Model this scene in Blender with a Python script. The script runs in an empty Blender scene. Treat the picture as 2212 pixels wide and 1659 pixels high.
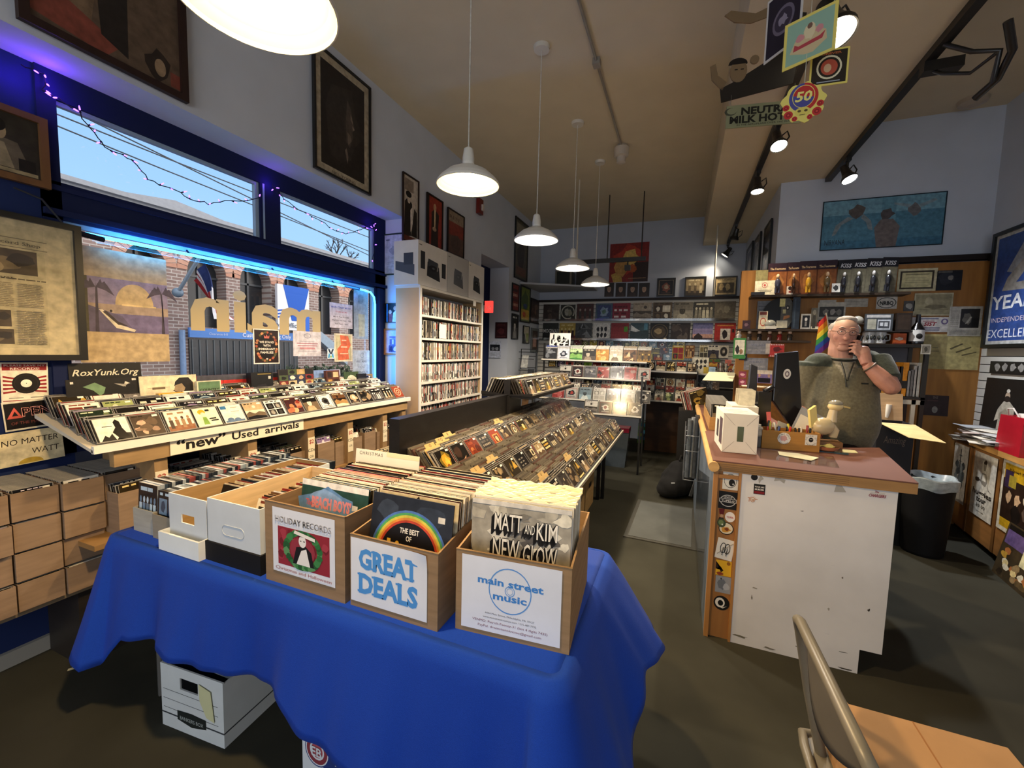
import bpy,bmesh,math,random
from mathutils import Vector,Matrix,Euler
PI=math.pi
SC=bpy.context.scene
COL=SC.collection
# ---------------------------------------------------------------- camera
YAW,PIT,ROLL,FPX,CAMZ=-0.3823512,-0.0808734,0.0254959,905.94,1.6
def _basis():
    cy,sy,cp,sp=math.cos(YAW),math.sin(YAW),math.cos(PIT),math.sin(PIT)
    f=Vector((sy*cp,cy*cp,sp));r=Vector((cy,-sy,0));u=r.cross(f)
    c,s=math.cos(ROLL),math.sin(ROLL)
    return c*r+s*u,-s*r+c*u,f
CR,CU,CF=_basis()
cam=bpy.data.objects.new('camera',bpy.data.cameras.new('camera'));COL.objects.link(cam)
cam.data.sensor_fit='HORIZONTAL';cam.data.sensor_width=36;cam.data.lens=36*FPX/2212
cam.data.clip_start=0.03;cam.data.clip_end=400
cam.matrix_world=Matrix(((CR.x,CU.x,-CF.x,0),(CR.y,CU.y,-CF.y,0),(CR.z,CU.z,-CF.z,CAMZ),(0,0,0,1)))
SC.camera=cam
def at(px,py,x=None,y=None,z=None):
    """the point of the plane x=, y= or z= that shows at a pixel of the photograph"""
    d=CF+CR*((px-1106)/FPX)-CU*((py-829.5)/FPX)
    o=Vector((0,0,CAMZ))
    t=(x-o.x)/d.x if x is not None else (y-o.y)/d.y if y is not None else (z-o.z)/d.z
    return o+d*t
# ---------------------------------------------------------------- colour management, world, lights
SC.view_settings.view_transform='Standard';SC.view_settings.look='None'
SC.view_settings.gamma=1;SC.view_settings.use_curve_mapping=False
SC.view_settings.exposure=0.0
SC.cycles.max_bounces=7;SC.cycles.diffuse_bounces=4;SC.cycles.glossy_bounces=3
SC.cycles.transmission_bounces=6;SC.cycles.transparent_max_bounces=16
SC.cycles.caustics_reflective=False;SC.cycles.caustics_refractive=False
SC.cycles.sample_clamp_indirect=4
W=bpy.data.worlds.new('dusk_sky');SC.world=W;W.use_nodes=True
nt=W.node_tree;nt.nodes.clear()
o_=nt.nodes.new('ShaderNodeOutputWorld');b_=nt.nodes.new('ShaderNodeBackground')
tc=nt.nodes.new('ShaderNodeTexCoord');sx=nt.nodes.new('ShaderNodeSeparateXYZ');rp=nt.nodes.new('ShaderNodeValToRGB')
nz=nt.nodes.new('ShaderNodeTexNoise');nz.inputs['Scale'].default_value=2.2;nz.inputs['Detail'].default_value=4
mx=nt.nodes.new('ShaderNodeMixRGB');mx.blend_type='ADD';mx.inputs[0].default_value=0.12
nt.links.new(tc.outputs['Generated'],sx.inputs[0]);nt.links.new(sx.outputs['Z'],rp.inputs[0])
nt.links.new(tc.outputs['Generated'],nz.inputs['Vector'])
e=rp.color_ramp.elements
e[0].position=0.0;e[0].color=(0.50,0.62,0.78,1);e[1].position=0.55;e[1].color=(0.16,0.38,0.72,1)
e2=rp.color_ramp.elements.new(0.2);e2.color=(0.30,0.55,0.88,1)
nt.links.new(rp.outputs[0],mx.inputs[1]);nt.links.new(nz.outputs['Fac'],mx.inputs[2])
lv=nt.nodes.new('ShaderNodeMapRange');lv.inputs['From Min'].default_value=0.0;lv.inputs['From Max'].default_value=0.8;lv.inputs['To Min'].default_value=0.0;lv.inputs['To Max'].default_value=1.0
vs_=nt.nodes.new('ShaderNodeMixRGB');vs_.inputs[2].default_value=(2.3,2.1,1.95,1)
nt.links.new(sx.outputs['X'],lv.inputs[0]);nt.links.new(mx.outputs[0],vs_.inputs[1]);nt.links.new(lv.outputs[0],vs_.inputs[0])
nt.links.new(vs_.outputs[0],b_.inputs['Color']);b_.inputs['Strength'].default_value=1.25
nt.links.new(b_.outputs[0],o_.inputs[0])
# ---------------------------------------------------------------- colours and materials
def lin(c):
    """sRGB 0-255 triple or hex string -> linear rgba"""
    if isinstance(c,str):
        c=tuple(int(c[i:i+2],16) for i in (0,2,4))
    return tuple(((v/255)/12.92 if v<=10 else ((v/255+0.055)/1.055)**2.4) for v in c[:3])+(1.0,)
def mix(a,b,t):
    a,b=hexrgb(a),hexrgb(b)
    return tuple(a[i]*(1-t)+b[i]*t for i in range(3))
def hexrgb(c): return tuple(int(c[i:i+2],16) for i in (0,2,4)) if isinstance(c,str) else tuple(c)
MATS={}
def mat(name,rough=0.6,spec=0.3,metal=0.0,nscale=0,namt=0.0,stretch=(1,1,1),bump=0.0,coat=0.0,sheen=0.0,detail=4,wave=0.0):
    """a material whose colour is the mesh's own colour attribute, broken up by noise, with optional grain and bump"""
    if name in MATS: return MATS[name]
    m=bpy.data.materials.new(name);m.use_nodes=True;t=m.node_tree;N=t.nodes;L=t.links
    b=N['Principled BSDF'];b.inputs['Roughness'].default_value=rough;b.inputs['Specular IOR Level'].default_value=spec
    b.inputs['Metallic'].default_value=metal;b.inputs['Coat Weight'].default_value=coat
    if sheen: b.inputs['Sheen Weight'].default_value=sheen
    a=N.new('ShaderNodeAttribute');a.attribute_name='Col'
    src=a.outputs['Color']
    if nscale:
        tc=N.new('ShaderNodeTexCoord');mp=N.new('ShaderNodeMapping');mp.inputs['Scale'].default_value=stretch
        n=N.new('ShaderNodeTexNoise');n.inputs['Scale'].default_value=nscale;n.inputs['Detail'].default_value=detail
        L.new(tc.outputs['Object'],mp.inputs[0]);L.new(mp.outputs[0],n.inputs['Vector'])
        fac=n.outputs['Fac']
        if wave:
            w=N.new('ShaderNodeTexWave');w.inputs['Scale'].default_value=wave;w.inputs['Distortion'].default_value=6;w.inputs['Detail'].default_value=3
            L.new(mp.outputs[0],w.inputs['Vector'])
            ad=N.new('ShaderNodeMath');ad.operation='MULTIPLY_ADD';ad.inputs[1].default_value=0.5
            hf=N.new('ShaderNodeMath');hf.operation='MULTIPLY';hf.inputs[1].default_value=0.5
            L.new(n.outputs['Fac'],hf.inputs[0]);L.new(w.outputs['Fac'],ad.inputs[0]);L.new(hf.outputs[0],ad.inputs[2]);fac=ad.outputs[0]
        mr=N.new('ShaderNodeMapRange');mr.inputs['From Min'].default_value=0.3;mr.inputs['From Max'].default_value=0.7
        mr.inputs['To Min'].default_value=1-namt;mr.inputs['To Max'].default_value=1+namt*0.6
        L.new(fac,mr.inputs[0])
        vm=N.new('ShaderNodeVectorMath');vm.operation='SCALE'
        L.new(src,vm.inputs[0]);L.new(mr.outputs[0],vm.inputs['Scale']);src=vm.outputs[0]
        if bump:
            bp=N.new('ShaderNodeBump');bp.inputs['Strength'].default_value=bump;bp.inputs['Distance'].default_value=0.004
            L.new(fac,bp.inputs['Height']);L.new(bp.outputs[0],b.inputs['Normal'])
    L.new(src,b.inputs['Base Color'])
    MATS[name]=m;return m
def emat(name,col,strength):
    if name in MATS: return MATS[name]
    m=bpy.data.materials.new(name);m.use_nodes=True;t=m.node_tree;t.nodes.clear()
    o=t.nodes.new('ShaderNodeOutputMaterial');e=t.nodes.new('ShaderNodeEmission')
    e.inputs[0].default_value=lin(col);e.inputs[1].default_value=strength
    t.links.new(e.outputs[0],o.inputs[0]);MATS[name]=m;return m
def gmat(name,tint=(1,1,1),rough=0.0,opac=0.12):
    """clear sheet: mostly see-through with a mirror sheen"""
    if name in MATS: return MATS[name]
    m=bpy.data.materials.new(name);m.use_nodes=True;t=m.node_tree;t.nodes.clear()
    o=t.nodes.new('ShaderNodeOutputMaterial');tr=t.nodes.new('ShaderNodeBsdfTransparent');gl=t.nodes.new('ShaderNodeBsdfGlossy')
    fr=t.nodes.new('ShaderNodeLayerWeight');pw=t.nodes.new('ShaderNodeMath');pw.operation='POWER';pw.inputs[1].default_value=4.5;ms=t.nodes.new('ShaderNodeMixShader')
    mm=t.nodes.new('ShaderNodeMath');mm.operation='ADD';mm.inputs[1].default_value=opac
    tr.inputs[0].default_value=tint+(1,);gl.inputs['Roughness'].default_value=rough
    t.links.new(fr.outputs['Facing'],pw.inputs[0]);sc_=t.nodes.new('ShaderNodeMath');sc_.operation='MULTIPLY';sc_.inputs[1].default_value=0.6;t.links.new(pw.outputs[0],sc_.inputs[0]);t.links.new(sc_.outputs[0],mm.inputs[0]);t.links.new(mm.outputs[0],ms.inputs[0])
    t.links.new(tr.outputs[0],ms.inputs[1]);t.links.new(gl.outputs[0],ms.inputs[2]);t.links.new(ms.outputs[0],o.inputs[0])
    MATS[name]=m;return m
PAPER=mat('paper',0.75,0.2,nscale=9,namt=0.05)
PRINT=mat('printed_card',0.42,0.35,nscale=26,namt=0.32,detail=6)
FLAT=mat('flat_ink',0.6,0.25)
GLOSS=mat('gloss_plastic',0.22,0.5,nscale=20,namt=0.08)
CASE=mat('jewel_case',0.16,0.5,nscale=34,namt=0.22,detail=5)
CARD=mat('corrugated_cardboard',0.85,0.15,nscale=6,namt=0.14,stretch=(1,1,9),bump=0.15)
PAINT=mat('wall_paint',0.8,0.2,nscale=3,namt=0.05,bump=0.05)
WOOD=mat('wood_grain',0.5,0.3,nscale=4,namt=0.22,stretch=(5,5,0.5),bump=0.05,detail=6)
WOODX=mat('wood_grain_lengthwise',0.5,0.3,nscale=4,namt=0.22,stretch=(1,1,6),bump=0.05,detail=6)
BLACKP=mat('black_painted_wood',0.45,0.35,nscale=14,namt=0.35,stretch=(4,1,4),bump=0.2)
METAL=mat('painted_metal',0.38,0.5,nscale=12,namt=0.1)
STEEL=mat('steel',0.3,0.5,metal=0.9,nscale=12,namt=0.1)
ENAMEL=mat('white_enamel',0.3,0.5)
CLOTH=mat('cotton_cloth',0.85,0.2,nscale=420,namt=0.14,bump=0.2,sheen=0.03)
KNIT=mat('fleece',0.95,0.1,nscale=60,namt=0.22,bump=0.4,sheen=0.2)
SKIN=mat('skin',0.5,0.35,nscale=22,namt=0.1)
HAIR=mat('hair',0.7,0.3,nscale=60,namt=0.25,stretch=(1,1,0.2))
CARPET=mat('carpet_pile',0.95,0.08,nscale=2.2,namt=0.22,bump=0.0)
RUBBER=mat('rubber',0.7,0.3,nscale=40,namt=0.2,bump=0.2)
CERAM=mat('glazed_ceramic',0.15,0.5,nscale=8,namt=0.1)
SCUFF=mat('scuffed_paint',0.55,0.3,nscale=3.2,namt=0.10,bump=0.05)
STREAK=mat('worn_painted_board',0.4,0.4,nscale=9,namt=0.75,stretch=(3,3,0.35),bump=0.2)
GLASS=gmat('window_glass',opac=0.03)
CLEAR=gmat('clear_acrylic',opac=0.10,rough=0.05)
POLY=gmat('poly_sleeve',opac=0.22,rough=0.22)
# ---------------------------------------------------------------- mesh builder
FONT={}
def text_polys(s,size=1.0,bold=0.0,shear=0.0,space=1.0,align='LEFT'):
    """flat triangulated lettering in the plane z=0: (verts, faces, width)"""
    k=(s,round(bold,3),shear,space)
    if k not in FONT:
        cu=bpy.data.curves.new('lettering','FONT');cu.body=s;cu.size=1;cu.offset=bold;cu.shear=shear;cu.space_character=space
        cu.resolution_u=2
        ob=bpy.data.objects.new('lettering',cu)
        me=bpy.data.meshes.new_from_object(ob)
        v=[(p.co.x,p.co.y) for p in me.vertices];f=[tuple(p.vertices) for p in me.polygons]
        bpy.data.meshes.remove(me);bpy.data.objects.remove(ob);bpy.data.curves.remove(cu)
        if not v: v=[(0,0)]
        FONT[k]=(v,f,min(p[0] for p in v),max(p[0] for p in v))
    return FONT[k]
class MB:
    def __init__(s,col='888888',layer=0.0004):
        s.v=[];s.f=[];s.c=[];s.sm=[];s.M=Matrix();s.col=col;s.ly=0.00005
    def _add(s,vs,fs,col=None,smooth=False):
        n=len(s.v);s.v+=[tuple(s.M @ Vector(p)) for p in vs]
        c=lin(col if col is not None else s.col)
        for q in fs: s.f.append(tuple(i+n for i in q));s.c.append(c);s.sm.append(smooth)
        return s
    def box(s,a,b,col=None,top=None):
        x0,y0,z0=a;x1,y1,z1=b
        vs=[(x0,y0,z0),(x1,y0,z0),(x1,y1,z0),(x0,y1,z0),(x0,y0,z1),(x1,y0,z1),(x1,y1,z1),(x0,y1,z1)]
        fs=[(0,3,2,1),(0,1,5,4),(1,2,6,5),(2,3,7,6),(3,0,4,7)]
        s._add(vs,fs,col);return s._add(vs[4:],[(0,1,2,3)],top if top is not None else col)
    def poly(s,pts,col=None): return s._add(pts,[tuple(range(len(pts)))],col)
    def prism(s,pts,d,col=None):
        """polygon pts (3-D) pushed along d"""
        n=len(pts);d=Vector(d);vs=[Vector(p) for p in pts];vs=vs+[p+d for p in vs]
        return s._add(vs,[tuple(range(n-1,-1,-1)),tuple(range(n,2*n))]+[(i,(i+1) % n,n+(i+1) % n,n+i) for i in range(n)],col)
    def cyl(s,p,q,r,r2=None,n=10,col=None,caps=True,smooth=True):
        p,q=Vector(p),Vector(q);d=(q-p);r2=r if r2 is None else r2
        z=d.normalized();x=z.orthogonal().normalized();y=z.cross(x);vs=[]
        for c,rr in ((p,r),(q,r2)):
            vs+=[c+(x*math.cos(2*PI*i/n)+y*math.sin(2*PI*i/n))*rr for i in range(n)]
        s._add(vs,[(i,(i+1) % n,n+(i+1) % n,n+i) for i in range(n)],col,smooth)
        if caps: s._add(vs,[tuple(range(n-1,-1,-1)),tuple(range(n,2*n))],col)
        return s
    def tube(s,pts,r,n=6,col=None,closed=False):
        P=[Vector(p) for p in pts];k=len(P);vs=[];up=None
        rs=r if isinstance(r,(list,tuple)) else [r]*k
        for i,p in enumerate(P):
            if closed: t=(P[(i+1) % k]-P[i-1])
            else: t=P[min(i+1,k-1)]-P[max(i-1,0)]
            t.normalize()
            x=t.orthogonal().normalized() if up is None else (up-t*up.dot(t)).normalized()
            up=x;y=t.cross(x)
            vs+=[p+(x*math.cos(2*PI*j/n)+y*math.sin(2*PI*j/n))*rs[i] for j in range(n)]
        fs=[(i*n+j,i*n+(j+1) % n,(i+1)*n+(j+1) % n,(i+1)*n+j) for i in range(k-1) for j in range(n)]
        if closed: fs+=[((k-1)*n+j,(k-1)*n+(j+1) % n,(j+1) % n,j) for j in range(n)]
        s._add(vs,fs,col,True)
        if not closed: s._add(vs,[tuple(range(n-1,-1,-1)),tuple(range((k-1)*n,k*n))],col)
        return s
    def lathe(s,prof,c=(0,0,0),n=24,col=None,cols=None,smooth=True,capb=True,capt=True,sx=1,sy=1):
        """profile [(r,z)...] turned about the z axis through c"""
        vs=[]
        for r,z in prof: vs+=[(c[0]+r*math.cos(2*PI*i/n)*sx,c[1]+r*math.sin(2*PI*i/n)*sy,c[2]+z) for i in range(n)]
        k=len(prof)
        for j in range(k-1):
            s._add(vs[j*n:(j+2)*n],[(i,(i+1) % n,n+(i+1) % n,n+i) for i in range(n)],cols[j] if cols else col,smooth)
        if capb and prof[0][0]>1e-5: s._add(vs[:n],[tuple(range(n-1,-1,-1))],cols[0] if cols else col)
        if capt and prof[-1][0]>1e-5: s._add(vs[-n:],[tuple(range(n))],cols[-1] if cols else col)
        return s
    def ball(s,c,r,col=None,n=12,m=8):
        rx,ry,rz=r if isinstance(r,(list,tuple)) else (r,r,r)
        prof=[(math.sin(PI*j/m),-math.cos(PI*j/m)) for j in range(m+1)]
        vs=[(c[0]+p*math.cos(2*PI*i/n)*rx,c[1]+p*math.sin(2*PI*i/n)*ry,c[2]+z*rz) for p,z in prof for i in range(n)]
        return s._add(vs,[(j*n+i,j*n+(i+1) % n,(j+1)*n+(i+1) % n,(j+1)*n+i) for j in range(m) for i in range(n)],col,True)
    def grid(s,fn,nu,nv,col=None,smooth=True,colfn=None):
        vs=[fn(i/nu,j/nv) for j in range(nv+1) for i in range(nu+1)]
        for j in range(nv):
            for i in range(nu):
                pass
        fs=[(j*(nu+1)+i,j*(nu+1)+i+1,(j+1)*(nu+1)+i+1,(j+1)*(nu+1)+i) for j in range(nv) for i in range(nu)]
        return s._add(vs,fs,col,smooth)
    def art(s,shapes,w,h,lift=None,org=(0,0,0)):
        """flat printed shapes [(colour, [(u,v)...])] on the sheet x 0..w, z 0..h, facing -y, each a hair above the last"""
        ly=s.ly if lift is None else lift
        for i,(c,pts) in enumerate(shapes):
            y=org[1]-ly*(1+i*0.5)
            s._add([(org[0]+u*w,y,org[2]+v*h) for u,v in pts],[tuple(range(len(pts)))],c)
        return s
    def text(s,t,x,z,size,col='000000',y=-0.0012,bold=0.0,shear=0.0,space=1.0,align='C',width=None,rot=0.0):
        v,f,a,b=text_polys(t,bold=bold,shear=shear,space=space)
        k=size;kx=k if width is None else width/max(b-a,1e-4)
        off={'L':-a*kx,'C':-(a+b)/2*kx,'R':-b*kx}[align]
        c_,s_=math.cos(rot),math.sin(rot)
        vs=[]
        for p in v:
            X,Z=off+p[0]*kx,p[1]*k
            vs.append((x+X*c_-Z*s_,y,z+X*s_+Z*c_))
        return s._add(vs,f,col)
    def build(s,name,material,parent=None,loc=None,rot=None,bevel=0.0):
        me=bpy.data.meshes.new(name);me.from_pydata(s.v,[],s.f)
        at_=me.attributes.new('Col','FLOAT_COLOR','CORNER')
        buf=[]
        for q,c in zip(s.f,s.c): buf+=list(c)*len(q)
        at_.data.foreach_set('color',buf)
        me.polygons.foreach_set('use_smooth',s.sm)
        me.materials.append(material);me.validate();me.update()
        o=bpy.data.objects.new(name,me);COL.objects.link(o)
        if loc is not None: o.location=loc
        if rot is not None: o.rotation_euler=rot
        if parent is not None: o.parent=parent
        if bevel:
            md=o.modifiers.new('edge','BEVEL');md.width=bevel;md.segments=2;md.limit_method='ANGLE'
        return o
def tag(o,label,cat,group=None):
    o['label']=label;o['category']=cat
    if group: o['group']=group
    return o
def thing(name,label,cat,loc=(0,0,0),rz=0.0,group=None,rot=None):
    o=bpy.data.objects.new(name,None);COL.objects.link(o);o.empty_display_size=0.05
    o.location=loc;o.rotation_euler=rot if rot else (0,0,rz)
    return tag(o,label,cat,group)
def struct(o): o['kind']='structure';return o
def stuff(o): o['kind']='stuff';return o
def copy_of(o,loc,rot,label=None,group=None):
    r=o.copy();COL.objects.link(r);r.location=loc;r.rotation_euler=rot
    if label: r['label']=label
    if group: r['group']=group
    for ch in o.children:
        c=ch.copy();COL.objects.link(c);c.parent=r
        for g in ch.children:
            d=g.copy();COL.objects.link(d);d.parent=c
    return r
_T='zeroth first second third fourth fifth sixth seventh eighth ninth tenth eleventh twelfth thirteenth fourteenth fifteenth sixteenth seventeenth eighteenth nineteenth'.split()
def nth(n):
    if n<20: return _T[n]
    if n>=100: return 'hundred-and-'+nth(n-100) if n>100 else 'hundredth'
    t='x x twent thirt fort fift sixt sevent eight ninet'.split()[n//10]
    return t+'ieth' if n % 10==0 else t+'y-'+_T[n % 10]
# faces: local frame of a sheet is x right, z up, front -y. rz turns the front: 0 -> -y, PI/2 -> +x (left wall), -PI/2 -> -x (right wall)
LW,RW,BW=PI/2,-PI/2,0.0
# ---------------------------------------------------------------- printed pictures
def ell(cx,cy,rx,ry,n=16,a0=0.0,a1=2*PI):
    full=abs(a1-a0-2*PI)<1e-6
    k=n if full else n+1
    return [(cx+rx*math.cos(a0+(a1-a0)*i/n),cy+ry*math.sin(a0+(a1-a0)*i/n)) for i in range(k)]
def rc(x0,y0,x1,y1): return [(x0,y0),(x1,y0),(x1,y1),(x0,y1)]
def clip(shapes): return [(c,[(min(1,max(0,u)),min(1,max(0,v))) for u,v in p]) for c,p in shapes]
def blob(rnd,cx,cy,rx,ry,n=11,j=0.25):
    return [(cx+rx*(1+rnd.uniform(-j,j))*math.cos(2*PI*i/n),cy+ry*(1+rnd.uniform(-j,j))*math.sin(2*PI*i/n)) for i in range(n)]
def bars(rnd,x0,x1,y,h,col,n=5):
    out=[];x=x0;
    for i in range(n):
        w=(x1-x0)/n*rnd.uniform(0.5,0.95);out.append((col,rc(x,y,x+w,y+h)));x+=(x1-x0)/n
    return out
PALS=[('14110f','6b5a45','b79d78','d9cdb4'),('0c0c0e','2b2a2c','77706a','c9c4bb'),('e4ddcc','b8ad97','2a2622','7a3527'),
        ('3a1512','7e2a1e','c07a4c','e2cf9f'),('1b2430','41586b','8fa3ab','d8d6c8'),('e8e3d6','9a9488','3c3a38','151414'),
        ('2c2416','6c5727','b8923f','e0cc8c'),('1d2a1c','4d6236','9aa466','dcd6b2'),('7b1a18','b3302a','dfb9a0','1a1212'),
        ('d8c9a6','a17c4d','5f3f25','241811'),('101014','3b2f4a','7f6a8c','d6c6cc'),('efece4','cfc9bd','56514b','a33b2d')]
def cover(seed,pal=None,style=None):
    """an invented sleeve picture: list of (colour, polygon)"""
    rnd=random.Random(seed);p=list(pal or rnd.choice(PALS));st=style if style is not None else rnd.randrange(9)
    o=[(p[0],rc(0,0,1,1))]
    if st==0:      # one head and shoulders
        cx=rnd.uniform(0.38,0.62);o+=[(p[1],rc(0,0,1,rnd.uniform(0.3,0.6))),(p[2],[(cx-0.32,0),(cx+0.32,0),(cx+0.22,0.28),(cx+0.08,0.36),(cx-0.08,0.36),(cx-0.22,0.28)]),(p[3],ell(cx,0.52,0.15,0.2)),(p[0],ell(cx,0.63,0.17,0.12,10,0,PI)),(p[0],ell(cx-0.05,0.53,0.02,0.012,6)),(p[0],ell(cx+0.05,0.53,0.02,0.012,6))]+bars(rnd,0.1,0.9,0.86,0.07,p[3],3)
    elif st==1:    # landscape
        y=rnd.uniform(0.3,0.5);o=[(p[2],rc(0,0,1,1)),(p[3],rc(0,y,1,y+0.2)),(p[1],[(0,0),(1,0),(1,y),(0.7,y+0.1),(0.45,y-0.02),(0.2,y+0.14),(0,y)]),(p[0],[(0,0),(1,0),(1,0.12),(0.5,0.22),(0,0.15)]),(p[3],ell(rnd.uniform(0.3,0.7),0.74,0.09,0.09))]+bars(rnd,0.08,0.6,0.9,0.05,p[0],3)
    elif st==2:    # a row of figures
        k=rnd.randint(3,5);o+=[(p[1],rc(0,0,1,0.25))]
        for i in range(k):
            x=(i+0.7)/(k+0.4);c=rnd.choice((p[2],p[3],mix(p[1],p[3],0.4)));o+=[(c,rc(x-0.07,0.12,x+0.07,0.55)),(p[3] if c != p[3] else p[2],ell(x,0.63,0.055,0.08,9))]
        o+=bars(rnd,0.12,0.88,0.83,0.09,p[3],2)
    elif st==3:    # geometry
        for i in range(7):
            a=rnd.uniform(0,0.8);b=rnd.uniform(0,0.8);o.append((rnd.choice(p[1:]),[(a,b),(min(1,a+rnd.uniform(0.1,0.5)),b),(min(1,a+rnd.uniform(0.05,0.4)),min(1,b+rnd.uniform(0.1,0.5)))]))
        o+=bars(rnd,0.05,0.95,0.05,0.08,p[3],4)
    elif st==4:    # disc
        o+=[(p[2],ell(0.5,0.48,0.38,0.38,22)),(p[1],ell(0.5,0.48,0.31,0.31,22)),(p[3],blob(rnd,0.5,0.48,0.17,0.2)),(p[0],blob(rnd,0.52,0.5,0.08,0.1))]+bars(rnd,0.2,0.8,0.91,0.04,p[3],4)
    elif st==5:    # four pictures
        for i in range(2):
            for j in range(2):
                c=rnd.choice(p[1:]);o+=[(c,rc(0.07+0.44*i,0.07+0.4*j,0.47+0.44*i,0.43+0.4*j)),(rnd.choice(p),blob(rnd,0.27+0.44*i,0.24+0.4*j,0.11,0.13))]
        o+=bars(rnd,0.1,0.9,0.9,0.06,p[3],3)
    elif st==6:    # lettering
        for i in range(4): o+=bars(rnd,0.1,0.9,0.16+0.19*i,0.11,p[3 if i % 2 else 2],rnd.randint(2,5))
    elif st==7:    # murk
        for i in range(9): o.append((mix(p[rnd.randrange(3)],p[rnd.randrange(4)],rnd.random()*0.6),blob(rnd,rnd.uniform(0.15,0.85),rnd.uniform(0.12,0.8),rnd.uniform(0.08,0.26),rnd.uniform(0.06,0.22))))
        o+=bars(rnd,0.06,0.5,0.9,0.05,p[3],2)
    else:            # border and emblem
        o+=[(p[3],rc(0.05,0.05,0.95,0.95)),(p[0],rc(0.08,0.08,0.92,0.92)),(p[2],blob(rnd,0.5,0.5,0.28,0.26,14,0.3)),(p[3],blob(rnd,0.5,0.52,0.13,0.14)),(p[1],rc(0.2,0.12,0.8,0.2))]
    return clip(o)
def framed(name,label,cat,rect,plane,shapes,frame='101010',fw=0.02,depth=0.02,group=None,texts=(),glass=False,tilt=0.0,matw=0.0,matc='d8d0bd',ftop=None,mount=None):
    """a flat sheet (poster, print, photograph) hung on a wall, with frame. rect = (left px, top px, right px, bottom px) of the photograph on the plane, or world numbers given as ('w', u0, z1, u1, z0)"""
    ax,val=plane
    if rect[0]=='w': u0,z1,u1,z0=rect[1:]
    else:
        k={ax: val};l,t,r_,b=rect
        pl,pr=at(l,(t+b)/2,**k),at(r_,(t+b)/2,**k);m=(l+r_)/2
        z1,z0=at(m,t,**k).z,at(m,b,**k).z
        u0,u1=(pl.y,pr.y) if ax=='x' else (pl.x,pr.x)
    w,h=abs(u1-u0),z1-z0
    if ax=='y': loc,rz=(min(u0,u1),val,z0),BW
    elif val<0: loc,rz=(val,min(u0,u1),z0),LW
    else: loc,rz=(val,max(u0,u1),z0),RW
    root=thing(name,label,cat,loc,group=group,rot=(tilt,0,rz))
    if frame and fw:
        m=MB(frame)
        for a,b in (((0,-depth,0),(w,0,fw)),((0,-depth,h-fw),(w,0,h)),((0,-depth,fw),(fw,0,h-fw)),((w-fw,-depth,fw),(w,0,h-fw))): m.box(a,b)
        m.build('frame',WOOD if frame not in ('101010','0a0a0a') else METAL,root)
    f0=fw if frame else 0.0
    p=MB(matc);iw,ih=w-2*f0,h-2*f0
    p.box((f0,-max(0.003,depth*0.4),f0),(w-f0,-0.0005,h-f0),matc if matw else (shapes[0][0] if shapes else matc))
    yb=-max(0.003,depth*0.4)
    p.art(shapes,iw-2*matw,ih-2*matw,org=(f0+matw,yb,f0+matw))
    for t in texts:
        s_,u,v,size,colr=t[:5];kw=t[5] if len(t)>5 else {}
        if 'wf' in kw: kw=dict(kw);kw['width']=kw.pop('wf')*iw
        p.text(s_,f0+u*iw,f0+v*ih,size*ih,colr,y=yb-0.00006*(3+len(shapes)*0.5),**kw)
    p.build('print',PRINT,root)
    if glass: MB().poly([(f0,-depth*0.8-0.002,f0),(w-f0,-depth*0.8-0.002,f0),(w-f0,-depth*0.8-0.002,h-f0),(f0,-depth*0.8-0.002,h-f0)]).build('glass_pane',CLEAR,root)
    return root
# ================================================================ the room
ZC,ZS=3.97,3.48
XW,XL,XR,YB,YN,YF=-2.99,-2.707,2.65,8.1,5.45,-3.0
NAVY_='141d40'
WALLC,CEILC='bcc3ce','c8bca2'
def sbox(name,a,b,col,m=PAINT,parent=None):
    return struct(MB(col).box(a,b).build(name,m,parent)) if parent is None else MB(col).box(a,b).build(name,m,parent)
fl=MB('393830');fl.box((-4.2,YF,-0.1),(XR+0.1,YB+0.1,0));struct(fl.build('floor',CARPET))
sbox('ceiling',(-4.2,YF,ZC),(XR+0.2,YB+0.2,ZC+0.1),CEILC)
sbox('ceiling_beam',(0.235,YF,ZS),(1.33,YN+0.02,ZC),CEILC)
sbox('ceiling_beam',(0.235,YN+0.02,ZS),(0.9,YB,ZC),CEILC)
m=MB(WALLC)
m.box((-3.15,YF,2.918),(XL,3.68,ZC));m.box((-3.15,3.68,0),(XL,5.446,ZC));m.box((-3.15,5.446,2.95),(XL,6.48,ZC));m.box((-3.5,6.48,0),(XL,YB,ZC))
struct(m.build('wall_left',PAINT))
m=MB('8a93b4');m.box((-3.04,YF,0),(-2.97,1.17,2.93),'1c2a55');m.box((-3.04,1.17,0),(-2.97,3.68,1.05),'3a3f52');struct(m.build('wall_window',PAINT))
sbox('wall_back',(-3.5,YB,0),(0.95,YB+0.12,ZC),'a9b0bd')
m=MB(WALLC);m.box((0.9,YN,0),(XR+0.1,YN+0.12,ZC));m.box((0.9,YN+0.12,0),(1.02,YB,ZC));struct(m.build('wall_alcove',PAINT))
sbox('wall_right',(XR,YF,0),(XR+0.12,YN,ZC),WALLC)
m=MB(WALLC);m.box((-4.2,YF-0.12,0),(XR+0.2,YF,0.5));m.box((-4.2,YF-0.12,3.0),(XR+0.2,YF,ZC));m.box((-4.2,YF-0.12,0.5),(-2.6,YF,3.0));m.box((2.3,YF-0.12,0.5),(XR+0.2,YF,3.0));struct(m.build('wall_front',PAINT))
w2=struct(MB(NAVY_).box((-0.2,YF-0.1,0.5),(-0.1,YF-0.02,3.0)).build('window_2',PAINT));MB().poly([(-2.6,YF-0.06,0.5),(2.3,YF-0.06,0.5),(2.3,YF-0.06,3.0),(-2.6,YF-0.06,3.0)]).build('window_pane',GLASS,w2)
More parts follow.
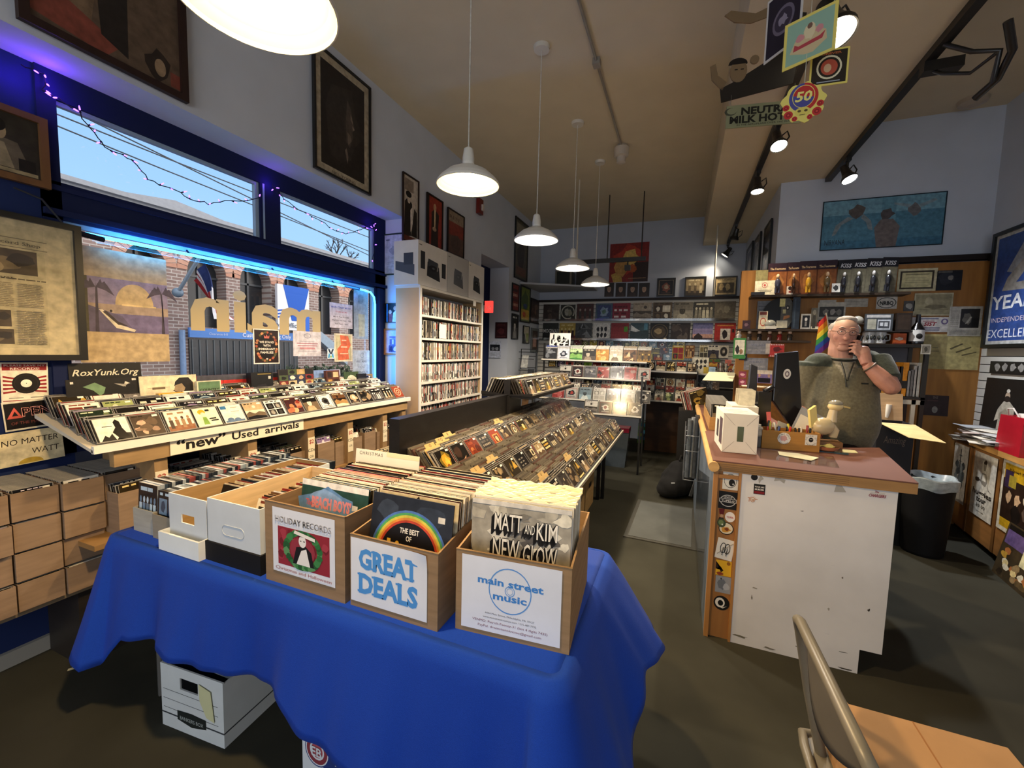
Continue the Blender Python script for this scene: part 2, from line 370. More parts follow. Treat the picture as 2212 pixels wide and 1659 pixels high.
L=bpy.data.lights.new('daylight','AREA');L.shape='RECTANGLE';L.size=4.8;L.size_y=2.4;L.energy=66;L.color=(0.93,0.96,1.0)
lo=bpy.data.objects.new('daylight',L);COL.objects.link(lo);lo.location=(-0.15,YF+0.02,1.75);lo.rotation_euler=(PI/2,0,0)
sbox('baseboard_left',(-2.968,YF,0),(-2.945,3.5,0.075),'9a968c')
# the door in its recess
NAVY='141d40'
sbox('door_1',(-3.2,5.446,0),(-3.05,6.48,2.95),NAVY)
# ---------------------------------------------------------------- shop window
fr=MB(NAVY)
X0,X1=-3.04,-2.955
fr.box((X0,1.10,2.785),(X1,3.68,2.925));fr.box((X0,1.10,2.20),(X1,3.68,2.385));fr.box((X0,1.10,1.0),(X1,1.172,2.785))
fr.box((X0,3.52,1.0),(X1,3.68,2.785));fr.box((X0,2.262,2.385),(X1,2.43,2.785));fr.box((X0,1.10,1.0),(X1,3.68,1.09))
fr.box((X1,1.10,2.215),(X1+0.025,3.68,2.245));fr.box((X1,1.10,2.34),(X1+0.015,3.68,2.365));fr.box((X1,3.55,1.05),(X1+0.03,3.6,2.2))
win=struct(fr.build('window_1',PAINT))
sb=MB('8fa6b8')
for y in (2.262,3.515): sb.box((-3.0,y-0.028,2.385),(-2.972,y,2.785));sb.box((-3.0,y+0.02,2.385),(-2.953,y+0.034,2.785)) if y<3 else None
for a,b in ((1.172,2.234),(2.43,3.487)): sb.box((-3.0,a,2.765),(-2.972,b,2.785))
sb.box((-3.0,3.49,1.09),(-2.972,3.52,2.2));sb.box((-3.0,1.172,2.175),(-2.972,3.49,2.2))
sb.build('window_sash',METAL,win)
for a,b,c,d in ((1.172,2.262,2.385,2.785),(2.43,3.52,2.385,2.785),(1.172,3.52,1.09,2.2)):
    MB().poly([(-2.995,a,c),(-2.995,b,c),(-2.995,b,d),(-2.995,a,d)]).build('window_pane',GLASS,win)
# ---------------------------------------------------------------- what stands across the street
BRICK=bpy.data.materials.new('brickwork');BRICK.use_nodes=True
t=BRICK.node_tree;bs=t.nodes['Principled BSDF'];bs.inputs['Roughness'].default_value=0.9
tcn=t.nodes.new('ShaderNodeTexCoord');sp=t.nodes.new('ShaderNodeSeparateXYZ');cb=t.nodes.new('ShaderNodeCombineXYZ');bt=t.nodes.new('ShaderNodeTexBrick')
t.links.new(tcn.outputs['Object'],sp.inputs[0]);t.links.new(sp.outputs['Y'],cb.inputs['X']);t.links.new(sp.outputs['Z'],cb.inputs['Y']);t.links.new(cb.outputs[0],bt.inputs['Vector'])
bt.inputs['Color1'].default_value=lin('94807a');bt.inputs['Color2'].default_value=lin('7b6862');bt.inputs['Mortar'].default_value=lin('b5afaa')
bt.inputs['Scale'].default_value=1.0;bt.inputs['Brick Width'].default_value=0.24;bt.inputs['Row Height'].default_value=0.085;bt.inputs['Mortar Size'].default_value=0.011
t.links.new(bt.outputs['Color'],bs.inputs['Base Color'])
XB=-12.0
bld=thing('brick_building','long brick building with a row of round arches, seen through the shop window','building',(XB,9,-0.4))
def bp(m,name,material):
    o=m.build(name,material,bld);o.location=(-XB,-9,0.4);return o
arches=[(5.75,6.6),(7.08,8.08),(8.49,9.47),(9.9,10.86),(11.33,12.29),(12.75,13.6),(14.2,15.2),(3.2,4.2)]
arches.sort();m=MB('a9826f');ZT,ZA0,ZA1=4.62,2.0,3.45
ys=[-6.0]+[v for a in arches for v in a]+[26.0]
for i in range(0,len(ys),2): m.box((XB-0.5,ys[i],-0.4),(XB,ys[i+1],ZT))
for a,b in arches:
    m.box((XB-0.5,a,-0.4),(XB,b,ZA0));c,r_=(a+b)/2,(b-a)/2
    pts=[(XB,b,ZT),(XB,a,ZT)]+[(XB,c-r_*math.cos(PI*k/12),ZA1+r_*math.sin(PI*k/12)) for k in range(13)]
    m.prism(pts,(-0.5,0,0))
bp(m,'wall',BRICK)
for i,(a,b) in enumerate(arches):
    c,r_=(a+b)/2,(b-a)/2;m=MB('c09a88')
    for k in range(16):
        a0,a1=PI*k/16+0.015,PI*(k+1)/16-0.015
        q=[(XB+0.02,c-rr*math.cos(aa),ZA1+rr*math.sin(aa)) for rr,aa in ((r_,a0),(r_+0.24,a0),(r_+0.24,a1),(r_,a1))]
        m.prism(q,(-0.08,0,0),mix('b98c78','c9a796',(k*7 % 5)/5))
    bp(m,'arch_surround',PAPER)
    m=MB('23272c');m.box((XB-0.45,a,ZA0),(XB-0.4,b,ZA1+r_));
    m.box((XB-0.4,c-0.03,ZA0),(XB-0.35,c+0.03,ZA1+r_*0.9),'3c4248');m.box((XB-0.4,a,ZA1-0.1),(XB-0.35,b,ZA1-0.04),'3c4248')
    if i in (4,): m.box((XB-0.38,c+0.1,ZA0+0.5),(XB-0.34,c+0.28,ZA1+0.1),'c9b768')
    bp(m,'arched_window',GLOSS)
m=MB('8b929c');m.box((XB-0.6,-6,ZT),(XB+0.22,26,ZT+0.16));m.box((XB-0.6,-6,ZT+0.16),(XB+0.35,26,ZT+0.26))
m.prism([(XB+0.3,5.6,ZT+0.26),(XB+0.3,8.0,ZT+0.26),(XB+0.3,6.7,ZT+0.42)],(-0.8,0,0));bp(m,'roof_cornice',METAL)
m=MB('2c3238');m.box((XB-0.02,7.05,-0.4),(XB+0.04,10.4,1.68))
for k in range(18): m.box((XB+0.04,7.1+k*0.185,-0.4),(XB+0.06,7.13+k*0.185,1.66),'475057')
bp(m,'parking_gate',METAL)
m=MB('5f8fd8');m.box((XB+0.05,7.02,1.72),(XB+0.12,10.7,1.97));
m.M=Matrix.Translation((XB+0.12,0,0)) @ Matrix.Rotation(PI/2,4,'Z');m.text('Customer Parking Only',9.25,1.78,0.17,'e8eef6',bold=0.01,y=-0.012);m.text('Clearance 6-0',7.75,1.80,0.09,'d0dcf0',y=-0.012)
bp(m,'parking_sign',FLAT)
m=MB('e9edf2');a,b=at(600,676,x=XB+0.3),at(641,714,x=XB+0.3)
m.box((XB+0.2,a.y,b.z),(XB+0.3,b.y+0.5,a.z+0.9));m.prism([(XB+0.31,a.y+0.5,b.z+0.3),(XB+0.31,b.y+0.2,b.z+0.3),(XB+0.31,b.y+0.5,a.z+0.9),(XB+0.31,a.y+0.2,a.z+0.9)],(-0.01,0,0),'2b5fc0');m.box((XB+0.2,b.y+0.1,b.z-0.02),(XB+0.31,b.y+0.5,a.z),'3c6fd0')
for k in range(3): m.prism([(XB+0.31,a.y,b.z+0.36+k*.1),(XB+0.31,a.y,b.z+0.41+k*.1),(XB+0.31,a.y+0.5,b.z+0.5+k*.1),(XB+0.31,a.y+0.5,b.z+0.45+k*.1)],(-0.01,0,0),'2b5fc0')
m.M=Matrix.Translation((XB+0.31,0,0)) @ Matrix.Rotation(PI/2,4,'Z');m.text('Post Office',(a.y+b.y)/2-0.05,b.z+0.08,0.22,'30405c',y=-0.01)
bp(m,'post_office_sign',FLAT)
m=MB('7e9cc4');m.tube([(XB+0.1,6.85,-0.4),(XB+0.1,6.85,1.9)],0.07);bp(m,'downpipe',METAL)
m=MB('8ea3b5');p,q=at(690,715,x=XB+0.25),at(722,745,x=XB+0.25);m.prism([(XB+0.3,p.y,p.z),(XB+0.3,q.y+0.6,q.z-0.3),(XB+0.3,q.y+0.6,q.z-0.75),(XB+0.3,p.y,p.z-0.35)],(-0.25,0,0));bp(m,'stair_rail',METAL)
# flag on its pole
fp,fq=at(384,632,x=-11.6),at(438,544,x=-10.4)
fg=thing('flag','striped american flag hanging from a pole on the brick building','flag',tuple(fp))
m=MB('9fb4c4');m.tube([(0,0,0),tuple(fq-fp)],0.045);m.ball((0,0,0),0.12,'7f95a8');m.build('pole',METAL,fg)
m=MB();d=(fq-fp)
def flagpt(u,v):
    top=d*(0.93-0.5*u);return (top.x+0.10*math.sin(v*5+u*2),top.y+0.05+0.75*v*(0.35+u)+0.05*math.sin(u*9),top.z-0.1-1.35*v*(1-0.35*u))
for j in range(9):
    for i in range(8):
        c='2c3a6b' if (i<4 and j<4) else ('b1343a' if i % 2 else 'e6e6ea')
        m.poly([flagpt(i/8,j/9),flagpt((i+1)/8,j/9),flagpt((i+1)/8,(j+1)/9),flagpt(i/8,(j+1)/9)],c)
m.build('cloth',CLOTH,fg)
struct(MB('5c6066').box((-40,-30,-0.6),(-3.1,40,-0.4)).build('street',CARPET))
# car at the kerb and the bushes beyond
car=thing('car','pale silver car parked in the street outside the window','car',(-8.2,6.2,-0.62))
m=MB('a9bccb')
prof=[(-2.1,0.35),(-2.1,0.78),(-1.3,0.92),(-0.75,1.38),(0.75,1.42),(1.5,1.0),(2.1,0.85),(2.15,0.35)]
m.prism([(-0.85,y,z) for y,z in prof],(1.7,0,0));m.build('body',GLOSS,car,bevel=0.08)
m=MB('1d2630');m.prism([(-0.87,y,z) for y,z in ((-1.15,0.95),(-0.72,1.3),(0.7,1.34),(1.3,1.0))],(1.74,0,0));m.build('side_window',GLOSS,car)
for y in (-1.3,1.35):
    for x in (-0.88,0.72): MB('161616').cyl((x,y,0.32),(x+0.16,y,0.32),0.32,n=20).build('wheel',RUBBER,car)
def bush(c,r_,seed,n,label):
    rnd=random.Random(seed);m=MB()
    for k in range(n):
        a,b_=rnd.uniform(0,2*PI),rnd.uniform(-0.3,1);d=Vector((math.cos(a)*math.sqrt(1-max(0,b_)**2),math.sin(a)*math.sqrt(1-max(0,b_)**2),b_))*r_*rnd.uniform(0.55,1.05)
        q=Euler((rnd.uniform(0,6),rnd.uniform(0,6),rnd.uniform(0,6))).to_matrix();s_=rnd.uniform(0.05,0.11)
        m.poly([d+q @ Vector(p)*s_ for p in ((-1,0,0),(0,-0.5,0),(1,0,0.2),(0,0.5,0))],mix('2a352a','6d7b62',rnd.random()))
    o=thing('bush',label,'bush',c,group='bushes outside the window')
    m.build('leaf_mass',PAPER,o);MB('3a3028').tube([(0,0,-r_),(0,0,0)],0.05).build('stem',WOOD,o)
for i,(px,py) in enumerate(((630,800),(665,795),(700,792),(735,800))):
    p=at(px,py,x=-10.2);bush((p.x,p.y,0.35),0.62,40+i,420,'grey-green bush in front of the brick wall, '+nth(i+1)+' along from the parking gate')
# bare tree behind the roof
rnd=random.Random(5);tr=thing('bare_tree','leafless tree crown rising behind the roof of the brick building','tree',(-17,17.2,-0.4))
m=MB('3d3733');segs=[]
def limb(p,d,L_,r_,k):
    q=p+d*L_;m.tube([tuple(p),tuple((p+q)/2+Vector((rnd.uniform(-1,1),rnd.uniform(-1,1),0))*L_*0.06),tuple(q)],[r_,r_*0.8,r_*0.6],n=4)
    if k:
        for _ in range(3): limb(q,(d+Vector((rnd.uniform(-1,1),rnd.uniform(-1,1),rnd.uniform(-0.2,0.7)))*0.75).normalized(),L_*rnd.uniform(0.6,0.8),r_*0.6,k-1)
limb(Vector((0,0,0)),Vector((0,0,1)),5.0,0.16,0);limb(Vector((0,0,5.0)),Vector((0,0.1,1)),0.9,0.1,4)
m.build('branches',WOOD,tr)
for i,(p,q) in enumerate((((128,243),(540,408)),((128,268),(500,420)),((604,455),(790,545)))):
    a,b=at(*p,x=-9.0),at(*q,x=-9.0);d=(b-a)
    tag(MB('4a4f57').tube([a-d*2,a+d*0.5+Vector((0,0,-0.05)),b+d*3],0.012).build('overhead_wire',RUBBER),'thin dark overhead wire crossing the sky outside, '+('highest','middle','lowest')[i]+' of three','wire','overhead wires')
# ================================================================ lamps
def pendant(x,y,z,D,col,energy,label,ecol):
    t=thing('pendant_lamp',label,'pendant lamp',(x,y,z),group='pendant lamps over the aisle')
    k=D/0.36
    outer=[(0.18*k,0),(0.178*k,0.012*k),(0.16*k,0.035*k),(0.12*k,0.07*k),(0.07*k,0.095*k),(0.035*k,0.11*k),(0.033*k,0.135*k)]
    inner=[(r_-0.004,zz-0.001) for r_,zz in outer]
    m=MB('d8d5cc');m.lathe(outer,n=40,capb=False,capt=False);m.lathe(inner,n=40,capb=False,capt=False)
    m.lathe([(0.176*k,0.0),(0.18*k,0.0)],n=40,capb=False,capt=False)
    m.build('shade',ENAMEL,t)
    m=MB('cfccc2');m.lathe([(0.034*k,0.12*k),(0.034*k,0.15*k),(0.026*k,0.2*k),(0.012*k,0.21*k)],n=20);m.build('socket',ENAMEL,t)
    m=MB('c9c5ba');m.tube([(0,0,0.2*k),(0,0,ZC-z)],0.004);m.build('cord',RUBBER,t)
    m=MB('c9c5ba');m.lathe([(0.06,ZC-z-0.03),(0.065,ZC-z)],n=20);m.build('ceiling_rose',ENAMEL,t)
    b=MB();b.ball((0,0,0.052*k),(0.05*k,0.05*k,0.045*k));b.build('bulb',emat('bulb_'+ecol,ecol,70 if ecol=='ffe9a0' else 45),t)
    L=bpy.data.lights.new('lamp_light','SPOT');L.energy=energy;L.color=lin(col)[:3];L.spot_size=math.radians(164);L.spot_blend=0.35;L.shadow_soft_size=0.06
    lo=bpy.data.objects.new('lamp_light',L);COL.objects.link(lo);lo.parent=t;lo.location=(0,0,-0.004)
    return t
PEND=[(-0.972,0.746,2.40,'yellow-lit pendant lamp nearest the camera, cut by the top edge','ffd79a','ffe9a0',150),
        (-1.186,2.198,2.53,'yellow-lit white enamel pendant lamp hanging by the three tall posters','ffd79a','ffe9a0',170),
        (-1.145,3.291,2.487,'white-lit pendant lamp, third from the camera, in front of a dark framed poster','fff0dc','fff6ea',160),
        (-1.131,4.453,2.481,'white-lit pendant lamp, fourth from the camera, beside the hanging black track','fff0dc','fff6ea',105),
        (-1.075,5.424,2.456,'white-lit pendant lamp farthest down the aisle, above the jazz racks','fff0dc','fff6ea',60)]
for x,y,z,lab,c,ec,en in PEND: pendant(x,y,z,0.36,c,en,lab,ec)
# ceiling conduit with the sprinkler or speaker at its end
cd=thing('ceiling_conduit','thin grey conduit running along the ceiling to a round detector','conduit',(-0.77,3,ZC))
MB('8b857a').tube([(0,-4,-0.02),(0,2.02,-0.02)],0.012).build('pipe',METAL,cd)
MB('8b857a').box((-0.03,0.55,-0.05),(0.03,0.62,0)).build('bracket',METAL,cd)
MB('b9b0a2').lathe([(0.02,-0.2),(0.05,-0.19),(0.05,-0.13),(0.08,-0.12),(0.085,-0.03),(0.06,0)],c=(0,2.1,0),n=20).build('detector_head',ENAMEL,cd)
# track lights along the beam
tk1=tag(MB('17140f').box((0.585,YF+0.2,ZS-0.035),(0.635,7.9,ZS)).build('light_track',METAL),'long black light track down the middle of the lowered ceiling','light track')
tk2=tag(MB('17140f').box((1.29,YF+0.2,ZS-0.045),(1.345,YN-0.02,ZS)).build('light_track',METAL),'black light track along the outer edge of the lowered ceiling','light track')
def trackspot(px,py,x,z,aim,label,col,energy,size=1.0,ecol='fff1d6',on=True):
    p=at(px,py,z=z-0.17)
    y=p.y;d=(Vector(aim)-Vector((x,y,z-0.13))).normalized()
    t=thing('track_spotlight',label,'spotlight',(x,y,z),group='spotlights on the ceiling tracks')
    m=MB('1a1815');m.tube([(0,0,0),(0,0,-0.07)],0.012);m.box((-0.02,-0.04,-0.03),(0.02,0.04,0));m.build('stem',METAL,t)
    q=Vector((0,0,1)).rotation_difference(-d).to_matrix().to_4x4();q.translation=Vector((0,0,-0.13))
    m=MB('1f1c18');m.M=q;s=size
    m.lathe([(0.06*s,-0.075*s),(0.062*s,-0.06*s),(0.04*s,-0.02*s),(0.032*s,0.02*s),(0.03*s,0.07*s),(0.012*s,0.08*s)],n=22,capb=False);m.build('housing',METAL,t)
    m=MB('26221d');m.M=q;m.tube([(0.035,0,0.03),(0.075,0,0.06),(0.08,0,0.0),(0.05,0,-0.04)],0.006);m.build('yoke',METAL,t)
    m=MB();m.M=q;m.lathe([(0.0,-0.062*s),(0.055*s,-0.07*s)],n=22,capb=False,capt=False);m.build('lens',emat('spot_lens_'+ecol,ecol,30),t)
    L=bpy.data.lights.new('spot_beam','SPOT');L.energy=energy;L.color=lin(col)[:3];L.spot_size=math.radians(95);L.spot_blend=0.8;L.shadow_soft_size=0.04
    lo=bpy.data.objects.new('spot_beam',L);COL.objects.link(lo);lo.parent=t;lo.location=Vector((0,0,-0.13))+d*0.085;lo.rotation_euler=d.to_track_quat('-Z','Y').to_euler()
    return t
SP=[(1683,312,0.61,(0.9,3.0,1.0),'first lit spotlight behind the hanging cardboard mobile, inner track'),
      (1637,408,0.61,(0.7,4.6,0.9),'second lit spotlight from the camera on the inner track'),
      (1592,512,0.61,(0.2,7.4,1.3),'third lit spotlight from the camera on the inner track'),
      (1573,549,0.61,(-0.4,8.0,1.9),'fourth lit spotlight, farthest along the inner track')]
for i,(px,py,x,aim,lab) in enumerate(SP): trackspot(px,py,x,ZS-0.035,aim,lab,'ffe9c8',(150,140,55,40)[i])
trackspot(1826,384,1.318,ZS-0.045,(2.3,3.8,0.2),'bright white spotlight above the blue underwater poster on the outer track','f2f6ff',260,1.05,'f4f8ff')
trackspot(1820,55,0.61,ZS-0.035,(1.2,1.6,0.3),'large spotlight lamp partly hidden behind the hanging figure sign','ffe9c6',200,1.5)
# unlit fixture arm on the outer track
p=at(2030,150,z=3.3);ua=thing('track_fixture','unlit black track fixture with a curved bracket on the outer ceiling track','light fixture',(1.318,p.y,ZS-0.045))
m=MB('1d1914');m.tube([(0,0.0,0),(0.1,-0.06,-0.10),(0.2,-0.1,-0.14),(0.22,-0.02,-0.26)],0.014);m.tube([(0,0.22,0),(0.05,0.12,-0.10),(0.15,0.05,-0.16),(0.2,-0.1,-0.14)],0.010);m.build('bracket',METAL,ua)
m=MB('1d1914');m.box((-0.03,0.14,-0.06),(0.16,0.21,-0.0));m.build('adapter',METAL,ua)
m=MB('1d1914');m.tube([(0.17,-0.2,-0.05),(0.24,-0.12,-0.16),(0.25,0,-0.24),(0.2,0.09,-0.29)],0.02);m.build('clip',METAL,ua)
p=at(2102,216,z=ZC);tag(MB('a89a86').lathe([(0.04,-0.05),(0.1,-0.03),(0.11,0)],c=(p.x,p.y,ZC),n=22).build('smoke_detector',ENAMEL),'round smoke detector on the ceiling above the blue poster wall','smoke detector')
# neon tube round the big pane
nt_=thing('neon_tube','glowing blue neon tube along the top and side of the shop window','neon tube',(-2.93,1.2,2.15))
pts=[(0,0.02,0.0),(0,2.1,0.0),(0,2.22,-0.01),(0,2.27,-0.05),(0,2.285,-0.12),(0,2.285,-1.02)]
MB().tube(pts,0.009,n=8).build('tube',emat('neon_blue','35b4ff',11),nt_)
m=MB('10182c')
m.tube([(0,-0.02,0),(0,0.12,-0.012)],0.016)
for y in (0.55,1.15,1.75): m.tube([(0,y,0),(-0.03,y,0.03)],0.006)
m.tube([(0,1.86,0.004),(0,2.06,0.0)],0.014);m.build('electrode_cap',RUBBER,nt_)
m=MB('2a2c30');m.tube([at(30,405,x=-2.93)-Vector((-2.93,1.2,2.15)),at(90,430,x=-2.93)-Vector((-2.93,1.2,2.15)),at(125,470,x=-2.93)-Vector((-2.93,1.2,2.15)),(0,-0.02,0)],0.005);m.build('cable',RUBBER,nt_)
for y,z,sx,sy in ((2.3,2.15,1.9,0.02),(3.47,1.65,0.02,1.0)):
    L=bpy.data.lights.new('neon_light','AREA');L.shape='RECTANGLE';L.size=sx;L.size_y=sy;L.energy=9;L.color=(0.04,0.30,1.0)
    lo=bpy.data.objects.new('neon_light',L);COL.objects.link(lo);lo.parent=nt_;lo.location=(0.02,y-1.2,z-2.15);lo.rotation_euler=Vector((1,0.15 if sx<1 else 0,0)).to_track_quat('-Z','Y').to_euler()
    if sx>1: lo.rotation_euler=Euler((PI/2,0,PI/2))
# violet fairy lights
ST=[[(40,140),(92,160),(92,195),(125,215),(170,245),(200,290),(235,325),(282,348),(318,390),(365,405),(408,430),(450,440),(500,435),(560,427)],
      [(587,398),(590,408),(612,428),(655,460),(690,477),(725,500),(752,505),(785,492),(806,485),(808,500),(804,560)]]
for si,pp in enumerate(ST):
    org=at(*pp[0],x=-2.94);P3=[at(*p,x=-2.94)-org for p in pp]
    t=thing('fairy_lights',('violet fairy lights draped across the larger upper pane','violet fairy lights draped across the smaller upper pane')[si],'string lights',tuple(org),group='fairy lights on the window')
    rnd=random.Random(si);fine=[]
    for a,b in zip(P3,P3[1:]):
        for k in range(4): q=a.lerp(b,k/4);fine.append(q+Vector((rnd.uniform(0,0.02),rnd.uniform(-0.006,0.006),rnd.uniform(-0.008,0.008))))
    fine.append(P3[-1]);MB('10131a').tube(fine,0.0028,n=5).build('wire',RUBBER,t)
    for k in range(2,len(fine),2):
        q=fine[k];dv=Vector((rnd.uniform(0.2,1),rnd.uniform(-1,1),rnd.uniform(-1,0.6))).normalized()*0.022
        b=MB('10131a');b.tube([q,q+dv*0.7],0.004,n=5);b.build('bulb_holder',RUBBER,t)
        b=MB();b.tube([q+dv*0.6,q+dv*1.25,q+dv*1.6],[0.0035,0.0035,0.0012],n=6);b.build('fairy_bulb',emat('violet_bulb','8a4dff',9),t)
for px,py in ((35,160),(105,165),(125,205)):
    p=at(px,py,x=-2.9);L=bpy.data.lights.new('violet_glow','POINT');L.energy=0.5;L.color=(0.16,0.03,1.0);L.shadow_soft_size=0.01
    lo=bpy.data.objects.new('violet_glow',L);COL.objects.link(lo);lo.location=p
for px,py in ((588,395),(806,488)):
    p=at(px,py,x=-2.9);L=bpy.data.lights.new('violet_glow','POINT');L.energy=0.35;L.color=(0.16,0.03,1.0);L.shadow_soft_size=0.01
    lo=bpy.data.objects.new('violet_glow',L);COL.objects.link(lo);lo.location=p
# ================================================================ cases and sleeves
def case_mesh(seed,w=0.142,h=0.125,t=0.0105,pal=None,style=None,edge='8d8a84',top=None,spine=None,sticker=True,shapes=None):
    rnd=random.Random(seed*7+3);m=MB(edge,layer=0.00012)
    top=top or rnd.choice(['8a8378','b5aa95','c9bfa8','6b655c','a0947e','3d3934'])
    m.box((0,0,0),(w,t,h),edge,top=top)
    m.poly([(0.004,t*0.32,h+0.0003),(w-0.004,t*0.32,h+0.0003),(w-0.004,t*0.6,h+0.0003),(0.004,t*0.6,h+0.0003)],rnd.choice(['1d1a17','2e2a26','57493a','8f7f66']))
    sp=spine or rnd.choice(['1b1917','c9c1b0','7b2a22','3a3d46','968a72','2a241f'])
    m.poly([(-0.0003,t*0.15,0.004),(-0.0003,t*0.15,h-0.004),(-0.0003,t*0.85,h-0.004),(-0.0003,t*0.85,0.004)],sp)
    k=w*0.085;m.poly([(k*0.2,-0.0002,0.003),(k*0.85,-0.0002,0.003),(k*0.85,-0.0002,h-0.003),(k*0.2,-0.0002,h-0.003)],'1a1917')
    m.art(shapes or cover(seed,pal,style),w-k-0.003,h-0.006,org=(k,0,0.003))
    if sticker:
        a,b=w*0.74,h*0.84;m.poly([(a,-0.0022,b),(a+0.024,-0.0022,b),(a+0.024,-0.0022,b+0.011),(a,-0.0022,b+0.011)],'ece6d4')
    o=m.build('cd_case',CASE);me=o.data;bpy.data.objects.remove(o);return me
def put(me,name,loc,rot,label,cat,group=None,scale=None):
    o=bpy.data.objects.new(name,me);COL.objects.link(o);o.location=loc;o.rotation_euler=rot
    if scale: o.scale=scale
    return tag(o,label,cat,group)
DARKP=[PALS[0],PALS[1],PALS[3],PALS[6],PALS[9],PALS[10]]
CDS=[case_mesh(100+i,pal=PALS[i % 12] if i % 3 else DARKP[i % 6],style=i % 9) for i in range(30)]
CNAME=[]
def lp_mesh(seed,w=0.315,h=0.315,t=0.004,pal=None,style=None,shapes=None,edge=None):
    rnd=random.Random(seed);e_=edge or rnd.choice(['d8cfbd','b9ab92','e6dfd0','8b7a63','3b3531','9c3b34','6d7f8c','cabfa8'])
    m=MB(e_,layer=0.0002);m.box((0,0,0),(w,t,h),e_);m.art(shapes or cover(seed,pal,style),w,h)
    o=m.build('record',PRINT);me=o.data;bpy.data.objects.remove(o);return me
# ================================================================ the ledge under the window
LX0,LX1,LY0,LY1=-2.44,-2.945,1.02,3.40
lg=thing('display_ledge','long sloping wooden display ledge of CDs under the shop window','display ledge',(LX0,LY0,0))
m=MB('c9c2b2');m.prism([(0,0,1.085),(0,0,1.1),(-0.505,0,1.225),(-0.505,0,1.205)],(0,LY1-LY0,0));m.box((-0.01,0,1.083),(0.012,LY1-LY0,1.118),'e4ded0');m.build('shelf_board',SCUFF,lg)
m=MB('9c7f58');m.box((-0.05,0.08,1.0),(-0.012,LY1-LY0-0.02,1.083));m.build('fascia',WOODX,lg)
for i,y in enumerate((0.28,0.78,1.23,1.62,2.05,2.33)): MB('8f7350').box((-0.5,y-0.03,0.42),(-0.03,y+0.03,1.0)).build('upright',WOOD,lg)
m=MB('8a6a42');m.box((-0.5,0,0.62),(-0.03,LY1-LY0,0.645));m.build('lower_shelf',WOODX,lg)
MB('2b2622').box((-0.5,0,0),(-0.2,LY1-LY0,0.62)).build('base',WOODX,lg)
# the "new" Used arrivals sign
a,b=at(367,960,x=-2.45),at(655,915,x=-2.45);sw=b.y-a.y
sg=thing('paper_sign','long cream paper sign on the window ledge announcing used arrivals','sign',(-2.4495,a.y,1.004),LW)
m=MB('e6dcc3');m.box((0,-0.002,0),(sw,0,0.076));m.build('sheet',PAPER,sg)
m=MB();m.text('\u201cnew\u201d',sw*0.19,0.02,0.075,'1b1816',y=-0.0028,bold=0.03,width=sw*0.31);m.text('Used',sw*0.49,0.022,0.062,'1b1816',y=-0.0028,bold=0.02,width=sw*0.2);m.text('arrivals',sw*0.8,0.022,0.062,'1b1816',y=-0.0028,bold=0.02,width=sw*0.31);m.build('lettering',FLAT,sg)
# rows of CDs on the ledge, front row first
custom={0: [('e9e2cf',rc(0,0,1,1)),('26221f',[(0.05,0),(0.2,0.25),(0.3,0.15),(0.42,0.3),(0.5,0),(1,0),(1,0.25),(0.72,0.3),(0.72,0),(0.05,0)]),('1a1715',[(0.45,0.35),(0.58,0.55),(0.56,0.8),(0.66,0.92),(0.76,0.8),(0.78,0.5),(0.92,0.1),(0.6,0.05)]),('1a1715',rc(0.2,0.62,0.5,0.65))],
          1: cover(71,('4c4034','6a5745','c7a186','2c231c'),7),2: cover(73,('e6dcc8','8a5a3c','4a3a30','9b7a58'),2),
          3: [('e4dfc0',rc(0,0,1,1)),('cfa52e',ell(0.33,0.78,0.16,0.14)),('e8d3b0',ell(0.36,0.64,0.1,0.13)),('7da04a',[(0.25,0.1),(0.5,0.1),(0.45,0.5),(0.3,0.5)]),('22201d',rc(0.5,0.8,0.68,0.9)),('22201d',rc(0.55,0.35,0.85,0.42)),('22201d',rc(0.6,0.24,0.92,0.31))],
          4: [('e5dfcf',rc(0,0,1,1)),('3d6f9c',rc(0.03,0.78,0.3,0.97)),('5b6f8a',ell(0.3,0.16,0.16,0.12)),('5b6f8a',ell(0.62,0.13,0.16,0.11)),('5b6f8a',rc(0.05,0.02,0.95,0.12)),('9c9078',rc(0.5,0.82,0.8,0.86)),('9c9078',rc(0.45,0.6,0.85,0.63))],
          15: [('8d3a22',rc(0,0,1,1)),('d9a480',ell(0.5,0.5,0.36,0.36)),('8d3a22',ell(0.5,0.5,0.28,0.28)),('d9a480',ell(0.5,0.5,0.18,0.18)),('8d3a22',ell(0.5,0.5,0.1,0.1))]}
CW=['dark standing figure on white','brown flowered cover','cream cover with five figures','yellow and green drawing','cream cover with a blue corner','tan and brown cover','dark cover with a yellow edge','dark red cover','pale cover with a suited man','cream cover with sketchy lines','pale sketch of a skyline','white cover with a black silhouette','black cover','brown cover with an orange patch','grey cover with two figures','rust cover with pale rings']
n=16;pitch=(LY1-LY0-0.06)/n
